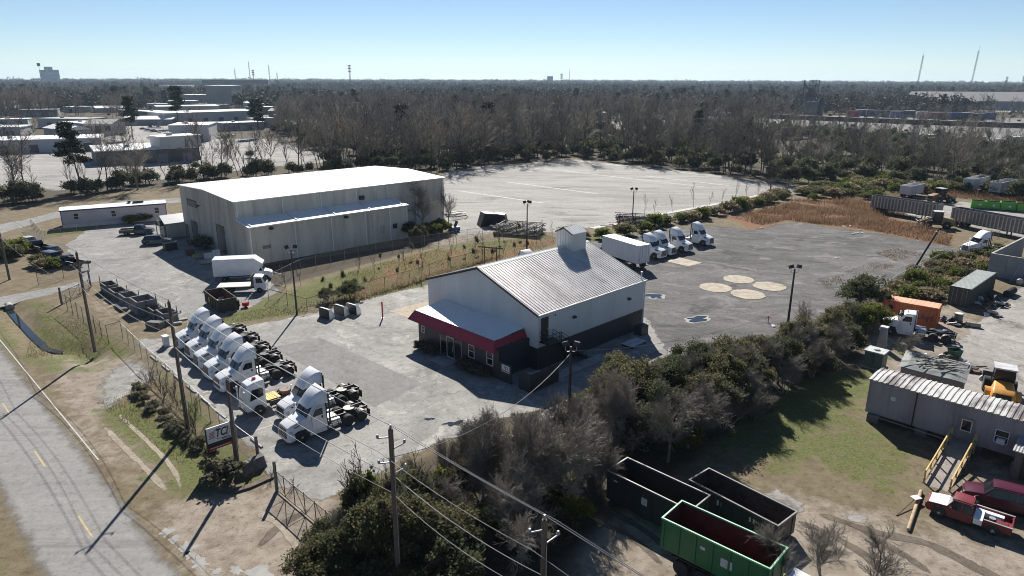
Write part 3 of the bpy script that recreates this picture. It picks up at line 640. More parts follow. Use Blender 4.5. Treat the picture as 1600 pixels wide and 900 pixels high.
for y, z, h, w in ((13.6, 2.1, .8, .55), (5.35, 1.85, 1.45, .95), (2.5, 1.9, 1.45, .95)):
    window(T, (OX, y, z), w, h, 'y', -1, M_wtrim, GLASS, bars=1 if w > .6 else 1)
    m = MB(); m.box(OX - .07, OX, y - w / 2 - .05, y + w / 2 + .05, z - h / 2 - .09, z - h / 2 - .003); m.build('window_sill', M_redtrim, T)
m = MB(); m.box(OX - .05, OX - .002, 6.9, 10.5, .5, 2.45); sf = m.build('storefront', GLASS, T)
M_alu = pm('storefront_frame', (.5, .5, .5), .4, .3)
m = MB()
for y in (6.9, 8.1, 9.3, 10.44): m.box(OX - .09, OX - .051, y, y + .07, .05, 2.5)
m.box(OX - .09, OX - .051, 8.17, 9.3, .05, .2); m.box(OX - .09, OX - .051, 8.17, 9.3, 2.4, 2.5); m.build('door_frame', M_alu, sf)
m = MB(); m.box(OX - .05, OX - .003, 8.17, 9.3, .05, .5); m.build('door_panel', GLASS, sf)
m = MB(); m.tube((OX - .13, 8.35, .9), (OX - .13, 8.35, 1.5), .02); m.build('door_handle', ALU, sf)
# enclosure fence beside the office with the small sign
m = MB(); m.box(OX, OX + .1, -.6, 1.18, 0, 2.0); m.box(OX, OX + .1, -3.2, -1.6, 0, 1.9); m.box(OX + .1, -.4, -3.3, -3.2, 0, 1.9); m.build('yard_screen', DARKG, T)
m = MB(); m.box(OX - .04, OX - .003, -.35, .75, 1.1, 1.85); sg = m.build('wall_sign', pm('sign_white', (.75, .75, .74), .5), T)
lettering('TCI', .42, pm('sign_black', (.03, .03, .03), .5), sg, (OX - .05, .2, 1.55), (PI / 2, 0, -PI / 2), .25, ext=.002, bold=.01)
m = MB(); m.box(OX - .05, OX - .041, -.25, .65, 1.2, 1.3); m.build('sign_stripe', pm('sign_red', (.45, .03, .03), .5), sg)
m = MB(); m.box(-3.6, -2.5, -2.2, -1.3, 0, 1.1); m.box(-2.2, -1.3, -2.1, -1.3, 0, .95); m.lathe([(.3, 0), (.3, .04)], (-3.05, -1.75, 1.1)); m.build('air_conditioner', GALV, T)
# doors, landing, stairs on the side wall
m = MB(); m.box(.38, 1.48, -.06, -.035, 3.25, 5.65); dd_ = m.build('upper_door', M_door, T)
m = MB(); m.box(1.3, 1.4, -.1, -.06, 4.3, 4.42); m.build('handle', ALU, dd_)
m = MB(); m.box(.42, 1.48, -.03, .01, .02, 2.25); m.build('lower_door', M_door, T)
m = MB(); m.box(.15, 2.0, -1.5, -.04, 3.1, 3.22)
m.tube((.25, -1.4, 0), (.25, -1.4, 4.2), .05); m.tube((1.95, -1.4, 3.2), (1.95, -1.4, 4.2), .04)
ST = m.build('stair_landing', BLACKM, T)
for i in range(15):
    x = 2.0 + .29 * (i + .5); z = 3.2 - .205 * (i + 1)
    m = MB(); m.box(x - .15, x + .15, -1.45, -.25, z - .03, z); m.build('stair_tread', BLACKM, ST)
m = MB()
for y in (-1.48, -.22): m.obox((2.0 + 2.17, y, 1.6), (5.4, .05, .24), (0, math.atan2(3.2, 4.35), 0))
m.build('stair_stringer', BLACKM, ST)
m = MB()
for dz in (.55, 1.0):
    m.tube((.2, -1.42, 3.2 + dz), (1.95, -1.42, 3.2 + dz), .03, n=6); m.tube((1.95, -1.42, 3.2 + dz), (6.3, -1.42, dz), .03, n=6); m.tube((.2, -1.42, 3.2 + dz), (.2, -.05, 3.2 + dz), .03, n=6)
    m.tube((2.1, -.22, 3.1 + dz), (6.3, -.22, dz), .03, n=6)
for i in range(5):
    x = 2.0 + i * 1.05; z = 3.2 - i * .772
    for y in (-1.42, -.22): m.tube((x, y, z - .2), (x, y, z + 1.0), .025, n=6)
m.build('stair_railing', BLACKM, ST)
for x, z in ((5.5, 4.6), (15.3, 4.45), (2.5, 5.55)):
    m = MB(); s = 1 if x != 2.5 else .4
    m.prof([(x - .2 * s, z - .1 * s), (x + .2 * s, z - .1 * s), (x + .16 * s, z + .15 * s), (x - .16 * s, z + .15 * s)], -.32 * s, -.035); m.build('wall_lamp', BLACKM, T)
m = MB(); m.tube((L0 - .3, .3, 6.3), (L0 - .3, .3, 7.0), .07); m.lathe([(.12, 0), (.12, .15)], (L0 - .3, .3, 7.0), n=8); m.build('vent_pipe', M_wtrim, T)
m = MB(); m.box(OX - 2.0, OX - .6, 7.2, 10.0, .02, .12); m.build('entry_slab', CONC, T)
m = MB(); m.box(.2, 8.0, -3.1, -1.7, .03, .1); m.build('side_walk', CONC, T)
def fromlocal(o, x, y, z=0.0):
    q = rot2(math.degrees(o.rotation_euler.z), x, y); return (o.location.x + q[0], o.location.y + q[1], z)
# white slatted pallet rack and gas boxes on the shaded side
P = thing('slatted_rack', 'pale slatted rack lying in the shade beside the cream building', 'rack', fromlocal(T, 13.2, -2.6), 44.35)
for i in range(5):
    m = MB(); m.box(-1.4, 1.4, -.75 + i * .32, -.75 + i * .32 + .24, .28, .33); m.build('slat', pm('pale_blue_white', (.5, .53, .6), .5), P)
for x in (-1.2, 1.2): m = MB(); m.box(x - .05, x + .05, -.75, .8, .02, .28); m.build('rack_frame', BLACKM, P)
P = thing('condenser_unit', 'dark condenser box by the far corner of the cream building', 'air conditioner', fromlocal(T, 16.6, -1.2), 44.35)
m = MB(); m.box(-.7, .7, -.5, .5, .05, 1.2); m.build('housing', pm('dark_teal_metal', (.03, .04, .05), .5), P)
m = MB(); m.lathe([(.38, 0), (.38, .05), (.05, .06)], (0, 0, 1.2)); m.build('fan_guard', BLACKM, P)
m = MB(); m.box(-.8, .8, -.6, .6, 0, .05); m.build('pad', CONC, P)

# --- big warehouse
L1, W1, E1, RZ1 = 43.1, 25.3, 9.8, 10.32
T1 = thing('big_warehouse', 'large beige ribbed metal warehouse with white roof and long lean-to', 'warehouse', (-45.26, 110.06), 43.66)
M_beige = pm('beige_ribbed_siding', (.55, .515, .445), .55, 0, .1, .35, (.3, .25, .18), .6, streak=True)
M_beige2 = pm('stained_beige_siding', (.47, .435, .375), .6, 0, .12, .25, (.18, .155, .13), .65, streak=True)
g1 = lambda t: E1 + (RZ1 - E1) * (1 - abs(2 * t - 1))
# front gable with three door openings: wall built round the openings
ops = [(5.5, 8.85, 4.9), (18.2, 21.0, 3.75), (23.2, 24.6, 2.5)]
segs = []; y = W1
for a, b, h in reversed(ops): segs += [(y, b, 0), (b, a, h)]; y = a
segs.append((y, 0, 0))
m = MB()
def g1y(y): return E1 + (RZ1 - E1) * (1 - abs(2 * y / W1 - 1)) - .05
for a, b, h in segs:
    cuts = [a] + ([W1 / 2] if b < W1 / 2 < a else []) + [b]
    for p, q in zip(cuts[:-1], cuts[1:]):
        ribbed(m, (0, p), (0, q), flat(h), (lambda p, q: lambda t: g1y(p + (q - p) * t))(p, q), .32, .025)
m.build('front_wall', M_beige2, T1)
for a, b, h in ops:
    m = MB(); m.box(.02, 1.6, a - .02, a, 0, h); m.box(.02, 1.6, b, b + .02, 0, h); m.box(.02, 1.6, a, b, h, h + .02); op = m.build('door_opening', M_beige2, T1)
    for q in (a - .14, b + .02): m = MB(); m.box(-.05, .06, q, q + .12, 0, h + .1); m.build('door_frame', pm('brown_frame', (.09, .075, .06), .6), op)
    m = MB(); m.box(.25, .4, a, b, h - .5, h); m.build('roller_door', pm('brown_roller', (.1, .09, .08), .6), op)
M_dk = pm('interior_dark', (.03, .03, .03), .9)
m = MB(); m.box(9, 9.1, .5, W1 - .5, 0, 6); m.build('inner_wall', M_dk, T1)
m = MB(); ribbed(m, (0, 0), (L1, 0), flat(0), flat(E1 - .03), .32, .025); m.build('side_wall', M_beige, T1)
m = MB(); ribbed(m, (L1, W1), (0, W1), flat(0), flat(E1 - .03), .6, .025); m.build('side_wall', M_beige, T1)
m = MB(); ribbed(m, (L1, 0), (L1, W1 / 2), flat(0), lambda t: E1 + (RZ1 - E1) * t - .05, .6, .025); ribbed(m, (L1, W1 / 2), (L1, W1), flat(0), lambda t: RZ1 - (RZ1 - E1) * t - .05, .6, .025); m.build('rear_wall', M_beige, T1)
m = MB(); roof_slab(m, (-.25, -.3, E1 + .06), (L1 + .25, -.3, E1 + .06), (L1 + .25, W1 / 2, RZ1 + .08), (-.25, W1 / 2, RZ1 + .08), .1, .6, .025, .04); m.build('roof_slope', M_wroof, T1)
m = MB(); roof_slab(m, (L1 + .25, W1 + .3, E1 + .06), (-.25, W1 + .3, E1 + .06), (-.25, W1 / 2, RZ1 + .08), (L1 + .25, W1 / 2, RZ1 + .08), .1, .6, .025, .04); m.build('roof_slope', M_wroof, T1)
m = MB(); m.box(-.25, L1 + .25, -.45, -.305, E1 - .1, E1 + .07); m.build('gutter', M_wtrim, T1)
# lean-to
LW, LL, LE, LT = 4.7, 30.6, 6.3, 7.0
m = MB(); ribbed(m, (0, -LW), (LL, -LW), flat(0), flat(LE - .03), .32, .025); m.build('lean_to_wall', M_beige, T1)
for x, d in ((0, 1), (LL, -1)):
    m = MB()
    if d > 0: ribbed(m, (x + .002, -.01), (x + .002, -LW), flat(0), lambda t: LT + (LE - LT) * t - .05, .32, .025)
    else: ribbed(m, (x, -LW), (x, -.01), flat(0), lambda t: LE + (LT - LE) * t - .05, .32, .025)
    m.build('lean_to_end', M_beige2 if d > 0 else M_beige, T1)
m = MB(); roof_slab(m, (-.15, -LW - .25, LE), (LL + .15, -LW - .25, LE), (LL + .15, -.04, LT), (-.15, -.04, LT), .07, .6, .03, .04); m.build('lean_to_roof', M_wroof, T1)
m = MB(); m.box(-.15, LL + .15, -LW - .42, -LW - .255, LE - .14, LE + .04); m.build('lean_to_gutter', M_wtrim, T1)
for i, x in enumerate((.15, 7.8, 14.6, 21.4, 26.6, 30.4)):
    m = MB(); m.box(x - .09, x + .09, -LW - .2, -LW - .035, 0, LE - .1); m.build('downspout', M_wtrim, T1)
for x in (.3, 8.2, 15.4, 22.6, 29.5, 36, 42.6):
    m = MB(); m.box(x - .08, x + .08, -.2, -.035, LT if x < 31 else 0, E1 - .1)
    if x < 30: m.obox((x + .2, -2.3, LT - .2), (.14, 4.6, .12), (math.atan2(LT - LE, LW), 0, 0))
    m.build('downspout', M_wtrim, T1)
m = MB(); m.box(24.4, 25.4, -LW - .06, -LW - .035, 1.6, 3.1); m.build('wall_panel', M_beige2, T1)
m = MB(); m.box(27.2, 28.1, -LW - .16, -LW - .035, 2.2, 3.1); m.build('vent_fan', BLACKM, T1)
m = MB(); m.box(2.0, 3.4, -LW - .06, -LW - .035, 2.4, 3.0); m.build('wall_notice', pm('grey_notice', (.2, .2, .19), .6), T1)
for x in (3.6, 17.4):
    m = MB(); m.prof([(x - .3, 5.55), (x + .3, 5.55), (x + .2, 5.95), (x - .2, 5.95)], -LW - .7, -LW - .035); m.build('wall_lamp', BLACKM, T1)
m = MB(); m.box(23.2, 24.1, -.5, -.035, 7.5, 8.2); m.build('vent_hood', BLACKM, T1)
m = MB(); m.box(-.07, -.03, 17.2, 21.9, 6.45, 7.75); sg = m.build('gable_sign', pm('dark_sign', (.07, .07, .085), .6), T1)
for i, w in enumerate((3.7, 4.1)):
    m = MB(); z = 7.25 - i * .45
    for k in range(9): m.box(-.085, -.071, 19.55 - w / 2 + k * w / 9, 19.55 - w / 2 + k * w / 9 + w / 15, z - .15, z + .15)
    m.build('sign_lettering', pm('faded_letters', (.3, .3, .3), .7), sg)
m = MB(); m.tube((-.05, 15.2, 7.2), (-.5, 15.2, 7.35), .04); m.box(-.75, -.4, 15.05, 15.35, 7.1, 7.35); m.build('flood_lamp', BLACKM, T1)
# office annex with gabled porches
AN = thing('gate_office', 'small beige office with brown gabled porches beside the big warehouse', 'building', fromlocal(T1, -3.2, 25.4), 43.66)
m = MB(); m.box(0, 7, 0, 4.2, 0, 2.9); m.build('wall', M_beige2, AN)
M_brown = pm('brown_shingle', (.05, .04, .035), .85, 0, .25, 3)
m = MB(); roof_slab(m, (-.4, -.3, 2.8), (7.2, -.3, 2.8), (7.2, 2.1, 4.1), (-.4, 2.1, 4.1), .1, ribs=False); roof_slab(m, (7.2, 4.5, 2.8), (-.4, 4.5, 2.8), (-.4, 2.1, 4.1), (7.2, 2.1, 4.1), .1, ribs=False); m.build('roof', M_wroof, AN)
m = MB(); m.add([(-.02, 0, 2.9), (-.02, 4.2, 2.9), (-.02, 2.1, 4.0), (.05, 0, 2.9), (.05, 4.2, 2.9), (.05, 2.1, 4.0)], [(0, 1, 2), (3, 5, 4), (0, 2, 5, 3), (1, 4, 5, 2), (0, 3, 4, 1)]); m.build('gable', M_beige2, AN)
m = MB(); m.add([(-1.3, -.2, 2.5), (-1.3, 2.2, 2.5), (-1.3, 1.0, 3.3), (0, -.2, 2.5), (0, 2.2, 2.5), (0, 1.0, 3.3)], [(0, 1, 2), (3, 5, 4), (0, 2, 5, 3), (1, 4, 5, 2), (0, 3, 4, 1)]); m.build('porch_roof', M_brown, AN)
for y in (-.1, 2.1):
    m = MB(); m.box(-1.25, -1.1, y - .06, y + .06, 0, 2.5); m.build('porch_post', M_wtrim, AN)
window(AN, (0, 3.2, 1.6), .9, 1.1, 'y', -1, M_wtrim, GLASS)
m = MB(); m.box(-.05, -.003, .5, 1.5, .05, 2.1); m.build('door', M_door, AN)

# --- white mobile office at the left with purple trim
M_purp = pm('violet_trim', (.06, .05, .16), .5)
T2 = thing('white_mobile_office', 'long off-white mobile office with violet trim behind the hedge', 'mobile office', (-90.4, 134.8), 29.0)
ML, MWd, MH = 19.0, 4.4, 3.6
m = MB(); ribbed(m, (0, 0), (ML, 0), flat(.7), flat(MH), .4, .012); ribbed(m, (0, MWd), (0, 0), flat(.7), flat(MH), .4, .012); ribbed(m, (ML, 0), (ML, MWd), flat(.7), flat(MH), .4, .012); ribbed(m, (ML, MWd), (0, MWd), flat(.7), flat(MH), .8, .012); m.build('wall', pm('mauve_white_siding', (.46, .44, .46), .6, 0, .06, .5, (.35, .33, .33), .3), T2)
m = MB(); m.box(.06, ML - .06, .06, MWd - .06, 0, .7); m.build('skirt', SKIRTW, T2)
m = MB(); roof_slab(m, (-.15, -.15, MH + .02), (ML + .15, -.15, MH + .02), (ML + .15, MWd / 2, MH + .3), (-.15, MWd / 2, MH + .3), .08, .8, .02); roof_slab(m, (ML + .15, MWd + .15, MH + .02), (-.15, MWd + .15, MH + .02), (-.15, MWd / 2, MH + .3), (ML + .15, MWd / 2, MH + .3), .08, .8, .02); m.build('roof', M_wroof, T2)
m = MB(); m.box(-.16, ML + .16, -.2, -.155, MH - .25, MH); m.box(-.2, -.155, -.15, MWd + .15, MH - .25, MH); m.build('fascia', M_purp, T2)
m = MB(); m.box(-.03, .1, -.04, -.013, .7, MH - .25); m.box(ML - .1, ML + .03, -.04, -.013, .7, MH - .25); m.build('corner_trim', M_purp, T2)
for x in (2.6, 9.2, 17.2): window(T2, (x, -.012, 2.2), .9, 1.3, 'x', -1, M_wtrim, GLASS)
m = MB(); m.box(13, 15, 1.5, 2.6, MH + .35, MH + .6); m.box(12, 12.6, 1.7, 2.3, MH + .35, MH + .7); m.build('roof_vent', BLACKM, T2)

# --- grey mobile office on the right with yellow ramp
T3 = thing('grey_mobile_office', 'long grey mobile office with rust-streaked ribbed roof and yellow-railed ramp', 'mobile office', (31.6, 55.2), -44.2)
M_grey = pm('grey_panel_siding', (.3, .275, .292), .65, 0, .1, .5, (.12, .11, .105), .5, streak=True)
def rust_roof():
    m, nt, b, o = newmat('rust_streaked_roof')
    tc = nd(nt, 'TexCoord').outputs['Object']
    v = nd(nt, 'Mapping', {'Vector': tc, 'Scale': (1, .18, .1)}).outputs[0]
    n1 = nz(nt, v, 1.1, 4, .7); n2 = nz(nt, tc, .35, 3)
    f = ramp(nt, mth(nt, 'ADD', mth(nt, 'MULTIPLY', n1, .7), mth(nt, 'MULTIPLY', n2, .3)), .42, .62)
    nt.links.new(mixc(nt, f, (.5, .49, .47), (.1, .08, .08)), b.inputs['Base Color']); b.inputs['Roughness'].default_value = .6
    return m
GL, GW, GH = 24.0, 3.2, 3.85
m = MB(); ribbed(m, (0, 0), (GL, 0), flat(.75), flat(GH), .4, .012, .03); ribbed(m, (0, GW), (0, 0), flat(.75), flat(GH), .4, .012, .03); ribbed(m, (GL, GW), (0, GW), flat(.75), flat(GH), .8, .012); m.box(.05, GL - .05, .05, GW - .05, .7, GH - .02); m.build('wall', M_grey, T3)
m = MB(); roof_slab(m, (-.1, -.12, GH + .03), (GL + .1, -.12, GH + .03), (GL + .1, GW / 2, GH + .14), (-.1, GW / 2, GH + .14), .06, .42, .06, .12); roof_slab(m, (GL + .1, GW + .12, GH + .03), (-.1, GW + .12, GH + .03), (-.1, GW / 2, GH + .14), (GL + .1, GW / 2, GH + .14), .06, .42, .06, .12); m.build('roof', rust_roof(), T3)
for x in (.3, 4, 8, 12, 16, 20):
    m = MB(); m.box(x, x + .9, -.35 if x < 1 else .1, .8, 0, .72); m.build('block_pier', CONCD, T3)
m = MB(); m.tube((.6, -.25, .62), (8, -.25, .5), .04, n=6); m.build('drain_pipe', GALV, T3)
m = MB(); m.box(3.72, 3.82, -.05, -.013, .75, GH); m.build('seam_strip', M_trim, T3)
DX = 7.6
m = MB(); m.box(DX - .55, DX + .55, -.08, -.013, .85, 2.85); d3 = m.build('door', pm('mauve_door', (.2, .19, .2), .5), T3)
window(d3, (DX, -.08, 2.2), .75, 1.0, 'x', -1, M_wtrim, GLASS, bars=0)
window(T3, (2.05, -.013, 2.65), .35, .35, 'x', -1, M_wtrim, pm('pale_sticker', (.6, .6, .6), .4), bars=0)
w3 = window(T3, (10.0, -.013, 2.1), .95, 1.1, 'x', -1, M_wtrim, GLASS, bars=1)
m = MB(); m.box(9.75, 10.3, -.45, -.08, 1.62, 2.0); m.build('window_air_conditioner', M_wtrim, T3)
# ramp, a thing resting on the ground against the office
RP = thing('access_ramp', 'plywood ramp with yellow handrails leading to the grey office door', 'ramp', fromlocal(T3, DX, -.1), -44.2)
RL, RZ = 7.6, .85
for i in range(6):
    y0 = -.95 - i * (RL - .9) / 6; y1 = y0 - (RL - .9) / 6 + .015; z0 = RZ * (1 - i / 6); z1 = RZ * (1 - (i + 1) / 6)
    m = MB(); m.add([(-.75, y0, z0), (.75, y0, z0), (.75, y1, z1), (-.75, y1, z1), (-.75, y0, z0 - .06), (.75, y0, z0 - .06), (.75, y1, z1 - .06), (-.75, y1, z1 - .06)], [(0, 1, 2, 3), (7, 6, 5, 4), (0, 4, 5, 1), (1, 5, 6, 2), (2, 6, 7, 3), (3, 7, 4, 0)])
    m.build('deck_board', pm('grey_plywood', (.27, .24, .215), .8, 0, .15, 1.5, (.17, .15, .13), .4), RP)
m = MB(); m.box(-.75, .75, -.94, -.02, RZ - .06, RZ); m.build('landing', MATS['grey_plywood'], RP)
for s in (-.85, .85):
    for i in range(6):
        t = i / 5; y = -.1 - t * (RL - .2); z = RZ * (1 - max(0, (t * RL - .9) / (RL - .9)))
        m = MB(); m.box(s - .05, s + .05, y - .05, y + .05, 0, z + 1.0); m.build('rail_post', WOODY, RP)
    for dz, wd in ((1.0, .09), (.3, .16)):
        m = MB(); y0, y1 = -.05, -RL + .05
        m.add([(s - wd / 2, -.9, RZ + dz - .04), (s + wd / 2, -.9, RZ + dz - .04), (s + wd / 2, y1, dz - .04), (s - wd / 2, y1, dz - .04), (s - wd / 2, -.9, RZ + dz + .05), (s + wd / 2, -.9, RZ + dz + .05), (s + wd / 2, y1, dz + .05), (s - wd / 2, y1, dz + .05)], [(3, 2, 1, 0), (4, 5, 6, 7), (0, 1, 5, 4), (1, 2, 6, 5), (2, 3, 7, 6), (3, 0, 4, 7)])
        m.box(s - wd / 2, s + wd / 2, -.9, y0, RZ + dz - .04, RZ + dz + .05)
        m.build('hand_rail' if dz > .5 else 'kick_rail', WOODY if dz > .5 else WOODN, RP)
# shed at the right edge
SH = thing('ribbed_shed', 'small dark shed with ribbed metal roof at the right edge by the maroon car', 'shed', (38.20,45.84), -44.2)
m = MB(); m.box(0, 3.5, 0, 2.5, 0, 2.3); m.build('wall', pm('grey_board', (.12, .11, .1), .8, 0, .2, 1, streak=True), SH)
m = MB(); roof_slab(m, (-.2, -.2, 2.3), (3.7, -.2, 2.3), (3.7, 2.7, 2.75), (-.2, 2.7, 2.75), .06, .2, .04, .05); m.build('roof', pm('galvanised_roof', (.4, .4, .4), .5, .3), SH)
m = MB(); m.box(.5, 1.3, -.05, -.002, .05, 1.95); m.build('door', M_door, SH)
# tarp-roofed hut behind the grey office
HT = thing('tarp_hut', 'grey hut with branch-strewn tarpaulin roof behind the mobile office', 'hut', (37.98,61.46), -38)
m = MB(); m.add([(0, 0, 0), (5.2, 0, 0), (5.2, 3.4, 0), (0, 3.4, 0), (0, 0, 2.4), (5.2, 0, 2.2), (5.2, 3.4, 2.9), (0, 3.4, 3.0)], [(0, 3, 2, 1), (4, 5, 6, 7), (0, 1, 5, 4), (1, 2, 6, 5), (2, 3, 7, 6), (3, 0, 4, 7)]); m.build('wall', pm('weathered_ply', (.2, .185, .175), .85, 0, .15, .8, (.08, .07, .065), .5, streak=True), HT)
m = MB(); gx_ = [[(x * 5.6 / 8 - .2, y * 3.8 / 6 - .2, 2.5 + y * .095 - x * .02 + .1 * noise.noise((x * .7, y * .7, 5)) - (.12 if x in (0, 8) or y in (0, 6) else 0)) for x in range(9)] for y in range(7)]
m.loft(gx_, False, False); m.build('tarpaulin', pm('grey_green_tarp', (.2, .22, .21), .7, 0, .2, .6, (.1, .1, .09), .4), HT)
rr = random.Random(3)
for i in range(26):
    x, y = rr.uniform(.5, 5), rr.uniform(.6, 3.3); a = rr.uniform(-.6, .6) + .4; l = rr.uniform(.8, 2.4)
    m = MB(); z = 2.68 + y * .15 - x * .03; m.tube((x - l / 2 * math.cos(a), y - l / 2 * math.sin(a), z + rr.uniform(0, .1)), (x + l / 2 * math.cos(a), y + l / 2 * math.sin(a), z + rr.uniform(0, .2)), .045, .02, 5); m.build('fallen_branch', WOODP, HT)
# concrete bunker top right
BK = thing('concrete_bunker', 'open grey concrete panel bunker at the right edge of the scrap yard', 'bunker', (74.2, 102.5), 41.0)
def panel_wall(par, x0, y0, x1, y1, h, pw=2.4):
    a, b = Vector((x0, y0)), Vector((x1, y1)); L = (b - a).length; d = (b - a) / L; n = Vector((-d.y, d.x)) * .12
    k = max(1, round(L / pw))
    for i in range(k):
        for j in range(2):
            p, q = a + d * (L * i / k + .015), a + d * (L * (i + 1) / k - .015); o2 = .012 * ((i * 7 + j * 3) % 3)
            m = MB(); m.prism([(p.x - n.x - o2, p.y - n.y), (q.x - n.x - o2, q.y - n.y), (q.x + n.x, q.y + n.y), (p.x + n.x, p.y + n.y)], j * h / 2 + .01, (j + 1) * h / 2 - .01); m.build('panel', pm('grey_precast', (.27, .275, .28), .85, 0, .12, .5, (.17, .17, .17), .4, streak=True), par)
    m = MB(); m.prism([(a.x - n.x * 1.2, a.y - n.y * 1.2), (b.x - n.x * 1.2, b.y - n.y * 1.2), (b.x + n.x * 1.2, b.y + n.y * 1.2), (a.x + n.x * 1.2, a.y + n.y * 1.2)], h, h + .1); m.build('cap', CONC, par)
panel_wall(BK, 0, 0, 18, 0, 3.5); panel_wall(BK, -.15, .15, -.15, -14, 3.5)
for y in (-4, -9):
    m = MB(); m.tube((-.3, y, 3.4), (-1.6, y + .6, .0), .05, n=6); m.build('brace', GALV, BK)
# ------------------------------------------------------------------ vehicles
WHEELS = {}
def wheel_mesh(r, w, rim, hub):
    k = (r, w)
    if k not in WHEELS:
        a = MB(); a.lathe([(rim, -w / 2 + .02), (r * .9, -w / 2), (r, -w / 2 + .05), (r, w / 2 - .05), (r * .9, w / 2), (rim, w / 2 - .02)], axis='y', n=18)
        b = MB(); b.lathe([(rim, w / 2 - .03), (rim * .86, w / 2 - .02), (rim * .78, w / 2 - hub), (rim * .4, w / 2 - hub + .02), (rim * .36, w / 2 - hub + .1), (rim * .2, w / 2 - hub + .12), (.001, w / 2 - hub + .12)], axis='y', n=14)
        b.lathe([(rim, -w / 2 + .03), (rim * .7, -w / 2 + .06), (.001, -w / 2 + .06)], axis='y', n=10)
        for i in range(5):
            t = 2 * PI * i / 5; b.lathe([(.05 * r / .5, 0), (.05 * r / .5, .02)], (math.cos(t) * rim * .58, w / 2 - hub * .5, math.sin(t) * rim * .58), 'y', 5)
        out = []
        for mb_, nm, sm in ((a, 'tyre', 40), (b, 'rim', 35)):
            me = bpy.data.meshes.new(nm); me.from_pydata(mb_.v, [], mb_.f)
            bm = bmesh.new(); bm.from_mesh(me); bmesh.ops.recalc_face_normals(bm, faces=bm.faces); bm.to_mesh(me); bm.free()
            me.shade_smooth(); me.set_sharp_from_angle(angle=R(sm)); out.append(me)
        WHEELS[k] = out
    return WHEELS[k]
def wheel(parent, x, y, r=.51, w=.3, rim=None, hub=.12, steer=0):
    t, rm = wheel_mesh(r, w, rim or r * .56, hub)
    o = link('wheel', t, RUBBER, parent); o.location = (x, y, r); o.rotation_euler = (0, 0, R(steer) + (PI if y < 0 else 0))
    link('rim', rm, RIM, o); return o
def rr_(x, w, z0, z1, r=.12, wt=None, n=3):
    """rounded-rectangle section at x; wt = half width at the top"""
    wt = w if wt is None else wt; pts = []
    pts += [(x, -w + r * .4, z0), (x, -w, z0 + r * .5)]
    for i in range(n + 1):
        t = PI / 2 * i / n; pts.append((x, -wt + r - r * math.cos(t), z1 - r + r * math.sin(t)))
    pts += [(px, -py, pz) for px, py, pz in reversed(pts)]
    return pts
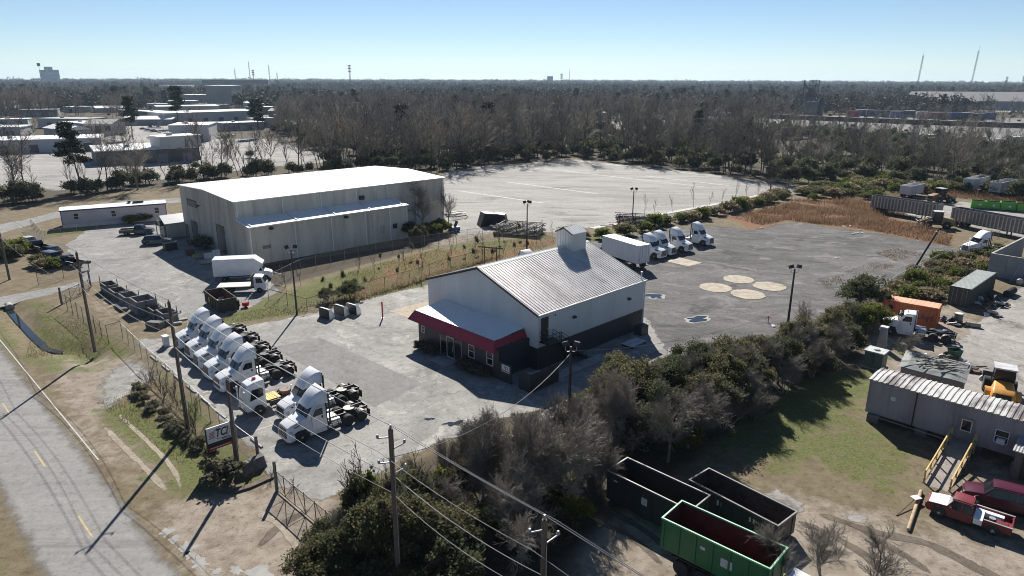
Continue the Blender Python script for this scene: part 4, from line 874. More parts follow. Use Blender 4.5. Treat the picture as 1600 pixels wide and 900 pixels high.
def mk_tractor(name, fairing=True, decal=True, chrome=True, style='long'):
    """day-cab road tractor, origin on the ground under the front axle, nose towards +x"""
    T = thing(name, '-', 'truck')
    m = MB()
    m.loft([rr_(1.12, .92, .62, 1.28, .14, .8), rr_(1.02, 1.05, .5, 1.5, .16, .84), rr_(.72, 1.13, .95, 1.66, .18, .86), rr_(.3, 1.14, 1.12, 1.78, .18, .9), rr_(-.3, 1.12, 1.12, 1.95, .18, .95), rr_(-.62, 1.1, 1.0, 2.02, .18, 1.0)])
    m.build('hood', WHITE, T, 35)
    m = MB(); m.loft([rr_(1.2, .85, .36, .62, .1), rr_(1.0, 1.14, .34, .72, .12), rr_(.6, 1.17, .42, .95, .12)]); m.build('bumper', WHITE, T, 35)
    m = MB(); m.add([(1.21, -.66, .6), (1.21, .66, .6), (1.1, .6, 1.44), (1.1, -.6, 1.44), (.95, -.66, .6), (.95, .66, .6), (.95, .6, 1.44), (.95, -.6, 1.44)], [(0, 1, 2, 3), (0, 4, 5, 1), (1, 5, 6, 2), (2, 6, 7, 3), (3, 7, 4, 0), (4, 7, 6, 5)]); g = m.build('grille', BLACKM, T)
    for i in range(5):
        z = .72 + i * .14; m = MB(); x = 1.21 - (z - .6) * .131; m.box(x - .02, x + .008, -.6 + .01 * i, .6 - .01 * i, z, z + .022); m.build('grille_bar', ALU, g)
    m = MB(); m.loft([rr_(-.45, 1.08, .95, 1.92, .12, .95), rr_(-.56, 1.12, .75, 2.0, .12, .97), rr_(-1.12, 1.2, .7, 2.8, .12, 1.0), rr_(-1.4, 1.21, .7, 2.92, .22, 1.02), rr_(-2.3, 1.21, .7, 2.95, .22, 1.04)]); m.build('cab', WHITE, T, 35)
    m = MB(); m.add([(-.58, -.96, 2.0), (-.58, .96, 2.0), (-1.11, .95, 2.76), (-1.11, -.95, 2.76), (-.55, -.96, 2.04), (-.55, .96, 2.04), (-1.07, .95, 2.8), (-1.07, -.95, 2.8)], [(4, 5, 6, 7), (0, 4, 7, 3), (1, 2, 6, 5), (3, 7, 6, 2), (0, 1, 5, 4), (0, 3, 2, 1)]); ws = m.build('windshield', GLASS, T)
    m = MB(); m.obox((-.79, 0, 2.44), (.03, .05, .9), (0, R(-34.5), 0)); m.build('wiper', BLACKM, ws)
    for s in (-1, 1):
        y0, y1 = sorted((s * 1.195, s * 1.222))
        m = MB(); m.prof([(-1.05, 2.02), (-1.95, 2.05), (-1.95, 2.66), (-1.3, 2.66), (-1.02, 2.2)], y0, y1); m.build('side_window', GLASS, T)
        y0, y1 = sorted((s * 1.19, s * 1.217))
        m = MB(); m.prof([(-.95, .98), (-2.0, .98), (-2.0, 2.72), (-1.28, 2.72), (-.95, 2.15)], y0, y1); dr = m.build('door', WHITE, T)
        m = MB(); m.box(-1.95, -1.8, *sorted((s * 1.218, s * 1.25)), 1.72, 1.95); m.build('door_handle', BLACKM, dr)
        if decal and s > 0:
            lettering('TCI', .2, MATS.get('decal_grey') or pm('decal_grey', (.22, .24, .3), .5), dr, (-1.42, s * 1.221, 1.62), (PI / 2, 0, PI), .2, 'door_lettering', .001)
        m = MB(); m.loft([[(-.62, s * 1.2, 1.95), (-.66, s * 1.34, 1.93), (-.72, s * 1.34, 1.93), (-.72, s * 1.2, 1.95)], [(-.66, s * 1.25, 2.55), (-.68, s * 1.38, 2.55), (-.8, s * 1.38, 2.55), (-.8, s * 1.25, 2.55)]]); m.tube((-.8, s * 1.1, 2.1), (-.72, s * 1.28, 2.2), .03, n=6); m.build('mirror', WHITE, T)
        m = MB(); m.loft([[(1.07, s * .7, 1.02), (1.07, s * .7, 1.22), (.8, s * 1.1, 1.28), (.8, s * 1.1, 1.06)], [(1.1, s * .78, 1.0), (1.08, s * .78, 1.2), (.86, s * 1.15, 1.24), (.86, s * 1.16, 1.04)]]); m.build('headlight', LAMP, T)
        m = MB(); m.obox((.3, s * 1.0, 1.62), (.55, .2, .1), (0, R(16), 0)); m.build('hood_vent', BLACKM, T)
        m = MB(); pts = [(.62 * math.cos(t), .5 + .66 * math.sin(t)) for t in [PI * i / 10 for i in range(11)]]; pi_ = [(.56 * math.cos(t), .5 + .6 * math.sin(t)) for t in [PI * i / 10 for i in range(11)]]
        y0, y1 = sorted((s * 1.0, s * 1.175))
        m.prof(pts, y0, y1); m.build('wheel_arch', BLACKM, T, 40)
        m = MB(); m.box(-2.25, -.72, *sorted((s * .9, s * 1.19)), .42, .72); m.build('side_skirt', WHITE, T)
        m = MB(); m.lathe([(.001, 0), (.33, 0), (.34, .02), (.34, 1.03), (.33, 1.05), (.001, 1.05)], (-3.55, s * .92, .78), 'x', 16); tk = m.build('fuel_tank', ALU, T, 30)
        m = MB()
        for x in (-3.3, -2.75): m.lathe([(.355, 0), (.355, .05)], (x, s * .92, .78), 'x', 16)
        m.box(-3.5, -2.55, *sorted((s * 1.05, s * 1.27)), .9, .95); m.build('tank_strap', BLACKM, tk)
        wheel(T, 0, s * 1.05, .51, .3, steer=0)
        for x in (-4.35, -5.65):
            wheel(T, x, s * .94, .51, .56, hub=.2)
            m = MB(); pts = [(x + .6 * math.cos(t), .5 + .6 * math.sin(t)) for t in [R(25) + R(130) * i / 6 for i in range(7)]]
            pin = [(x + .57 * math.cos(t), .5 + .57 * math.sin(t)) for t in [R(25) + R(130) * i / 6 for i in range(7)]]
            m.prof(pts + pin[::-1], *sorted((s * .66, s * 1.22)))
            if style == 'long' and x < -5: m.build('mudguard', BLACKM, T)
        m = MB(); m.box(-6.42, -6.38, *sorted((s * .68, s * 1.22)), .25, .95); m.build('mudflap', RUBBER, T)
        m = MB(); m.box(-6.6, .9, *sorted((s * .38, s * .48)), .75, 1.02); m.build('frame_rail', CHASSIS, T)
    m = MB(); m.box(-6.6, -6.5, -.48, .48, .75, 1.05); m.box(-3.7, -3.5, -.42, .42, .75, .98); m.box(-5.1, -4.9, -.42, .42, .75, .98)
    for x in (-4.35, -5.65): m.tube((x, -.8, .51), (x, .8, .51), .12, n=8); m.lathe([(.001, -.25), (.22, -.15), (.22, .15), (.001, .25)], (x, 0, .51), 'x', 8)
    m.tube((0, -.9, .51), (0, .9, .51), .09, n=8); m.tube((-5.6, 0, .6), (-2.2, 0, .8), .06, n=6); m.build('axles', CHASSIS, T)
    m = MB(); m.box(-3.55, -2.45, -.4, .4, 1.03, 1.07); m.build('deck_plate', ALU, T)
    m = MB(); pts = [(.5 * math.cos(t), .5 * math.sin(t)) for t in [R(35) + R(290) * i / 12 for i in range(13)]] + [(.12, .0)]
    m.prism([(-5.0 - x, y) for x, y in pts], 1.1, 1.16); m.box(-5.3, -4.7, -.46, -.36, 1.0, 1.1); m.box(-5.3, -4.7, .36, .46, 1.0, 1.1); m.build('fifth_wheel', pm('greasy_steel', (.1, .095, .09), .35, .6, .3, 3, (.2, .15, .1), .4), T)
    m = MB(); m.tube((-2.45, -.75, .9), (-2.45, -.75, 3.0), .07, n=8); m.build('exhaust', ALU, T)
    m = MB(); m.box(-2.36, -2.3, -1.2, 1.2, .75, 2.9); m.build('cab_back', BLACKM, T)
    if fairing:
        m = MB(); m.loft([rr_(-.78, .8, 2.72, 2.8, .04, .72), rr_(-1.0, .95, 2.8, 3.02, .1, .8), rr_(-1.3, 1.04, 2.86, 3.4, .2, .85), rr_(-1.65, 1.12, 2.88, 3.74, .28, .9), rr_(-2.05, 1.18, 2.88, 3.95, .3, .98), rr_(-2.5, 1.22, 2.88, 4.0, .26, 1.1)], True); m.build('roof_fairing', WHITE, T, 40)
        m = MB(); m.box(-2.62, -2.48, -1.24, -1.16, .9, 3.75); m.box(-2.62, -2.48, 1.16, 1.24, .9, 3.75); m.box(-2.56, -2.5, -1.16, 1.16, 2.95, 3.95); m.build('side_extender', BLACKM, T)
        for y in (-.5, -.17, .17, .5):
            m = MB(); m.box(-1.2, -1.12, y - .05, y + .05, 2.9, 2.96); m.build('marker_light', pm('amber_lens', (.6, .25, .03), .3), T)
    else:
        for y in (-.5, 0, .5):
            m = MB(); m.box(-1.5, -1.4, y - .05, y + .05, 2.93, 2.98); m.build('marker_light', pm('amber_lens', (.6, .25, .03), .3), T)
    return T
TR = mk_tractor('day_cab_tractor')
TRT = tree_of(TR)
TG = 'white day-cab tractors'
row = [((-35.2, 73.1), 'white day-cab tractor with raised hood panel, last in the row by the grass bank'),
       ((-32.7, 70.4), 'white day-cab tractor, second from the grass bank in the row of five'),
       ((-30.6, 67.7), 'white day-cab tractor in the middle of the row of five'),
       ((-28.4, 65.0), 'white day-cab tractor, second from the yard truck in the row of five'),
       ((-26.1, 62.2), 'white day-cab tractor next to the small white yard truck'),
       ((-18.1, 56.3), 'white day-cab tractor behind the nearest tractor, beside the yard truck'),
       ((-16.7, 52.7), 'nearest white day-cab tractor, parked by the sliding gate')]
for i, (p, lb) in enumerate(row):
    q = off(p, 223.3, 1.95); place(TR, TRT, i, q, 223.3 + (0, 1.2, -.8, .5, -1.1, 1.4, -.6)[i], lb, TG)
back = [((23.4, 113.9), 'white tractor mostly hidden by the white box trailer', -46), ((25.5, 116.0), 'white tractor just right of the white box trailer', -44), ((29.1, 118.7), 'white tractor, second from the right in the gravel yard row', -45), ((34.1, 123.5), 'rightmost white tractor of the gravel yard row by the hedge', -44), ((2.33,101.55), 'white tractor whose roof fairing shows above the cream building roof', -46)]
for i, (p, lb, h) in enumerate(back):
    place(TR, TRT, 1, off(p, h, 1.95), h, lb, TG)
TN = mk_tractor('cab_chassis_truck', False, False, True)
TNT = tree_of(TN)
place(TN, TNT, 0, off((45.72,76.98), 150, .2), 150, 'white day-cab tractor without fairing in front of the orange container')
place(TR, TRT, 1, off((82.3, 117.0), 190, 1.9), 188, 'white tractor with tall fairing by the dry weeds and fence', TG)
# black sleeper-style open-back tractor beside the trailer
place(TN, TNT, 1, off((17.04,114.77), 122, 1.0), 118, 'white-cabbed tractor backed up to the white box trailer')

# yard truck
Y = thing('yard_truck', 'short white yard truck with tall cab and yellow deck plates', 'yard truck', off((-22.59,55.39), 223, .0, -1.0), 223)
m = MB(); m.loft([rr_(1.15, .72, .55, 1.35, .1, .7), rr_(1.0, .78, .5, 2.4, .1, .66), rr_(.72, .8, .5, 2.95, .12, .68), rr_(.2, .82, .5, 3.12, .14, .72), rr_(-.75, .82, .5, 3.2, .1, .74)]); m.build('cab', WHITE, Y, 35)
m = MB(); m.add([(1.135, -.62, 1.5), (1.135, .62, 1.5), (.86, .58, 2.72), (.86, -.58, 2.72), (1.1, -.62, 1.5), (1.1, .62, 1.5), (.82, .58, 2.72), (.82, -.58, 2.72)], [(0, 1, 2, 3), (0, 4, 5, 1), (1, 5, 6, 2), (2, 6, 7, 3), (3, 7, 4, 0)]); m.build('windshield', GLASS, Y)
for s in (-1, 1):
    m = MB(); m.prof([(.7, 1.5), (-.55, 1.75), (-.55, 2.5), (.45, 2.5)], *sorted((s * .775, s * .83))); m.build('side_window', GLASS, Y)
    m = MB(); m.tube((1.2, s * .75, 1.3), (1.2, s * .75, 2.6), .045, n=6); m.box(1.12, 1.22, *sorted((s * .7, s * .95)), 2.2, 2.6); m.build('mirror', WHITE, Y)
    m = MB(); m.box(1.1, 1.2, *sorted((s * .45, s * .68)), .75, .95); m.build('headlight', LAMP, Y)
    wheel(Y, 0, s * 1.0, .5, .3); wheel(Y, -3.0, s * .92, .5, .56, hub=.2)
    m = MB(); m.box(-3.7, 1.0, *sorted((s * .38, s * .5)), .7, .98); m.build('frame_rail', CHASSIS, Y)
    m = MB(); m.lathe([(.001, 0), (.28, 0), (.28, .9), (.001, .9)], (-2.0, s * .75, .75), 'x', 12); m.build('fuel_tank', BLACKM, Y)
for i in range(4):
    m = MB(); m.box(-1.2 - i * .32, -.92 - i * .32, -.75, .75, 1.05 + .004 * i, 1.1); m.build('deck_plate', pm('yellow_deck', (.6, .36, .05), .6, 0, .15, 2, (.2, .15, .08), .4), Y)
m = MB(); pts = [(.5 * math.cos(t), .5 * math.sin(t)) for t in [R(35) + R(290) * i / 12 for i in range(13)]] + [(.12, 0)]
m.prism([(-2.9 - x, y) for x, y in pts], 1.25, 1.32); m.box(-3.2, -2.5, -.4, .4, .98, 1.25); m.build('fifth_wheel', pm('rusty_plate', (.16, .09, .06), .7), Y)
m = MB(); m.tube((-.9, -.6, 1.0), (-.9, -.6, 3.3), .06, n=8); m.build('exhaust', CHASSIS, Y)
m = MB(); m.box(-.3, 0, -.15, .05, 3.16, 3.32); m.build('beacon', REDL, Y)
m = MB(); m.tube((0, -.9, .5), (0, .9, .5), .09); m.tube((-3, -.8, .5), (-3, .8, .5), .12); m.box(-3.75, -3.65, -.5, .5, .65, 1.0); m.box(1.1, 1.22, -.85, .85, .4, .62); m.build('axles', CHASSIS, Y)

# box trailer
B = thing('box_trailer', 'white box trailer standing among the tractors on dark gravel', 'trailer', (18.5, 108.6), -58)
tl, tw = 8.8, 2.55
m = MB(); m.box(-tl / 2, tl / 2, -tw / 2, tw / 2, 1.15, 4.05); m.build('body', pm('trailer_white', (.66, .67, .69), .35, 0, .05, .6, (.45, .45, .44), .3, streak=True), B)
m = MB()
for i in range(22):
    x = -tl / 2 + .2 + i * .4
    for s in (-1, 1): m.box(x - .02, x + .02, *sorted((s * tw / 2, s * (tw / 2 + .012))), 1.25, 3.95)
m.build('side_rivets', MATS['trailer_white'], B)
for s in (-1, 1):
    m = MB(); m.box(tl / 2 + .002, tl / 2 + .05, *sorted((s * .02, s * 1.22)), 1.3, 3.9); d = m.build('rear_door', MATS['trailer_white'], B)
    m = MB(); m.tube((tl / 2 + .08, s * .4, 1.2), (tl / 2 + .08, s * .4, 3.9), .02, n=5); m.tube((tl / 2 + .08, s * .9, 1.2), (tl / 2 + .08, s * .9, 3.9), .02, n=5); m.build('lock_rod', GALV, d)
    for x in (3.2,): wheel(B, x, s * .95, .5, .55, hub=.2)
    m = MB(); m.box(-2.9, -2.75, *sorted((s * .7, s * .85)), .1, 1.15); m.box(-2.95, -2.7, *sorted((s * .65, s * .9)), .05, .1); m.build('landing_leg', CHASSIS, B)
    m = MB(); m.box(-tl / 2, tl / 2, *sorted((s * .4, s * .5)), .95, 1.145); m.build('frame_rail', CHASSIS, B)
m = MB(); m.box(tl / 2 - .1, tl / 2, -1.2, 1.2, .55, .65); m.box(tl / 2 - .1, tl / 2, -.6, -.5, .65, 1.1); m.box(tl / 2 - .1, tl / 2, .5, .6, .65, 1.1); m.build('rear_guard', CHASSIS, B)
m = MB(); m.box(-tl / 2 - .02, tl / 2 + .02, -tw / 2 - .02, tw / 2 + .02, 4.05, 4.1); m.build('roof', pm('roof_cream', (.72, .7, .62), .5), B)

# box truck and flatbed
X = thing('box_truck', 'white box truck parked behind the flatbed by the big warehouse', 'box truck', off((-40.96,98.65), 10, 0, 0), 12)
m = MB(); m.add([(-3.4, -1.2, .95), (2.6, -1.2, .95), (2.6, 1.2, .95), (-3.4, 1.2, .95), (-3.4, -1.2, 3.5), (2.4, -1.2, 3.5), (2.4, 1.2, 3.5), (-3.4, 1.2, 3.5), (3.6, -1.1, 2.6), (3.6, 1.1, 2.6)], [(0, 3, 2, 1), (4, 5, 6, 7), (0, 1, 8, 5, 4), (3, 7, 6, 9, 2), (1, 2, 9, 8), (5, 8, 9, 6), (0, 4, 7, 3)]); m.build('cargo_box', WHITE, X, 25)
m = MB(); m.loft([rr_(4.75, .7, .5, 1.05, .12, .6), rr_(4.5, .92, .45, 1.25, .14, .75), rr_(3.7, .98, .45, 1.5, .14, .85), rr_(3.3, 1.0, .45, 2.1, .14, .85), rr_(2.7, 1.0, .45, 2.35, .14, .85)]); m.build('cab', WHITE, X, 35)
m = MB(); m.add([(3.68, -.78, 1.55), (3.68, .78, 1.55), (3.28, .76, 2.12), (3.28, -.76, 2.12)], [(0, 1, 2, 3)]); m.build('windshield', GLASS, X)
for s in (-1, 1):
    wheel(X, 3.9, s * .88, .4, .26); wheel(X, -2.0, s * .85, .4, .45)
    m = MB(); m.prof([(3.5, 1.5), (2.8, 1.5), (2.8, 2.1), (3.2, 2.1)], *sorted((s * .93, s * 1.0))); m.build('side_window', GLASS, X)
m = MB(); m.box(-3.3, 3, -.45, .45, .6, .94); m.build('frame', CHASSIS, X)
Fb = thing('flatbed_truck', 'white cab-over flatbed truck in front of the box truck', 'flatbed truck', (-37.86,92.69), 9)
m = MB(); m.loft([rr_(3.0, .9, .5, 1.3, .1, .85), rr_(2.9, .95, .45, 1.5, .1, .85), rr_(2.55, .98, .45, 2.25, .12, .85), rr_(2.2, .98, .45, 2.35, .12, .88), rr_(1.4, .98, .45, 2.38, .12, .88)]); m.build('cab', WHITE, Fb, 35)
m = MB(); m.add([(2.93, -.8, 1.5), (2.93, .8, 1.5), (2.6, .78, 2.2), (2.6, -.78, 2.2)], [(0, 1, 2, 3)]); m.build('windshield', GLASS, Fb)
m = MB(); m.box(-3.6, 1.1, -1.15, 1.15, .98, 1.1); m.build('bed', pm('pinkish_wood_bed', (.5, .45, .42), .7, 0, .1, .8, (.3, .27, .25), .3), Fb)
m = MB(); m.box(1.05, 1.12, -1.1, 1.1, 1.1, 2.45); m.build('headboard', BLACKM, Fb)
for s in (-1, 1):
    wheel(Fb, 2.1, s * .88, .4, .26); wheel(Fb, -1.9, s * .85, .4, .45)
    m = MB(); m.prof([(2.6, 1.45), (1.7, 1.45), (1.7, 2.1), (2.4, 2.1)], *sorted((s * .9, s * .995))); m.build('side_window', GLASS, Fb)
    m = MB(); m.box(-3.5, 2.5, *sorted((s * .35, s * .45)), .62, .97); m.build('frame_rail', CHASSIS, Fb)

# cars
def car(name, label, loc, rz, paint, L=4.7, W=1.85, H=1.5, style='sedan', hoodm=None, group='cars'):
    T = thing(name, label, 'pickup' if style == 'pickup' else 'car', loc, rz, None)
    w = W / 2; f, b = L / 2, -L / 2; belt = H * .58; r = .34 if H < 1.65 else .38
    zt = {'sedan': (.62, .68), 'suv': (.6, .66), 'pickup': (.56, .57)}[style]
    m = MB(); m.loft([rr_(f, w * .7, .38, H * .42, .1, w * .66), rr_(f - .12, w * .9, .25, H * .5, .12, w * .8), rr_(f - .6, w, .22, H * .56, .12, w * .86), rr_(f - L * .27, w, .22, H * .62, .1, w * .9), rr_(0, w, .22, belt * 1.05, .08, w * .94), rr_(b + L * .22, w, .22, belt * 1.06, .08, w * .94), rr_(b + .25, w * .98, .25, H * .6, .1, w * .9), rr_(b, w * .85, .38, H * .56, .1, w * .8)]) if style != 'pickup' else m.loft([rr_(f, w * .75, .42, H * .45, .1, w * .7), rr_(f - .15, w * .92, .3, H * .54, .12, w * .82), rr_(f - .7, w, .28, H * .58, .12, w * .86), rr_(f - L * .27, w, .28, H * .62, .1, w * .9), rr_(f - L * .5, w, .28, belt, .06, w * .95), rr_(f - L * .56, w, .28, belt * .98, .05, w * .96)])
    m.build('body', paint, T, 35)
    if style == 'pickup':
        x0, x1 = b, f - L * .565
        m = MB(); m.box(x0, x1, -w, w, .45, .62); m.box(x0, x1, -w, -w + .1, .62, belt); m.box(x0, x1, w - .1, w, .62, belt); m.box(x0, x0 + .07, -w + .1, w - .1, .62, belt); m.box(x1 - .06, x1, -w + .1, w - .1, .62, belt); bed = m.build('bed', paint, T)
        m = MB(); m.box(x0 - .02, x1, -w - .01, -w + .12, belt, belt + .03); m.box(x0 - .02, x1, w - .12, w + .01, belt, belt + .03); m.build('bed_rail', GALV, bed)
        cx = (f - L * .25, f - L * .33, f - L * .52, f - L * .56)
    elif style == 'suv': cx = (f - L * .24, f - L * .36, b + L * .13, b + .18)
    else: cx = (f - L * .28, f - L * .42, b + L * .27, b + L * .1)
    zb = belt * 1.02
    m = MB(); m.loft([rr_(cx[0], w * .86, zb - .1, zb + .02, .02, w * .84), rr_(cx[1], w * .92, zb - .1, H - .06, .1, w * .74), rr_(cx[2], w * .92, zb - .1, H - .06, .1, w * .74), rr_(cx[3], w * .88, zb - .1, zb + .05, .02, w * .84)]); gh = m.build('glasshouse', GLASS, T, 35)
    m = MB(); m.loft([rr_(cx[1] + .12, w * .74, H - .12, H - .05, .05, w * .66), rr_(cx[1] - .15, w * .77, H - .1, H, .06, w * .68), rr_(cx[2] + .2, w * .77, H - .1, H - .005, .06, w * .68), rr_(cx[2] - .1, w * .74, H - .12, H - .05, .05, w * .66)]); m.build('roof', paint, gh, 35)
    m = MB()
    for s in (-1, 1):
        xp = (cx[1] + cx[2]) / 2
        m.add([(xp - .05, s * w * .945, zb), (xp + .05, s * w * .945, zb), (xp + .05, s * w * .775, H - .1), (xp - .05, s * w * .775, H - .1)], [(0, 1, 2, 3)])
        m.tube((cx[0] - .02, s * w * .86, zb + .02), (cx[1], s * w * .75, H - .06), .035, n=5); m.tube((cx[3] + .02, s * w * .86, zb + .04), (cx[2], s * w * .75, H - .06), .045, n=5)
    m.build('pillars', paint, gh)
    if hoodm:
        m = MB(); m.loft([rr_(f - .18, w * .78, H * .535, H * .545, .004, w * .76), rr_(f - .7, w * .84, H * .575, H * .592, .004, w * .82), rr_(f - L * .27, w * .88, H * .615, H * .632, .004, w * .86)]); m.build('hood', hoodm, T)
    for s in (-1, 1):
        wheel(T, f - L * .18, s * (w - .1), r, .22, r * .64, .06); wheel(T, b + L * .2, s * (w - .1), r, .22, r * .64, .06)
        m = MB(); m.box(f - .13, f - .02, *sorted((s * w * .5, s * w * .72)), H * .36, H * .46); m.build('headlight', LAMP, T)
        m = MB(); m.box(b - .01, b + .12, *sorted((s * w * .6, s * w * .83)), H * .4, H * .54); m.build('tail_light', REDL, T)
        m = MB(); m.obox((cx[0] - .25, s * (w + .06), zb + .08), (.1, .16, .12)); m.build('mirror', paint, T)
        for x in (f - L * .18, b + L * .2):
            m = MB(); pts = [(x + (r + .07) * math.cos(t), r + (r + .07) * math.sin(t)) for t in [PI * i / 8 for i in range(9)]]; m.prof(pts, *sorted((s * (w - .3), s * (w + .004)))); m.build('wheel_arch', BLACKM, T)
    return T
cp = lambda n, c: pm(n, c, .25, .2, .04, 1, coat=.6)
P_blk, P_nav, P_wht, P_blu = cp('black_car_paint', (.018, .018, .022)), cp('navy_car_paint', (.03, .035, .055)), cp('white_car_paint', (.7, .71, .73)), cp('violet_blue_paint', (.05, .055, .12))
P_gry, P_red, P_mar = cp('grey_car_paint', (.12, .13, .16)), pm('faded_red_paint', (.16, .012, .016), .45, 0, .2, 1.3, (.24, .06, .05), .35, coat=.15), pm('maroon_car_paint', (.065, .004, .014), .3, 0, .05, 1, coat=.3)
car('pickup_truck', 'black pickup truck standing in front of the mobile office lawn', (-72.66,129.66), 13, P_blk, 5.9, 2.0, 1.9, 'pickup')
car('sport_utility_car', 'dark navy car parked at the small gate office', (-64.86,121.70), 15, P_nav, 4.8, 1.9, 1.65, 'suv')
car('parked_car', 'white car at the far end of the parked row by the hedge', (-88.37,121.34), 150, P_wht, 4.8, 1.85, 1.45)
car('parked_pickup', 'black pickup second in the parked row, beside the white car', (-83.20,116.54), 150, P_blk, 5.4, 1.95, 1.8, 'pickup')
car('parked_car', 'dark grey sedan in the middle of the parked row', (-79.21,113.85), 152, P_nav, 4.7, 1.85, 1.45)
car('parked_sport_utility_car', 'grey-blue tall car in the parked row behind the clipped bush', (-76.61,109.34), 152, P_gry, 4.9, 1.9, 1.75, 'suv')
car('parked_car', 'violet-blue sedan nearest the fence in the parked row', (-73.12,106.34), 152, P_blu, 4.7, 1.85, 1.45)
car('parked_pickup', 'black pickup with tailgate out at the near end of the parked row', (-71.38,106.37), 152, P_blk, 5.2, 1.9, 1.75, 'pickup')
RPk = car('red_pickup', 'old red single-cab pickup with white hood and loaded bed', off(off((29.58,40.90), 140, -1.75), 50, .8), 140, P_red, 5.0, 1.8, 1.65, 'pickup', pm('chalky_white_hood', (.7, .69, .67), .5))
car('maroon_car', 'shiny maroon car parked beside the red pickup', off((33.82,42.74), 150, -1.4), 148, P_mar, 5.0, 1.95, 1.7, 'suv')
Rp = RPk.location
for nm, c, sz, mt in (('tool_box', (-.62, .45, .9), (.5, 1.5, .4), WHITE), ('tool_box', (-1.2, -.35, .86), (1.5, .35, .32), WHITE), ('cooler', (-1.9, .5, .78), (.6, .4, .35), P_red), ('bucket', (-1.35, .2, .74), (.4, .4, .28), GALV), ('paint_can', (-1.7, .1, .72), (.25, .25, .25), P_blu)):
    lb = {'tool_box': 'white tool box across the red pickup bed' if sz[0] < 1 else 'long white tool box along the red pickup bed side', 'cooler': 'red cooler at the tail of the red pickup bed', 'bucket': 'grey bucket lying in the red pickup bed', 'paint_can': 'small blue can in the red pickup bed'}[nm]
    t = thing(nm, lb, 'container', (*off((Rp.x, Rp.y), 140, c[0], c[1]), .62), 140)
    m = MB()
    if nm in ('bucket', 'paint_can'): m.lathe([(sz[0] * .4, 0), (sz[0] * .5, sz[2])], n=10)
    else: m.box(-sz[0] / 2, sz[0] / 2, -sz[1] / 2, sz[1] / 2, 0, sz[2] * .8)
    m.build('body', mt, t)
    m = MB(); m.box(-sz[0] / 2 - .01, sz[0] / 2 + .01, -sz[1] / 2 - .01, sz[1] / 2 + .01, sz[2] * .8, sz[2]) if nm not in ('bucket', 'paint_can') else m.lathe([(sz[0] * .52, sz[2]), (sz[0] * .52, sz[2] + .03)], n=10); m.build('lid', mt, t)

# open-top boxes: roll-off dumpsters
def dumpster(name, label, loc, rz, L, W, z0, z1, mout, min_, ribs=7, taper=0.0, rim=None, labels=()):
    """open steel box, origin under its centre, long axis along x"""
    T = thing(name, label, 'dumpster', loc, rz)
    t = .06; a, b = L / 2, W / 2
    m = MB()
    def wall(p, q, n, zb=z0):
        p, q = Vector(p), Vector(q); n = Vector(n) * t
        m.prism([(p.x, p.y), (q.x, q.y), (q.x + n.x, q.y + n.y), (p.x + n.x, p.y + n.y)], zb, z1)
    for sy in (-1, 1): wall((-a, sy * b), (a, sy * b), (0, -sy * .5))
    for sx in (-1, 1): wall((sx * a, -b + .03), (sx * a, b - .03), (-sx * .5, 0))
    m.build('shell', mout, T)
    m = MB(); m.box(-a + .031, a - .031, -b + .031, b - .031, z0, z0 + .05)
    for sy in (-1, 1): m.box(-a + .032, a - .032, *sorted((sy * (b - .032), sy * (b - .045))), z0 + .05, z1 - .02)
    for sx in (-1, 1): m.box(*sorted((sx * (a - .032), sx * (a - .045))), -b + .05, b - .05, z0 + .05, z1 - .02)
    m.build('lining', min_, T)
    m = MB()
    for sy in (-1, 1): m.box(-a - .05, a + .05, sy * b - .05, sy * b + .05, z1, z1 + .09)
    for sx in (-1, 1): m.box(sx * a - .05, sx * a + .05, -b + .05, b - .05, z1, z1 + .088)
    m.build('top_rail', rim or mout, T)
    mm = None
    for sy in (-1, 1):
        for i in range(ribs):
            x = -a + .15 + (L - .3) * i / (ribs - 1)
            if mm is None: o = MB().box(-.06, .06, -.07, .0, z0 + .1, z1 - .002).build('rib', mout, T); mm = o.data
            else: o = link('rib', mm, mout, T)
            o.location = (x, sy * b, 0) if sy < 0 else (x, sy * b + .07, 0)
    m = MB()
    for sy in (-1, 1): m.box(-a, a, *sorted((sy * b * .35, sy * b * .5)), z0 - .16, z0)
    for sx in (-1, 1):
        for sy in (-1, 1): m.lathe([(.1, -.1), (.1, .1)], (sx * a * .9, sy * b * .6, z0 - .08), 'y', 8)
    m.build('skid', CHASSIS, T)
    for (x, z, w, h, mt) in labels:
        m = MB(); m.box(x - w / 2, x + w / 2, -b - .012, -b - .002, z - h / 2, z + h / 2); m.build('placard', mt, T)
    m = MB(); m.tube((a + .02, -b * .6, z0 + .1), (a + .02, -b * .6, z1), .03, n=5); m.tube((a + .02, b * .6, z0 + .1), (a + .02, b * .6, z1), .03, n=5); m.build('door_bar', mout, T)
    return T
M_dg = pm('black_green_paint', (.028, .034, .036), .5, 0, .2, 1, (.07, .06, .05), .35, streak=True)
M_dirtyin = pm('scraped_rust_lining', (.06, .045, .04), .8, 0, .4, 1.5, (.14, .08, .06), .5)
M_grn = pm('green_paint', (.012, .14, .05), .45, 0, .1, 1, (.03, .07, .03), .3)
M_plac = pm('placard_white', (.6, .6, .58), .6, 0, .15, 8, (.2, .2, .2), .4)
dumpster('dark_dumpster', 'black roll-off dumpster closest to the bare thicket', (10.05, 41.1), -45, 6.7, 2.4, .2, 2.4, M_dg, pm('black_lining', (.03, .027, .026), .8), 8, labels=((-.2, 1.4, .55, .55, M_plac), (-2.6, 1.9, .3, .12, M_plac)), rim=pm('worn_rim', (.2, .2, .2), .5))
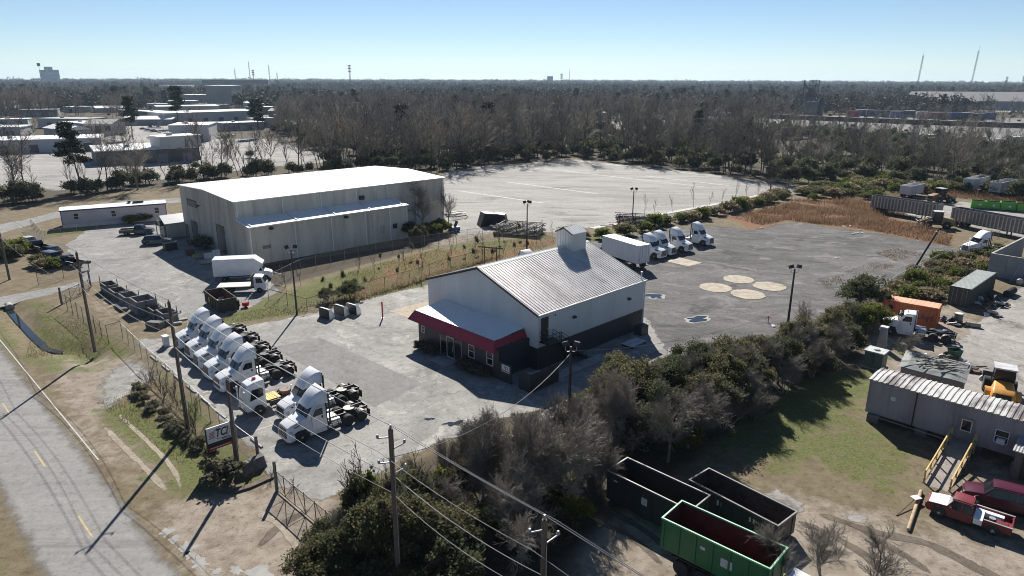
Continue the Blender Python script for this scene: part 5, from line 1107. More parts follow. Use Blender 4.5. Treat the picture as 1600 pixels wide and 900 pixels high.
dumpster('ribbed_dumpster', 'dark low dumpster with rust-scraped inside and white stickers', (15.75, 40.6), -50, 6.8, 2.35, .2, 1.75, M_dg, M_dirtyin, 9, labels=((-2.2, 1.2, .35, .35, M_plac), (-.9, 1.2, .35, .4, M_plac), (1.6, 1.2, .4, .35, M_plac), (2.5, 1.1, .45, .45, M_plac)), rim=pm('worn_rim', (.2, .2, .2), .5))
GD = (12.5, 34.35)
dumpster('green_dumpster', 'bright green roll-off dumpster with dull red inside on a truck', GD, -42.5, 6.7, 2.4, 1.35, 3.4, M_grn, pm('dull_red_lining', (.09, .018, .018), .7, 0, .3, 1, (.04, .02, .018), .5), 7, rim=pm('pale_green_rim', (.25, .5, .32), .5), labels=((.9, 2.4, .7, .55, M_plac), (-.6, 2.7, .3, .2, M_plac)))
C = thing('dumpster_truck', 'dark truck chassis carrying the green dumpster', 'truck', GD, -42.5)
m = MB()
for s in (-1, 1): m.box(-3.0, 6.5, *sorted((s * .38, s * .5)), .85, 1.15)
m.build('frame', CHASSIS, C)
for s in (-1, 1):
    for x in (-1.9, -.6): wheel(C, x, s * .94, .52, .56, hub=.2)
    wheel(C, 5.4, s * 1.0, .52, .3)
    m = MB(); m.prof([(-2.6, 1.05), (-2.6, .9), (-2.2, 1.2), (.1, 1.2), (.1, 1.25), (-2.3, 1.25)], *sorted((s * .66, s * 1.2))); m.build('mudguard', BLACKM, C)
m = MB(); m.loft([rr_(7.0, .9, .6, 1.5, .15, .8), rr_(6.0, 1.05, .6, 1.75, .15, .9), rr_(5.3, 1.1, .6, 2.6, .15, .95), rr_(4.0, 1.1, .6, 2.7, .15, .95)]); m.build('cab', WHITE, C, 35)
m = MB(); m.add([(5.95, -.85, 1.82), (5.95, .85, 1.82), (5.4, .82, 2.55), (5.4, -.82, 2.55)], [(0, 1, 2, 3)]); m.build('windshield', GLASS, C)
m = MB(); m.tube((0, 0, .52), (0, .9, .52), .1); m.tube((-1.9, -.8, .52), (-1.9, .8, .52), .12); m.tube((-.6, -.8, .52), (-.6, .8, .52), .12); m.tube((5.4, -.9, .52), (5.4, .9, .52), .1); m.build('axles', CHASSIS, C)
rd = dumpster('rusty_dumpster', 'rust-brown open dumpster with rubble inside near the flatbed', off((-38.58,85.96), 0, 0), -50, 5.6, 2.3, .15, 1.7, pm('dark_rust_paint', (.05, .045, .035), .8, 0, .3, 1, (.1, .06, .04), .5), RUST, 6, labels=((-.9, .95, .8, .7, pm('yellow_notice', (.5, .38, .02), .6)),))
for i in range(7):
    rr = random.Random(i + 50); p = off(rd.location[:2], -50, rr.uniform(-2, 1.6), rr.uniform(-.6, .6))
    m = MB(); m.obox((0, 0, .2), (rr.uniform(.4, .9), rr.uniform(.3, .6), rr.uniform(.2, .45)), (rr.uniform(-.3, .3), rr.uniform(-.3, .3), rr.uniform(0, 3))); m.obox((.2, .1, .38), (.35, .25, .2), (.2, .3, rr.uniform(0, 3)))
    o = m.build('rubble_piece', pm('pale_rubble', (.4, .38, .35), .9, 0, .3, 2), None); o.location = (p[0], p[1], .25 + .1 * i % .4); tag(o, 'pale rubble piece inside the rust-brown dumpster', 'rubble', 'rubble in the rusty dumpster')

# dump trailers
def dump_trailer(label, loc, rz, L, mout, h0=1.2, h1=3.6, posts=20, name='dump_trailer'):
    T = thing(name, label, 'trailer', loc, rz); a = L / 2; b = 1.27
    m = MB()
    for s in (-1, 1):
        m.box(-a, a, *sorted((s * b, s * (b - .05))), h0, h1)
    m.box(-a, -a + .05, -b + .05, b - .05, h0, h1); m.box(a - .05, a, -b + .05, b - .05, h0, h1); m.box(-a, a, -b + .05, b - .05, h0, h0 + .06); m.build('shell', mout, T)
    m = MB()
    for s in (-1, 1): m.box(-a - .03, a + .03, *sorted((s * (b + .06), s * (b - .08))), h1, h1 + .12); m.box(-a, a, *sorted((s * (b + .05), s * (b - .02))), h0 - .12, h0)
    m.box(-a - .03, -a + .08, -b + .08, b - .08, h1, h1 + .118); m.box(a - .08, a + .03, -b + .08, b - .08, h1, h1 + .118); m.build('top_rail', mout, T)
    pmh = None
    for s in (-1, 1):
        for i in range(posts):
            x = -a + .2 + (L - .4) * i / (posts - 1)
            if pmh is None: o = MB().box(-.11, .11, -.06, 0, h0, h1 - .002).build('side_post', ALU, T); pmh = o.data
            else: o = link('side_post', pmh, None, T)
            o.location = (x, s * b if s < 0 else b + .06, 0)
    for s in (-1, 1):
        for x in (-a + 1.2, -a + 2.5): wheel(T, x, s * .93, .5, .55, hub=.2)
        m = MB(); m.box(a - 3.2, a - 3.0, *sorted((s * .6, s * .75)), .05, h0); m.build('landing_leg', CHASSIS, T)
        m = MB(); m.box(-a + .3, a, *sorted((s * .4, s * .5)), h0 - .35, h0 - .13); m.build('frame_rail', CHASSIS, T)
    m = MB(); m.profx([(-.9, h0 - .1), (.9, h0 - .1), (.4, .75), (-.4, .75)], a - 4.6, a - 3.6); m.build('hopper', mout, T)
    return T
M_dtr = pm('dull_aluminium_sheet', (.2, .2, .205), .5, .4, .12, .6, (.12, .11, .1), .4, streak=True)
dump_trailer('long ribbed aluminium dump trailer behind the dry weeds, left of the pair', off((82.74, 156.6), -57, 7.3, 1.3), -57, 14.6, M_dtr)
dump_trailer('long ribbed aluminium dump trailer running off the right edge', off((91.85, 141.3), -68, 7.3, 1.3), -68, 14.6, M_dtr)
M_wtr = pm('white_trailer_sheet', (.55, .55, .56), .5, 0, .08, .6, (.35, .34, .33), .4, streak=True)
dump_trailer('pale grey open trailer behind the ribbed dump trailer', off((101.29,175.95), 30, 4, .5), 38, 8.4, M_wtr, .9, 3.0, 2, 'open_trailer')
dump_trailer('white open trailer, furthest back by the dark trees', off((123.99,181.56), 38, 6, 2.6), 38, 12, M_wtr, 1.1, 3.8, 2, 'open_trailer')
dump_trailer('white open trailer in the middle of the back group', off((126.87,178.51), 38, 6, .6), 38, 12, M_wtr, 1.1, 3.5, 2, 'open_trailer')
dump_trailer('white open trailer at the right edge of the back group', off((137.42,182.92), 38, 6, .6), 38, 12, M_wtr, 1.1, 3.6, 2, 'open_trailer')
M_lime = pm('lime_green_paint', (.09, .33, .04), .5, 0, .08, 1, (.06, .25, .03), .3)
for i, (x, y) in enumerate(((1528, 325), (1549, 326.5), (1574, 328.5), (1598, 331))):
    lb = ['leftmost lime green skip of the row on the upper yard', 'second lime green skip from the left on the upper yard', 'third lime green skip, slightly taller, on the upper yard', 'lime green skip at the right edge of the upper yard'][i]
    dumpster('green_skip', lb, [(111.05,161.44), (113.44,160.22), (116.12,158.62), (118.61,156.65)][i], -30, 3.0, 2.2, .2, 1.75 + .25 * (i == 2), M_lime, pm('dark_lining', (.02, .05, .015), .8), 3, labels=((.2, 1.0, .6, .5, M_plac),))
# shipping containers
def container(name, label, loc, rz, L, mat, mdoor=None, text=None):
    W, Hh = 2.44, 2.6; T = thing(name, label, 'container', loc, rz)
    def corr(m, a, b):
        a, b = Vector(a), Vector(b); Lw = (b - a).length; d = (b - a) / Lw; n = Vector((d.y, -d.x)); lo, hi = [], []; k = int(Lw / .28)
        for i in range(k):
            for u, o in ((0, 0), (.25, 0), (.4, -.04), (.75, -.04), (.9, 0)):
                p = a + d * (Lw * (i + u) / k) + n * o; lo.append((p.x, p.y, .15)); hi.append((p.x, p.y, Hh - .1))
        lo.append((b.x, b.y, .15)); hi.append((b.x, b.y, Hh - .1)); m.loft([lo, hi], False, False)
    m = MB(); corr(m, (0, 0), (L, 0)); corr(m, (L, 0), (L, W)) if not mdoor else None; corr(m, (L, W), (0, W)); m.build('side_panel', mat, T)
    m = MB()
    for x in (0, L):
        for y in (0, W): m.box(x - .05, x + .05, y - .05, y + .05, 0, Hh)
    for y in (0, W): m.box(.05, L - .05, y - .045, y + .045, 0, .15); m.box(.05, L - .05, y - .045, y + .045, Hh - .1, Hh - .002)
    for x in (0, L): m.box(x - .045, x + .045, .05, W - .05, 0, .15); m.box(x - .045, x + .045, .05, W - .05, Hh - .1, Hh - .002)
    m.build('corner_frame', mat, T)
    m = MB(); k = int(L / .5)
    for i in range(k): m.box(L * (i + .03) / k, L * (i + .62) / k, .06, W - .06, Hh - .05, Hh + .012); m.box(L * (i + .62) / k, L * (i + 1.03) / k, .06, W - .06, Hh - .06, Hh - .01)
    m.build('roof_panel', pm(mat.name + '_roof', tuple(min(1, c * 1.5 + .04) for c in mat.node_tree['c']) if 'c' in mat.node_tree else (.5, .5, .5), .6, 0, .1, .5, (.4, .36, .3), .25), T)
    for i in range(2):
        m = MB(); m.box(-.03, .02, .06 + i * 1.17, 1.2 + i * 1.17, .16, Hh - .12); d = m.build('door', mat, T)
        for y in (.4, .9):
            m = MB(); m.tube((-.06, y + i * 1.17, .2), (-.06, y + i * 1.17, Hh - .15), .02, n=5); m.build('lock_rod', GALV, d)
    m = MB(); m.box(.05, L - .05, .05, W - .05, .08, .12); m.build('floor', CHASSIS, T)
    return T
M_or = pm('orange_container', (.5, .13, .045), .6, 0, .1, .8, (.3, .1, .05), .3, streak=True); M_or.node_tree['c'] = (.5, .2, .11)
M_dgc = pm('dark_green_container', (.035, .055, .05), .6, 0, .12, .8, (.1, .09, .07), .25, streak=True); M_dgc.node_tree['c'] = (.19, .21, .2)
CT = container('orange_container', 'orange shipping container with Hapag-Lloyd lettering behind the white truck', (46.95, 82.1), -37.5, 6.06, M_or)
M_ink = pm('navy_ink', (.02, .02, .05), .6)
lettering('Hapag-Lloyd', .95, M_ink, CT, (3.75, -.004, 1.2), (PI / 2, 0, 0), 0, 'lettering', .003, .8, .01)
m = MB(); m.lathe([(.32, 0), (.32, .006), (.2, .006), (.2, 0)], (.9, -.006, 1.75), 'y', 20); m.box(.45, 1.35, -.01, -.002, 1.72, 1.8); m.box(.6, 1.2, -.011, -.002, 1.5, 1.57); m.build('logo', M_ink, CT)
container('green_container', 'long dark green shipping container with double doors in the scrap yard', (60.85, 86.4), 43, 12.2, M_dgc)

# wheel loaders
def loader(label, loc, rz, paint, s=1.0, name='wheel_loader'):
    T = thing(name, label, 'loader', loc, rz); T.scale = (s, s, s)
    m = MB(); m.loft([rr_(-3.6, .95, .9, 1.75, .15, .85), rr_(-3.3, 1.05, .8, 1.95, .15, .9), rr_(-2.2, 1.05, .8, 2.15, .15, .8), rr_(-1.2, .95, .8, 2.2, .15, .75)]); eh = m.build('engine_hood', paint, T, 35)
    m = MB(); m.box(-3.66, -3.605, -.6, .6, 1.0, 1.7); m.build('radiator_grille', BLACKM, eh)
    m = MB(); m.box(-3.75, -3.2, -1.3, 1.3, .65, 1.0); m.build('counterweight', paint, T)
    m = MB(); m.loft([rr_(-1.3, .8, 1.5, 3.2, .1, .75), rr_(.1, .85, 1.4, 3.3, .1, .75), rr_(.45, .8, 1.3, 2.2, .1, .75)]); cb = m.build('cab', GLASS, T)
    m = MB(); m.box(-1.4, .3, -.9, .9, 3.28, 3.42); m.build('cab_roof', pm('roof_grey', (.5, .5, .5), .5), cb)
    m = MB()
    for x, y in ((-1.3, -.8), (-1.3, .8), (.1, -.83), (.1, .83)): m.tube((x, y, 1.4), (x, y * .92, 3.3), .05, n=5)
    m.build('cab_pillar', BLACKM, cb)
    for sgn in (-1, 1):
        wheel(T, -2.2, sgn * 1.05, .75, .6, .4, .1); wheel(T, 1.2, sgn * 1.05, .75, .6, .4, .1)
        m = MB(); m.prof([(.6, 1.9), (.9, 2.1), (2.6, 1.3), (3.2, .6), (3.0, .5), (2.4, 1.0), (.8, 1.6)], *sorted((sgn * .45, sgn * .6))); m.build('lift_arm', paint, T)
        m = MB(); pts = [(-2.2 + .95 * math.cos(t), .75 + .95 * math.sin(t)) for t in [R(20) + R(140) * i / 8 for i in range(9)]]; pin = [(-2.2 + .88 * math.cos(t), .75 + .88 * math.sin(t)) for t in [R(20) + R(140) * i / 8 for i in range(9)]]; m.prof(pts + pin[::-1], *sorted((sgn * .75, sgn * 1.4))); m.build('fender', paint, T)
    m = MB(); m.box(-1.3, 1.9, -.5, .5, .6, 1.4); m.build('frame', CHASSIS, T)
    m = MB(); m.prof([(2.9, .2), (4.2, .1), (4.2, .16), (3.1, .3), (2.95, .8), (3.2, 1.3), (3.1, 1.35), (2.8, .8)], -1.35, 1.35); m.build('bucket', CHASSIS, T)
    return T
M_lo = pm('loader_yellow', (.62, .3, .06), .45, 0, .1, 1, (.2, .12, .06), .3)
loader('yellow wheel loader beside the grey mobile office', off((45.39,57.54), 58, 2.4), 58, M_lo, 1.0)
loader('tan wheel loader between the dump trailers and the weeds', off((87.12,138.94), 10, 0), 160, pm('tan_loader', (.36, .24, .1), .6, 0, .15, 1, (.1, .08, .06), .5), 1.0)
loader('rusty brown loader behind the ribbed dump trailer', (106.93,169.33), 20, pm('brown_loader', (.2, .09, .05), .7, 0, .2, 1, (.06, .05, .04), .5), 1.05)
# ------------------------------------------------------------------ vegetation
def tubes_mesh(name, segs, n=3):
    """segs: list of (p, q, r0, r1); one open frustum of n sides for each"""
    P = np.array([s[0] for s in segs]); Q = np.array([s[1] for s in segs]); r0 = np.array([s[2] for s in segs]); r1 = np.array([s[3] for s in segs])
    D = Q - P; D /= np.linalg.norm(D, axis=1, keepdims=True) + 1e-9
    ref = np.where(np.abs(D[:, 2:3]) < .9, np.array([[0, 0, 1.]]), np.array([[1., 0, 0]]))
    A = np.cross(D, ref); A /= np.linalg.norm(A, axis=1, keepdims=True) + 1e-9; B = np.cross(D, A)
    V = []
    for base, r in ((P, r0), (Q, r1)):
        for k in range(n):
            t = 2 * PI * k / n; V.append(base + (A * math.cos(t) + B * math.sin(t)) * r[:, None])
    V = np.stack(V, 1)                       # seg, 2n, 3
    m = len(segs); F = []
    for k in range(n):
        j = (k + 1) % n; F.append(np.stack([np.arange(m) * 2 * n + k, np.arange(m) * 2 * n + j, np.arange(m) * 2 * n + n + j, np.arange(m) * 2 * n + n + k], 1))
    me = np_mesh(bpy.data.meshes.new(name), V.reshape(-1, 3), np.concatenate(F))
    me.shade_smooth()
    return me
def leaves_mesh(name, C, size, seed, asp=1.6, flat_=0.0):
    g = np.random.default_rng(seed); n = len(C)
    N = g.normal(size=(n, 3)); N[:, 2] = N[:, 2] * (1 - flat_) + flat_ * 2
    N /= np.linalg.norm(N, axis=1, keepdims=True)
    U = np.cross(N, g.normal(size=(n, 3))); U /= np.linalg.norm(U, axis=1, keepdims=True); W = np.cross(N, U)
    s = (size * g.uniform(.6, 1.35, n))[:, None]
    V = np.stack([C + U * s * asp * .5, C + W * s * .5 + N * s * .12, C - U * s * asp * .5, C - W * s * .5 + N * s * .12], 1).reshape(-1, 3)
    F = np.arange(4 * n).reshape(n, 4)
    me = np_mesh(bpy.data.meshes.new(name), V, F)
    a = me.attributes.new('tint', 'FLOAT', 'POINT'); a.data.foreach_set('value', np.repeat(g.uniform(0, 1, n), 4).astype(np.float32))
    return me
def grow(segs, p, d, L, r, lvl, maxl, rg, kidn, ratio, spread, wob, up, start=.25):
    n = 5 if lvl == 0 else (4 if lvl == 1 else 3)
    for i in range(n):
        d = Vector((d.x + rg.gauss(0, wob), d.y + rg.gauss(0, wob), d.z + rg.gauss(0, wob) + up)).normalized()
        q = p + d * (L / n); ra = r * (1 - .7 * i / n); rb = r * (1 - .7 * (i + 1) / n)
        segs.append((tuple(p), tuple(q), ra, rb, lvl)); p = q
        if lvl < maxl and (i + 1) / n > start:
            k = kidn[lvl]; k = int(k) + (rg.random() < k - int(k))
            for _ in range(k):
                ax = Vector((rg.gauss(0, 1), rg.gauss(0, 1), rg.gauss(0, 1))).cross(d)
                if ax.length < 1e-3: continue
                cd = Matrix.Rotation(spread * rg.uniform(.6, 1.3), 3, ax.normalized()) @ d
                grow(segs, p, cd, L * ratio * rg.uniform(.6, 1.15) * (1 - .35 * (i + 1) / n if lvl == 0 else 1), max(rb * .62, .008), lvl + 1, maxl, rg, kidn, ratio, spread, wob, up * .6, .2)
TW_B = twigmat('grey_brown_bark', (.07, .058, .05), (.14, .12, .10))
TW_T = twigmat('brown_twigs', (.08, .066, .056), (.15, .125, .105))
TW_G = twigmat('grey_twigs', (.15, .135, .115), (.29, .26, .22))
LF_D = leafmat('dark_evergreen_leaf', (.036, .044, .024), (.13, .14, .075))
LF_O = leafmat('olive_leaf', (.06, .064, .032), (.19, .18, .095))
LF_Y = leafmat('bright_sunlit_leaf', (.06, .085, .015), (.17, .19, .05))  # brighter green: sunlight put into the leaf colour of sunlit bushes and stems
LF_P = leafmat('pine_needle', (.012, .022, .01), (.035, .05, .02), .1)
LF_R = leafmat('dry_weed', (.11, .065, .04), (.25, .17, .105))
LF_T = leafmat('tan_weed', (.15, .12, .075), (.34, .28, .175))
def bare_tree(seed, Hh, trunk_r, kidn, maxl, spread, ratio=.55, wob=.1, up=.05, thick=1.0, stems=1, minr=.012, trunk_frac=.62, start=.3):
    rg = random.Random(seed); segs = []
    for s in range(stems):
        d = Vector((rg.gauss(0, .12 if stems == 1 else .4), rg.gauss(0, .12 if stems == 1 else .4), 1)).normalized()
        grow(segs, Vector((rg.gauss(0, .1 * (stems > 1)), rg.gauss(0, .1 * (stems > 1)), -.05)), d, Hh * trunk_frac * (1 if s == 0 else rg.uniform(.6, 1)), trunk_r * (1 if stems == 1 else rg.uniform(.5, 1)), 0, maxl, rg, kidn, ratio, spread, wob, up, start)
    t = [(p, q, max(a, minr) * thick, max(b, minr) * thick) for p, q, a, b, l in segs if l <= 1]
    c = [(p, q, max(a, minr) * thick, max(b, minr * .7) * thick) for p, q, a, b, l in segs if l > 1]
    return tubes_mesh('trunk', t, 6), tubes_mesh('crown', c, 3)
def clump_cloud(seed, n, rx, rz, z0, clumps=40, spread=.32, fill=.5, lean=0.0):
    g = np.random.default_rng(seed)
    d = g.normal(size=(clumps, 3)); d /= np.linalg.norm(d, axis=1, keepdims=True); d[:, 2] = np.abs(d[:, 2]) * 1.0 - .25
    rad = g.uniform(fill, 1.22, clumps)[:, None]; cc = d * rad * np.array([rx, rx * g.uniform(.8, 1.1), rz])
    k = g.integers(0, clumps, n); sz = g.uniform(.6, 1.4, clumps)[k][:, None]
    C = cc[k] + g.normal(size=(n, 3)) * spread * sz * np.array([rx, rx, rz * .8]) * .55
    C[:, 2] += z0; C = C[C[:, 2] > .03]
    return C
def stick_trunk(seed, h, r, nb, spread=.7, name='trunk'):
    rg = random.Random(seed); segs = []
    grow(segs, Vector((0, 0, -.05)), Vector((rg.gauss(0, .1), rg.gauss(0, .1), 1)).normalized(), h, r, 0, 2, rg, [nb, 2], .5, spread, .12, .03, .15)
    return tubes_mesh(name, [(p, q, max(a, .012), max(b, .01)) for p, q, a, b, l in segs], 5)
def spawn(name, label, cat, group, loc, rz, s, parts, sz=None):
    T = thing(name, label, cat, loc, rz, group); gx = random.Random(int(loc[0] * 31 + loc[1] * 17)); T.scale = (s * gx.uniform(.85, 1.15), s * gx.uniform(.85, 1.15), s * gx.uniform(.85, 1.15) * (sz or 1))
    for nm, me, mt in parts: link(nm, me, mt, T)
    return T
# prototypes (shared meshes)
FT = [bare_tree(100 + i, 17, .2, [3.6, 2.2, 1.6], 3, .62, .5, .07, .05, 1.0, 1, .035, .8, .3) for i in range(6)]       # tall woodland trees
FS = [bare_tree(130 + i, 12, .12, [3.0, 2.0], 2, .5, .38, .05, .08, 1.0, 1, .03, .85, .35) for i in range(4)]          # slender ones
NT = [bare_tree(160 + i, 7.5, .14, [3.4, 2.8, 2.2, 1.2], 4, .6, .56, .13, .05, 1.0, 1, .009, .62, .2) for i in range(3)]   # near bare trees
TH = [bare_tree(180 + i, 7.2, .09, [3.0, 2.8, 2.4, 1.4], 4, .55, .56, .12, .08, 1.0, 4, .009, .6, .2) for i in range(2)]    # thicket
SB = [bare_tree(190 + i, 2.6, .04, [1.8, 1.5], 2, .42, .5, .12, .1, 1.0, 4, .011, .8, .15) for i in range(3)]      # bare shrubs
SP = [bare_tree(200 + i, 3.4, .035, [2.2, 1.6], 2, .45, .42, .05, .1, 1.0, 1, .013, .9, .3) for i in range(3)]         # saplings
BE = [(stick_trunk(210 + i, 2.8, .12, 3), leaves_mesh('crown', clump_cloud(210 + i, 10000, 2.3, 2.0, 1.9, 60, .2), .13, i)) for i in range(4)]   # evergreen bushes
BT = [(stick_trunk(220 + i, 5.0, .2, 4), leaves_mesh('crown', clump_cloud(220 + i, 19000, 2.9, 2.7, 4.0, 80, .19), .14, i)) for i in range(3)]     # evergreen small trees
SM = [(stick_trunk(230 + i, .7, .04, 3), leaves_mesh('crown', clump_cloud(230 + i, 1500, .75, .6, .55, 26, .36, .4), .13, i)) for i in range(3)]  # small clipped shrubs
US = [(stick_trunk(240 + i, 4, .12, 3), leaves_mesh('crown', clump_cloud(240 + i, 2600, 2.4, 2.6, 2.7, 34, .36, .3), .38, i)) for i in range(3)]  # understorey evergreens
HB = [(stick_trunk(250 + i, 1.5, .06, 3), leaves_mesh('crown', clump_cloud(250 + i, 2200, 1.6, 1.2, 1.0, 30, .36, .3), .22, i)) for i in range(3)]  # hedge bushes
def pine(seed, H):
    rg = random.Random(seed); segs = []; C = []
    p = Vector((0, 0, -.1)); 
    for i in range(8):
        q = Vector((rg.gauss(0, .12) + p.x, rg.gauss(0, .12) + p.y, H * (i + 1) / 8)); segs.append((tuple(p), tuple(q), .24 * (1 - i / 9), .24 * (1 - (i + 1) / 9))); p = q
        if i >= 3:
            for k in range(6):
                a = rg.uniform(0, 2 * PI); l = rg.uniform(1.4, 3.3) * (1.15 - .09 * i); e = q + Vector((math.cos(a) * l, math.sin(a) * l, rg.uniform(-.2, .9))); segs.append((tuple(q), tuple(e), .05, .02))
                for _ in range(110): C.append((e.x + rg.gauss(0, .62), e.y + rg.gauss(0, .62), e.z + rg.gauss(0, .34)))
    return tubes_mesh('trunk', segs, 6), leaves_mesh('crown', np.array(C), .34, seed, 2.6)
PN = [pine(260 + i, 16) for i in range(2)]
def poly_points(poly, n, rg, mind=0.0):
    xs_ = [p[0] for p in poly]; ys_ = [p[1] for p in poly]; out = []; tries = 0
    while len(out) < n and tries < n * 40:
        tries += 1; p = (rg.uniform(min(xs_), max(xs_)), rg.uniform(min(ys_), max(ys_)))
        if not inside(p, poly): continue
        if mind and any((p[0] - q[0]) ** 2 + (p[1] - q[1]) ** 2 < mind * mind for q in out): continue
        out.append(p)
    return out
rg = random.Random(11)
def line_points(pts, step, jit, rg):
    out = []
    for a, b in zip(pts[:-1], pts[1:]):
        L = math.hypot(b[0] - a[0], b[1] - a[1]); k = max(1, round(L / step))
        for i in range(k):
            t = (i + rg.uniform(.2, .8)) / k; out.append((a[0] + (b[0] - a[0]) * t + rg.gauss(0, jit), a[1] + (b[1] - a[1]) * t + rg.gauss(0, jit)))
    return out
# near evergreens, bottom centre
for i, (p, s, lb) in enumerate([
    ((-9.24,34.40), .8, 'dark evergreen bush tree left of the nearest utility pole'), ((-7.28,34.69), .95, 'dark evergreen bush tree just left of the nearest pole foot'),
    ((-8.70,37.68), .72, 'glossy evergreen bush tree rising beside the sliding gate end'), ((-5.89,36.94), .8, 'evergreen bush tree behind the nearest utility pole'), ((-4.29,35.27), .95, 'dark evergreen bush tree right of the nearest utility pole')]):
    tr, cr = BT[i % 3]; spawn('evergreen_bush_tree', lb, 'tree', 'evergreens at the near roadside', p, rg.uniform(0, 360), s * .82, [('trunk', tr, TW_B), ('crown', cr, (LF_D, LF_O, LF_O, LF_D, LF_O)[i])])
for i, (p, s) in enumerate([((-10.29,36.42), .62), ((-6.44,36.44), .75), ((-4.23,39.02), .75), ((-7.76,37.05), .7)]):
    tr, cr = TH[i % 2]; spawn('bare_thicket', ['bare twigs rising at the left end of the roadside evergreens', 'bare twigs beside the nearest utility pole', 'bare twigs between the evergreens and the thicket', 'bare twigs through the middle of the roadside evergreens'][i], 'bare tree', None, p, i * 50, s, [('trunk', tr, TW_G), ('crown', cr, TW_G)])
for i, (p, s) in enumerate((((-11.37,34.39), .85), ((-9.40,32.54), .8), ((-6.62,32.56), .9), ((-3.70,33.08), .95), ((-10.46,37.16), .6), ((-11.54,36.54), .55))):
    tr, cr = BE[rg.randrange(4)]; spawn('evergreen_bush', 'low dark evergreen bush ' + ['at the left foot of the roadside evergreens', 'at the bottom edge left of the nearest pole', 'at the bottom edge by the nearest pole', 'at the bottom edge right of the nearest pole', 'just behind the sliding gate end', 'leftmost beside the dirt drive'][i], 'bush', 'low evergreen bushes by the road', p, rg.uniform(0, 360), s, [('trunk', tr, TW_B), ('crown', cr, rg.choice((LF_D, LF_O)))])
for p, s in (((-7.22,41.88), .55), ((-4.64,43.46), .5), ((-3.17,46.47), .45)):
    tr, cr = BE[rg.randrange(4)]; spawn('sunlit_bush', 'sunlit green bush at the yard edge behind the nearest pole', 'bush', 'sunlit bushes at the yard edge', p, rg.uniform(0, 360), s * 1.2, [('trunk', tr, TW_B), ('crown', cr, LF_Y)])
UP = [(stick_trunk(270 + i, 3.2, .05, 2, .3), leaves_mesh('crown', clump_cloud(270 + i, 900, .55, 1.5, 2.4, 14, .3, .2), .12, i)) for i in range(2)]
for i, (p, s) in enumerate([((-10.45,37.67), 1.35), ((-10.06,38.19), 1.5), ((-9.40,38.66), 1.3), ((-8.21,38.46), 1.45), ((-7.35,38.34), 1.25), ((-6.33,38.67), 1.3), ((-5.31,39.02), 1.2), ((-4.20,41.15), 1.1), ((-4.79,40.27), 1.2), ((-3.36,41.90), 1.0)]):
    tr, cr = UP[i % 2]; spawn('upright_sprig', ['first', 'second', 'third', 'fourth', 'fifth', 'sixth', 'seventh', 'eighth', 'ninth', 'tenth'][i] + ' upright leafy stem from the sliding gate along the yard edge', 'shrub', 'upright stems at the yard edge', p, i * 40, s, [('trunk', tr, TW_B), ('crown', cr, (LF_Y, LF_O)[i % 2])])
# the big bare thicket
for i, (p, s, lb) in enumerate([((-1.74,41.16), 1.0, 'dense bare grey thicket left part beside the cables'), ((1.40,41.18), 1.12, 'dense bare grey thicket in the bottom centre'), ((4.15,41.95), 1.05, 'dense bare grey thicket beside the black dumpster'), ((0.06,37.73), .95, 'bare grey thicket in front at the small pole'), ((3.52,46.51), .95, 'bare grey thicket towards the light pole'), ((-4.77,44.96), .55, 'low bare thicket right behind the nearest pole at the yard edge'), ((-1.22,47.69), .62, 'low bare thicket at the yard edge by the puddle'), ((1.34,48.66), .66, 'low bare thicket at the yard edge left of the light pole'), ((5.37,47.73), .8, 'bare thicket right of the light pole foot'), ((-7.39,43.05), .5, 'low bare thicket left of the nearest pole at the yard edge'), ((-3.05,44.30), .8, 'bare grey thicket at the yard edge'), ((6.39,43.53), .8, 'bare grey thicket just left of the dumpsters')]):
    tr, cr = TH[i % 2]; spawn('bare_thicket', lb, 'bare tree', 'bare thicket in the bottom centre', p, i * 67, s, [('trunk', tr, TW_G), ('crown', cr, TW_G)])
for p, s in (((-0.80,39.04), .6), ((2.18,38.39), .7), ((4.45,40.11), .55), ((1.90,42.71), .6)):
    tr, cr = BE[rg.randrange(4)]; spawn('evergreen_bush', 'dark undergrowth bush beneath the bare thicket', 'bush', 'undergrowth beneath the thicket', p, rg.uniform(0, 360), s, [('trunk', tr, TW_B), ('crown', cr, LF_D)])
# evergreen belt right of the cream building
belt = [((7.47,54.88),.75,'BE','O'), ((9.74,56.75),.85,'BT','D'), ((10.42,53.73),.95,'BT','D'), ((11.84,50.97),1.0,'BT','D'), ((14.34,54.93),1.0,'BT','D'), ((16.71,58.77),.9,'BT','O'), ((16.60,53.77),.95,'BT','D'), ((18.88,56.82),.9,'BT','D'), ((21.51,61.62),.85,'BT','O'), ((22.18,58.81),.9,'BT','D'), ((25.47,63.92),.85,'BT','O'), ((26.54,62.40),.85,'BT','D'), ((12.53,60.82),.6,'BE','Y'), ((10.23,62.27),.55,'BE','Y'), ((15.67,63.84),.55,'BE','O'), ((30.72,68.09),.8,'BT','D'), ((33.17,69.00),.75,'BT','D'), ((37.05,73.77),.7,'BT','O'), ((28.75,63.95),.8,'BE','O'), ((41.83,79.16),.9,'BE','O'), ((45.38,84.01),1.15,'BE','Y'), ((37.36,71.24),.8,'BE','D'), ((31.69,63.97),.7,'BE','D'), ((42.71,76.95),.9,'BE','D'), ((6.10,55.48),.55,'BE','Y'), ((13.75,49.95),.8,'BE','D'), ((9.79,49.92),.8,'BE','D'), ((21.79,54.99),.6,'BE','D')]
cnt = {}
ORD = ['first', 'second', 'third', 'fourth', 'fifth', 'sixth', 'seventh', 'eighth', 'ninth', 'tenth', 'eleventh', 'twelfth', 'thirteenth', 'fourteenth', 'fifteenth', 'sixteenth', 'seventeenth', 'eighteenth', 'nineteenth', 'twentieth', 'twenty-first', 'twenty-second', 'twenty-third', 'twenty-fourth', 'twenty-fifth']
belt.sort(key=lambda b: b[0][0])
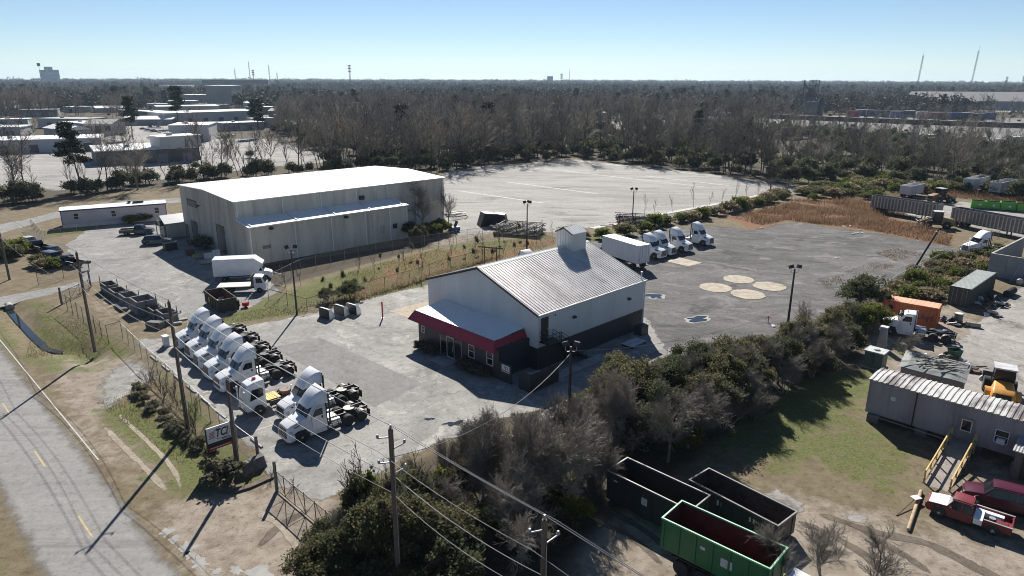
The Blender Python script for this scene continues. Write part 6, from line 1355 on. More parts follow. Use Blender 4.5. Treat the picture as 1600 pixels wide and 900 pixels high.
for i, (p, s, k, c) in enumerate(belt):
    tr, cr = {'BE': BE, 'BT': BT}[k][i % 3]; mt = {'D': LF_D, 'O': LF_O, 'Y': LF_Y}[c]
    lb = {'BT': {'D': 'dark evergreen tree in the belt right of the cream building', 'O': 'olive green tree in the belt right of the cream building'}, 'BE': {'D': 'low dark bush in the belt right of the cream building', 'O': 'low olive bush in the belt right of the cream building', 'Y': 'bright sunlit green bush in the belt right of the cream building'}}[k].get(c)
    cnt[lb] = cnt.get(lb, -1) + 1; lb = ORD[cnt[lb]] + ' ' + lb.replace('in the belt right of the cream building', 'counted from the near floodlight pole along the belt')
    spawn('evergreen_tree' if k == 'BT' else 'evergreen_bush', lb, 'tree' if k == 'BT' else 'bush', 'evergreen belt', p, i * 51, s * (.88 if k == 'BT' else 1), [('trunk', tr, TW_B), ('crown', cr, mt)])
for i, (p, s, lb) in enumerate([((12.38,47.77), 1.0, 'bare grey tree standing before the evergreen belt by the low dumpster'), ((31.96,71.76), .85, 'small bare tree beside the double floodlight pole'), ((40.83,65.65), .72, 'small bare tree between the transformer and the tarp hut'), ((14.54,49.95), .9, 'bare tree half hidden in the evergreen belt'), ((18.53,33.19), .8, 'bare treetop rising at the bottom edge by the green dumpster'), ((15.60,32.92), .7, 'bare treetop in front of the green dumpster truck'), ((21.05,32.94), .65, 'bare treetop at the bottom edge right of the green dumpster')]):
    tr, cr = NT[i % 3]; spawn('bare_tree', lb, 'bare tree', None, p, i * 80, s, [('trunk', tr, TW_G), ('crown', cr, TW_G)])
for i, (p, s) in enumerate([((8.53,54.30), .8), ((11.87,55.52), .85), ((15.93,56.80), .9), ((18.83,58.79), .85), ((21.06,58.14), .8), ((25.31,61.65), .8), ((30.72,66.39), .75), ((34.93,69.01), .65), ((40.77,76.93), .55), ((6.74,50.94), .8), ((9.27,49.92), .9), ((11.02,49.42), .85), ((15.34,51.00), .85), ((18.40,53.21), .75), ((21.70,55.59), .75), ((26.35,60.22), .7), ((30.71,63.96), .65)]):
    tr, cr = TH[i % 2]; spawn('bare_thicket', ORD[i] + ' bare grey thicket tree counted from the near floodlight pole along the belt', 'bare tree', 'bare trees in the belt', p, i * 77, s, [('trunk', tr, TW_G), ('crown', cr, TW_G)])
tr, cr = NT[1]; spawn('bare_tree', 'bare tree at the left edge overhanging the road', 'bare tree', None, (-44.20,49.55), 40, 1.0, [('trunk', tr, TW_B), ('crown', cr, TW_B)])
tr, cr = NT[2]; spawn('bare_tree', 'bare tree standing against the far end of the big warehouse', 'bare tree', None, (-17.53,130.54), 10, 1.75, [('trunk', tr, TW_B), ('crown', cr, TW_T)])
tr, cr = NT[0]; spawn('bare_tree', 'leaning bare tree at the back corner of the big warehouse', 'bare tree', None, (-12.77,136.00), 200, 1.0, [('trunk', tr, TW_B), ('crown', cr, TW_T)])
for i, p in enumerate([(-19.54,127.14), (-17.29,123.97), (-15.77,128.31), (-14.15,131.76)]):
    tr, cr = BE[i % 4]; spawn('dark_bush', 'dark bush in the shade at the big warehouse corner', 'bush', 'bushes at the warehouse corner', p, i * 90, .8, [('trunk', tr, TW_B), ('crown', cr, LF_D)])
# verge shrubs along the truck fence
for i, p in enumerate(line_points([(-36.34,60.15), (-32.85,56.43), (-30.05,53.55), (-27.18,50.70), (-24.73,48.49), (-22.81,46.35)], 1.25, .22, rg)):
    tr, cr = SM[i % 3]; spawn('verge_shrub', ORD[min(i, 24)] + ' small grey-green shrub from the entry apron in the row along the roadside fence', 'shrub', 'shrub row along the fence', p, rg.uniform(0, 360), rg.uniform(.55, .85), [('trunk', tr, TW_G), ('crown', cr, leafmat('grey_green_leaf', (.07, .068, .045), (.2, .19, .135)))])
tr, cr = SM[0]; spawn('round_shrub', 'rounded grey-green shrub beside the TCI sign and concrete blocks', 'shrub', None, (-21.38,44.86), 0, 1.7, [('trunk', tr, TW_G), ('crown', cr, MATS['grey_green_leaf'])])
for i, p in enumerate(line_points([(-37.40,63.40), (-33.58,59.33), (-29.54,55.21), (-25.69,50.71)], 1.9, .25, rg)):
    tr, cr = SB[i % 3]; spawn('bare_shrub', 'leafless shrub growing against the roadside chain-link fence', 'shrub', 'bare shrubs at the fence', p, rg.uniform(0, 360), rg.uniform(.7, 1.05), [('trunk', tr, TW_B), ('crown', cr, TW_B)])
for i, p in enumerate(line_points([(-20.16,45.47), (-18.25,44.88)], 1.0, .3, rg) + line_points([(-15.41,43.40), (-16.97,44.63)], 1.5, .3, rg)):
    tr, cr = SB[i % 3]; spawn('bare_shrub', 'low dry shrub beside the gate posts', 'shrub', 'dry shrubs at the gate', p, rg.uniform(0, 360), .4, [('trunk', tr, TW_B), ('crown', cr, TW_T)])
# saplings on the fenced strip
sap = poly_points([(-32.83,92.90), (-24.93,106.99), (-11.85,123.01), (6.23,130.93), (9.52,124.38), (-4.22,108.47), (-15.08,96.29), (-23.90,86.39)], 42, rg, 2.6)
for i, p in enumerate(sap):
    if i % 2 == 0:
        tr, cr = SP[i % 3]; spawn('bare_sapling', 'thin bare sapling on the orange-green strip beside the warehouse', 'sapling', 'saplings on the strip', p, rg.uniform(0, 360), rg.uniform(.75, 1.2), [('trunk', tr, TW_B), ('crown', cr, TW_B)])
    else:
        s = rg.uniform(.55, .95); T = thing('leafy_sapling', 'small leafy evergreen sapling on the orange-green strip beside the warehouse', 'sapling', p, rg.uniform(0, 360), 'leafy saplings on the strip'); T.scale = (s, s, s)
        link('trunk', SP[i % 3][0], TW_B, T); o = link('crown', UP[i % 2][1], rg.choice((LF_D, LF_O)), T); o.location = (0, 0, .6); o.scale = (.8, .8, .75)
for i, (p, s, mt) in enumerate([((-22.14,89.18), .75, LF_D), ((-25.00,88.02), .5, LF_O), ((-13.79,130.60), .7, LF_O)]):
    tr, cr = BE[i]; spawn('strip_bush', ['dark round bush behind the white wheel covers', 'small olive bush left of the dark round bush', 'olive bush at the back of the strip'][i], 'bush', None, p, 0, s, [('trunk', tr, TW_B), ('crown', cr, mt)])
# hedge between far lot path and dark gravel
for i, p in enumerate(line_points([(28.12,137.31), (42.23,148.38), (59.06,164.75), (64.97,170.34)], 2.6, .6, rg) + line_points([(9.75,127.60), (19.56,127.76), (27.00,134.82)], 3.5, 1.0, rg) + line_points([(66.49,172.28), (85.83,182.87)], 4, 2, rg)):
    tr, cr = HB[i % 3]; spawn('hedge_bush', 'olive hedge bush between the far path and the dark gravel', 'bush', 'hedge along the gravel yard', p, rg.uniform(0, 360), rg.uniform(.75, 1.2), [('trunk', tr, TW_B), ('crown', cr, rg.choice((LF_O, LF_Y, LF_T, LF_T)))])
for i, p in enumerate(line_points([(25.62,145.94), (85.46,194.26)], 6, .3, rg)):
    tr, cr = SP[i % 3]; spawn('path_sapling', 'thin bare sapling lining the grey path', 'sapling', 'saplings along the path', p, rg.uniform(0, 360), rg.uniform(1.0, 1.4), [('trunk', tr, TW_B), ('crown', cr, TW_B)])
# brush along the right-hand fence and behind
for i, p in enumerate(poly_points([(48.45,89.41), (61.43,101.69), (78.96,117.02), (89.70,122.00), (69.60,98.99), (59.98,89.54), (52.88,89.46)], 36, rg, 2.2)):
    tr, cr = HB[i % 3]; spawn('fence_brush', 'scrubby brush clump along the right-hand fence', 'bush', 'brush along the right fence', p, rg.uniform(0, 360), rg.uniform(.45, .9), [('trunk', tr, TW_B), ('crown', cr, rg.choice((LF_O, LF_T, LF_T, LF_T)))])
for i, p in enumerate(poly_points([(67.37,179.30), (97.68,196.99), (110.47,190.10), (91.09,172.79)], 26, rg, 3.0) + poly_points([(94.07,210.08), (114.24,203.77), (122.07,185.84), (104.40,185.45)], 24, rg, 3.5)):
    tr, cr = HB[i % 3]; spawn('meadow_bush', 'green scrub bush in the overgrown field before the wood', 'bush', 'scrub in the field', p, rg.uniform(0, 360), rg.uniform(.7, 1.3), [('trunk', tr, TW_B), ('crown', cr, rg.choice((LF_O, LF_T, LF_O)))])
for i, p in enumerate([(-85.89,112.42), (-83.40,110.72), (-89.32,115.99), (-84.96,114.21), (-76.60,106.30), (-74.40,105.15), (-72.60,104.40)]):
    tr, cr = HB[i % 3]; spawn('clipped_hedge', 'dark clipped hedge bush by the parked cars', 'bush', 'hedge by the parked cars', p, i * 50, 1.0 if i < 4 else .75, [('trunk', tr, TW_B), ('crown', cr, LF_D if i < 4 else LF_O)])
for i, p in enumerate(line_points([(-79.70,138.03), (-76.51,146.25)], 2.6, .4, rg)):
    tr, cr = HB[i % 3]; spawn('lawn_bush', 'grey-green bush in front of the white mobile office', 'bush', 'bushes at the mobile office', p, i * 50, .9, [('trunk', tr, TW_B), ('crown', cr, MATS['grey_green_leaf'])])
for i, p in enumerate([fromlocal(SHOP, OX - .7, y) for y in (13.2, 12.0, 11.2, 6.2, 5.0, 3.8, 2.6)]):
    tr, cr = SM[i % 3]; spawn('office_shrub', 'dark clipped shrub under the red awning windows', 'shrub', 'shrubs under the awning', p[:2], i * 40, .95, [('trunk', tr, TW_B), ('crown', cr, LF_D)])
tr, cr = SM[1]; spawn('doorway_bush', 'dark bush between the two warehouse doors', 'bush', None, fromlocal(T1, -1.5, 12.5)[:2], 0, 2.0, [('trunk', tr, TW_B), ('crown', cr, LF_D)])

# dry weeds: nobody could count them
def weeds(name, label, polys, n, mat, h, w, seed):
    g = random.Random(seed); gn = np.random.default_rng(seed); base = []
    A = [abs(sum(p[i][0] * p[(i + 1) % len(p)][1] - p[(i + 1) % len(p)][0] * p[i][1] for i in range(len(p)))) for p in polys]
    for p, a in zip(polys, A): base += poly_points(p, int(n * a / sum(A)), g)
    B = np.array(base); k = len(B); hh = h * gn.uniform(.35, 1.3, k); cl = np.array([noise.noise((x * .15, y * .15, seed)) for x, y in base]); hh *= np.clip(.75 + cl * 1.2, .15, 1.6)
    a = gn.uniform(0, PI, k); U = np.stack([np.cos(a), np.sin(a), 0 * a], 1) * w * .5; lean = gn.normal(size=(k, 2)) * .28
    P0 = np.concatenate([B, np.zeros((k, 1))], 1); top = P0 + np.concatenate([lean * hh[:, None], hh[:, None]], 1)
    V = np.stack([P0 - U, P0 + U, top + U * .5, top - U * .5], 1).reshape(-1, 3)
    me = np_mesh(bpy.data.meshes.new(name), V, np.arange(4 * k).reshape(k, 4))
    at_ = me.attributes.new('tint', 'FLOAT', 'POINT'); at_.data.foreach_set('value', np.repeat(np.clip(gn.uniform(0, 1, k) * .6 + cl * .6 + .2, 0, 1), 4).astype(np.float32))
    o = link(name, me, mat, kind='stuff'); o['label'] = label; return o
weeds('dry_weeds', 'rust-brown dry weeds between the gravel yard and the trailers', [[(47.90,148.49), (68.38,166.72), (82.56,152.85), (86.50,131.06), (80.26,122.87), (72.45,135.57), (59.57,145.83), (52.09,140.28)], [(69.76,172.35), (91.44,167.18), (88.58,145.65), (82.56,152.85)], [(102.67,207.52), (132.18,175.60), (124.07,164.27), (107.93,185.53), (94.24,189.74)]], 26000, LF_R, .9, .09, 1)
weeds('low_weeds', 'low rusty weeds patching the right end of the dark gravel', [[(63.61,116.80), (69.39,120.22), (72.46,115.55), (64.48,111.07)], [(52.66,104.14), (59.73,110.16), (62.70,107.76), (54.45,101.60)], [(46.27,98.70), (50.46,101.55), (50.15,98.75), (46.07,96.05)]], 1500, LF_R, .22, .1, 5)
weeds('tan_weeds', 'tan dry grass beside the right-hand fence and on the sapling strip', [[(-28.68,85.28), (-21.46,90.93), (-10.24,105.22), (-1.13,114.51), (-9.96,102.23), (-20.96,88.63)], [(51.11,89.44), (64.26,103.18), (79.85,118.44), (91.00,123.03), (69.60,98.99), (55.70,86.73)], [(86.81,185.07), (110.47,190.10), (97.68,172.93), (78.71,166.93)]], 17000, LF_T, .7, .08, 2)
weeds('rough_grass', 'rough green and tan grass on the sapling strip and verges', [[(-32.28,88.50), (-24.51,105.04), (-11.62,120.49), (7.42,129.80), (9.52,124.38), (-4.18,107.26), (-14.85,94.68), (-23.43,84.55)], [(-39.34,77.23), (-26.55,83.75), (-28.80,88.54), (-37.91,81.16)], [(-36.77,60.14), (-22.71,46.35), (-22.29,44.18), (-38.73,57.68)], [(-52.49,68.23), (-44.07,70.49), (-52.07,80.53), (-64.33,88.14)]], 30000, leafmat('rough_grass_blade', (.07, .075, .025), (.2, .17, .085)), .15, .05, 3)
# ------------------------------------------------------------------ poles, wires, fences, signs, props
M_dpole = pm('dark_steel_pole', (.05, .045, .042), .7, .2, .2, 1)
INS = pm('insulator_grey', (.3, .3, .32), .3)
def upole(label, p, h, r0=.17, r1=.12, arms=0, extra=None, rz=-44):
    T = thing('utility_pole', label, 'utility pole', p, rz)
    m = MB(); m.lathe([(r0, 0), (r0 * .95, h * .3), (r1, h), (.001, h + .02)], n=10); m.build('pole', WOODP, T, 50)
    for i in range(arms):
        z = h - .5 - i * .75; sd = 1 if i % 2 else -1
        m = MB(); m.tube((0, 0, z), (sd * .15, sd * .75, z + .18), .04, n=6); m.build('bracket', GALV, T)
        m = MB(); m.lathe([(.05, 0), (.09, .04), (.05, .08), (.09, .12), (.04, .2)], (sd * .15, sd * .75, z + .18), n=8); m.build('insulator', INS, T)
    m = MB(); m.lathe([(.05, 0), (.08, .05), (.05, .1), (.04, .22)], (0, 0, h + .02), n=8); m.build('top_insulator', INS, T)
    m = MB(); m.tube((r0 + .02, 0, .2), (r1 + .03, 0, h - 1.2), .02, n=5); m.build('ground_wire', GALV, T)
    if extra == 'transformer':
        for s in (-1, 1):
            m = MB(); m.lathe([(.001, 0), (.26, .02), (.27, .8), (.2, .9), (.001, .92)], (s * .12, s * .5, h - 3.2), n=12); m.build('transformer', INS, T)
    return T
U10, U148, U295, U372 = (-75.35, 98.2), (-46.1, 70.1), (-27.9, 52.7), (-21.3, 46.8)
U612, U850 = (-6.4, 32.35), (1.4, 24.6)
upole('wooden utility pole at the left edge on the lawn', U10, 10.5, arms=1)
upole('wooden utility pole by the ditch and entry drive', U148, 11.3, arms=1)
upole('tall wooden utility pole beside the roadside shrub row', U295, 11.6, arms=2)
upole('shorter wooden pole standing behind the TCI sign', U372, 7.4, .16, .13)
upole('nearest utility pole in front of the dark evergreens', U612, 11.3, .17, .14, arms=4)
upole('small utility pole at the bottom edge under the bright cables', U850, 11.3, .15, .12, arms=2)
def cable(label, a, b, sag, r=.02, mat=None, name='overhead_cable', group='overhead cables'):
    pts = []
    for i in range(17):
        t = i / 16; pts.append((a[0] + (b[0] - a[0]) * t, a[1] + (b[1] - a[1]) * t, a[2] + (b[2] - a[2]) * t - sag * 4 * t * (1 - t)))
    o = MB().path(pts, r, 5).build(name, mat or WIRE, None, 60); tag(o, label, 'cable', group); return o
U900 = (30.0, -4.0)
def at3(p, z, sx=0.0, sy=0.0): q = rot2(-44, sx, sy); return (p[0] + q[0], p[1] + q[1], z)
spans = [(U10, U148, 10.7, 11.5), (U148, U295, 11.5, 11.8), (U295, U612, 11.8, 11.5), (U612, U850, 11.5, 11.5), (U850, U900, 11.5, 11.5), ((-140, 161), U10, 10.9, 10.7)]
nm = ['between the left-edge pole and the ditch pole', 'between the ditch pole and the shrub-row pole', 'between the shrub-row pole and the nearest pole', 'between the nearest pole and the bottom-edge pole', 'leaving the bottom-edge pole towards the viewer', 'coming in from the far left to the left-edge pole']
for i, (a, b, za, zb) in enumerate(spans):
    cable('topmost bright cable ' + nm[i], at3(a, za), at3(b, zb), .35 if i != 3 else .1, .02)
    for j, (dy, dz, r, w) in enumerate(((.75, -.6, .016, 'right-hand'), (-.75, -1.3, .016, 'left-hand'), (.15, -3.2, .022, 'lower thick'), (-.15, -4.0, .016, 'lowest'))):
        if i in (1, 2, 3, 4) or j in (0, 3): cable(w + ' cable ' + nm[i], at3(a, za + dz, 0, dy), at3(b, zb + dz, 0, dy), (.5 if i != 3 else .12) + .15 * j, r)
def flood_pole(label, p, h, rz, heads, rm=.11, lean=None, cross=False):
    T = thing('floodlight_pole', label, 'light pole', p, rz)
    m = MB(); m.lathe([(rm * 1.25, 0), (rm, h * .5), (rm * .8, h)], n=8); m.build('pole', M_dpole, T, 50)
    for k, (a, tilt) in enumerate(heads):
        x, y = math.cos(R(a)) * .5, math.sin(R(a)) * .5
        m = MB(); m.path([(0, 0, h - .4), (x * .7, y * .7, h - .45), (x, y, h - .25), (x, y, h + .05)], .035, 6); ar = m.build('bracket', GALV, T)
        m = MB(); m.obox((x, y, h + .3), (.5, .4, .42), (R(tilt), R(12), R(a))); hd = m.build('lamp_head', BLACKM, ar)
    if cross:
        m = MB(); m.box(-1.0, 1.0, -.08, .08, h * .55, h * .55 + .1); m.build('crossarm', WOODP, T)
    if lean: T.rotation_euler = (R(lean[0]), R(lean[1]), R(rz))
    return T
flood_pole('floodlight pole at the yard edge by the warehouse strip', (-27.65,82.98), 8.6, 0, ((200, 20), (20, -15)))
flood_pole('floodlight pole with three lamps rising behind the cream building roof', (2.6, 117.5), 8.4, 0, ((200, 20), (340, -20), (60, 10)), cross=False)
flood_pole('floodlight pole beside the steel frame stack by the far path', (24.9, 139.5), 7.4, 0, ((200, 20), (340, -20)))
flood_pole('floodlight pole in the dark gravel yard beside the small bare tree', (34.35,80.01), 7.1, 0, ((190, 20), (0, -10)), .13)
flood_pole('near floodlight pole in front of the cream building with two square lamps', (5.19,55.72), 6.6, 0, ((190, 20), (350, -10)), .13)
T = thing('leaning_pole', 'bare dark pole leaning to the right at the gravel yard edge', 'pole', (61.53,101.69), 0)
m = MB(); m.lathe([(.17, -.2), (.14, 8), (.001, 8.02)], n=10); m.build('pole', M_dpole, T, 50); T.rotation_euler = (0, R(23), 0)
m = MB(); m.box(-.16, .16, -.16, .16, 7.6, 7.8); m.build('band', GALV, T)
T = thing('brown_pole', 'thin brown pole at the end of the far white kerb', 'pole', (66.24,175.21), 0)
m = MB(); m.lathe([(.14, 0), (.1, 7.9), (.001, 7.92)], n=8); m.build('pole', pm('brown_pole', (.12, .08, .055), .8), T); m = MB(); m.box(-.3, .3, -.1, .1, 7.6, 7.8); m.build('lamp_head', BLACKM, T)
for p, lb in (((-4.44,106.08), 'short post with crossbar on the orange strip, left of the floodlight pole'), ((-2.47,105.33), 'short post with crossbar next to the floodlight pole')):
    T = thing('crossbar_post', lb, 'post', p, -20); m = MB(); m.box(-.06, .06, -.06, .06, 0, 3.6); m.build('post', WOODP, T); m = MB(); m.box(-1.1, 1.1, -.1, -.06, 3.3, 3.5); m.build('crossbar', WOODP, T)
cable('sagging service cable from the near floodlight pole to the right side', (*(5.19,55.72), 6.2), (30.5, 72.0, 4.6), 1.1, .02, name='service_cable', group=None)
cable('slack cable from the nearest pole to the near floodlight pole', (U612[0], U612[1], 9.6), (*(5.19,55.72), 6.0), 1.6, .022, name='service_cable', group=None)

# chain-link fences
def link_mat():
    m, nt, b, o = newmat('chain_link_mesh')
    b.inputs['Base Color'].default_value = (.3, .3, .3, 1); b.inputs['Metallic'].default_value = .4; b.inputs['Roughness'].default_value = .5
    tc = nd(nt, 'TexCoord').outputs['Object']; n1 = nz(nt, tc, 3, 2)
    tr = nd(nt, 'BsdfTransparent'); mx = nd(nt, 'MixShader', {0: mth(nt, 'ADD', .1, mth(nt, 'MULTIPLY', n1, .12)), 1: tr.outputs[0], 2: b.outputs[0]}); nt.links.new(mx.outputs[0], o.inputs['Surface'])
    return m
M_mesh = link_mat()
M_rmesh = pm('rusty_mesh', (.1, .08, .06), .8)
def fence(label, pts, h=1.9, step=3.0, mat=GALV, mesh=M_mesh, rail=True, wires=0, post_r=.035, name='chain_link_fence'):
    T = thing(name, label, 'fence', pts[0], 0); o = Vector(pts[0]); P = [Vector(p) - o for p in pts]
    pd = None; mm = MB(); rm = MB()
    for si, (a, b) in enumerate(zip(P[:-1], P[1:])):
        L = (b - a).length; k = max(1, round(L / step))
        for i in range(k + (si == len(P) - 2)):
            q = a + (b - a) * i / k
            if pd is None: ob = MB().lathe([(post_r, 0), (post_r, h + .08), (.001, h + .1)], n=6).build('post', mat, T, 40); pd = ob.data
            else: ob = link('post', pd, None, T)
            ob.location = (q.x, q.y, 0)
        mm.add([(a.x, a.y, .05), (b.x, b.y, .05), (b.x, b.y, h), (a.x, a.y, h)], [(0, 1, 2, 3)])
        if rail: rm.tube((a.x, a.y, h), (b.x, b.y, h), .028, n=5); 
        rm.tube((a.x, a.y, .12), (b.x, b.y, .12), .012, n=4)
        for w in range(wires): rm.tube((a.x, a.y, h + .15 + .15 * w), (b.x, b.y, h + .15 + .15 * w), .012, n=4)
    rm.build('rail', mat, T); mm.build('mesh', mesh, T); return T
fence('tall chain-link fence between the roadside shrubs and the truck row', [(-45.13,74.00), (-38.40,66.63), (-34.31,62.35), (-29.69,57.48), (-24.78,52.01), (-20.08,47.56)], 2.0, 2.6)
fence('rust-brown chain-link fence along the ditch towards the entry drive', [(-57.71,83.93), (-51.23,77.78), (-45.97,72.58), (-45.13,74.00)], 2.2, 2.2, CHASSIS, M_mesh)
fence('chain-link fence in front of the warehouse lean-to along the strip', [(-34.93,95.07), (-33.11,103.04), (-26.10,112.38), (-18.35,118.92), (-8.47,125.69), (-0.04,131.40)], 2.0, 3.2)
fence('weed-grown fence line along the front edge of the sapling strip', [(-33.15,88.49), (-26.70,84.26), (-21.46,90.93), (-15.32,97.95), (-10.24,105.22), (-2.21,113.60)], 1.7, 4, WOODP, M_mesh)
fence('slanting chain-link fence along the brush on the right', [(45.63,84.52), (56.48,96.17), (68.55,107.04), (82.15,118.48), (93.82,128.92)], 1.9, 3.5)
fence('chain-link fence before the white mobile office lawn', [(-88.31,126.06), (-85.75,131.77), (-82.01,138.64), (-76.16,145.54)], 1.3, 3.5)
fence('low wire fence on the lawn left of the parked cars', [(-69.31,95.63), (-67.47,98.66), (-65.95,102.61)], 1.8, 3.0, CHASSIS)
fence('white-topped gate fence near the far left drive', [(-96.07,134.00), (-86.48,122.91)], 2.2, 2.0)
def gate_frame(label, a, b, h, n, mat, r=.04, name='slide_gate'):
    T = thing(name, label, 'gate', a, math.degrees(math.atan2(b[1] - a[1], b[0] - a[0]))); L = math.hypot(b[0] - a[0], b[1] - a[1])
    m = MB(); m.tube((0, 0, .15), (L, 0, .15), r, n=6); m.tube((0, 0, h), (L, 0, h), r, n=6); m.build('rail', mat, T)
    for i in range(n + 1):
        m = MB(); m.tube((L * i / n, 0, .15), (L * i / n, 0, h + .12), r * .8, n=6); m.build('upright', mat, T)
    for i in range(n):
        a_, b_ = (.15, h) if i % 2 else (h, .15)
        m = MB(); m.tube((L * i / n, .03, a_), (L * (i + 1) / n, .03, b_), r * .55, n=5); m.build('brace', mat, T)
    m = MB(); m.add([(0, .01, .15), (L, .01, .15), (L, .01, h), (0, .01, h)], [(0, 1, 2, 3)]); m.build('mesh', M_mesh, T); return T
gate_frame('long braced sliding gate crossing the near driveway', (-17.34,43.71), off((-17.34,43.71), -44.5, 11.5), 1.75, 8, pm('rust_pink_pipe', (.17, .12, .1), .7, 0, .2, 2), .045)
gate_frame('open swing gate at the left entry drive', (-60.27,86.53), (-60.01,92.58), 1.6, 3, CHASSIS, .04, 'swing_gate')
gate_frame('small mesh gate by the box truck', (-34.79,96.05), (-32.88,94.78), 1.9, 1, GALV, .04, 'mesh_gate')
M_post = pm('grey_timber_post', (.16, .15, .135), .85, 0, .2, 2, streak=True)
for p, h, lb in (((-19.98,47.56), 2.3, 'thick grey gate post by the concrete blocks'), ((-17.19,43.55), 2.5, 'thick grey gate post at the sliding gate end'), ((-60.10,86.53), 2.4, 'dark gate post at the grass side of the entry drive'), ((-60.93,94.44), 2.6, 'dark gate post under the mailbox-like box at the entry')):
    T = thing('gate_post', lb, 'post', p, 0); m = MB(); m.lathe([(.13, 0), (.12, h), (.001, h + .03)], n=10); m.build('post', M_post, T, 50); m = MB(); m.lathe([(.135, h - .25), (.135, h - .2)], n=10); m.build('band', GALV, T)
for p, rz, lb in (((-20.34,46.09), 40, 'dark concrete block beside the round shrub'), ((-19.88,46.73), 40, 'tilted concrete block by the gate post')):
    T = thing('concrete_block', lb, 'block', p, rz); m = MB(); m.add([(-.75, -.4, 0), (.75, -.4, 0), (.75, .4, 0), (-.75, .4, 0), (-.6, -.25, .85), (.6, -.25, .95), (.6, .25, .95), (-.6, .25, .85)], [(0, 3, 2, 1), (4, 5, 6, 7), (0, 1, 5, 4), (1, 2, 6, 5), (2, 3, 7, 6), (3, 0, 4, 7)]); m.build('block', CONCD if p[0] < -19.6 else CONC, T); m = MB(); m.tube((-.2, 0, .84), (.2, 0, .88), .03, n=5); m.build('lift_loop', GALV, T)
# kerb stops in the truck row
for i in range(8):
    p = off((-38.55,70.54), -45.5, i * 3.55 + 1.7); T = thing('parking_stop', ORD[i] + ' concrete parking stop from the white utility box in front of the truck row', 'parking stop', off(p, 43.5, -1.7), -45.5, 'parking stops'); m = MB(); m.profx([(-.12, 0), (.12, 0), (.08, .14), (-.08, .14)], -1.0, 1.0); m.build('stop', CONC, T); m = MB(); m.lathe([(.02, .13), (.02, .16)], (-.7, 0, 0), n=6); m.lathe([(.02, .13), (.02, .16)], (.7, 0, 0), n=6); m.build('pin', GALV, T)
# TCI sign
S = thing('company_sign', 'white roadside sign reading TCI on two black posts', 'sign', (-22.8, 47.5), 44); S.scale = (.68, 1, 1)
M_sw = pm('sign_panel_white', (.72, .72, .72), .45, 0, .03)
M_sb = pm('sign_panel_black', (.015, .015, .016), .5); M_sr = pm('sign_panel_red', (.42, .03, .035), .5)
for x in (-1.42, 1.42):
    m = MB(); m.box(x - .06, x + .06, -.06, .06, 0, 3.3); m.build('post', BLACKM, S)
m = MB(); m.box(-1.35, 1.35, -.05, .05, 1.95, 3.25); m.build('white_panel', M_sw, S)
m = MB(); m.box(-1.35, 1.35, -.05, .05, 1.35, 1.945); m.build('black_panel', M_sb, S)
m = MB(); m.box(-1.35, 1.35, -.058, -.051, 1.4, 1.6); m.build('red_band', M_sr, S)
lettering('TCI', .92, M_sb, S, (.25, -.056, 2.62), (PI / 2, 0, 0), .3, ext=.003, bold=.025)
m = MB(); n = 40
oa = [(.28 + 1.0 * math.cos(2 * PI * i / n), 2.62 + .5 * math.sin(2 * PI * i / n)) for i in range(n)]; ib = [(.28 + .96 * math.cos(2 * PI * i / n), 2.62 + .46 * math.sin(2 * PI * i / n)) for i in range(n)]
m.loft([[(x, -.054, z) for x, z in oa], [(x, -.054, z) for x, z in ib]], False); m.build('oval_ring', M_sb, S)
for i in range(5):
    m = MB(); z = 2.3 + i * .12; x0 = -1.2 + i * .03; m.add([(x0, -.054, z), (x0 + .62, -.054, z + .02), (x0 + .66, -.054, z + .08), (x0 + .03, -.054, z + .06)], [(0, 1, 2, 3)]); m.build('red_stripe', M_sr, S)
m = MB(); m.box(.3, 1.25, -.056, -.051, 2.0, 2.14); m.build('subtitle_bar', M_sb, S)
m = MB()
for k in range(8): m.box(.36 + k * .11, .43 + k * .11, -.06, -.0565, 2.03, 2.11)
m.build('subtitle_lettering', M_sw, S)
m = MB()
for k in range(13): m.box(-1.1 + k * .17, -.99 + k * .17, -.063, -.0585, 1.46, 1.54)
m.build('band_lettering', M_sw, S)
# red bollard, white wheel covers
T = thing('red_bollard', 'tall red bollard post at the yard edge', 'bollard', (-16.37,81.62), 0); m = MB(); m.lathe([(.1, 0), (.1, 2.2), (.001, 2.25)], n=10); m.build('post', pm('red_paint', (.5, .03, .03), .5), T, 50); m = MB(); m.lathe([(.2, 0), (.2, .03)], n=10); m.build('base', GALV, T)
for i, p in enumerate(((-23.39,81.79), (-21.82,83.04), (-20.37,83.56))):
    T = thing('roof_fairing', ['spare white roof fairing on the ground, left of three', 'spare white roof fairing on the ground, middle of three', 'spare white roof fairing on the ground, right of three'][i], 'fairing', p, -38)
    m = MB(); secs = []
    for k in range(6):
        t = PI / 2 * k / 5; y = 1.0 * math.sin(t) - .5; w = 1.05 - .25 * math.sin(t) ** 2; h = 1.35 * math.cos(t) ** .7 if k < 5 else .25
        secs.append([(-w, y, 0), (-w, y, h * .75), (-w * .8, y, h), (w * .8, y, h), (w, y, h * .75), (w, y, 0)])
    m.loft(secs, False, False); m.build('shell', WHITE, T, 40)
    m = MB(); m.box(-1.0, 1.0, -.48, -.44, .05, 1.2); m.build('back_mesh', CHASSIS, T)
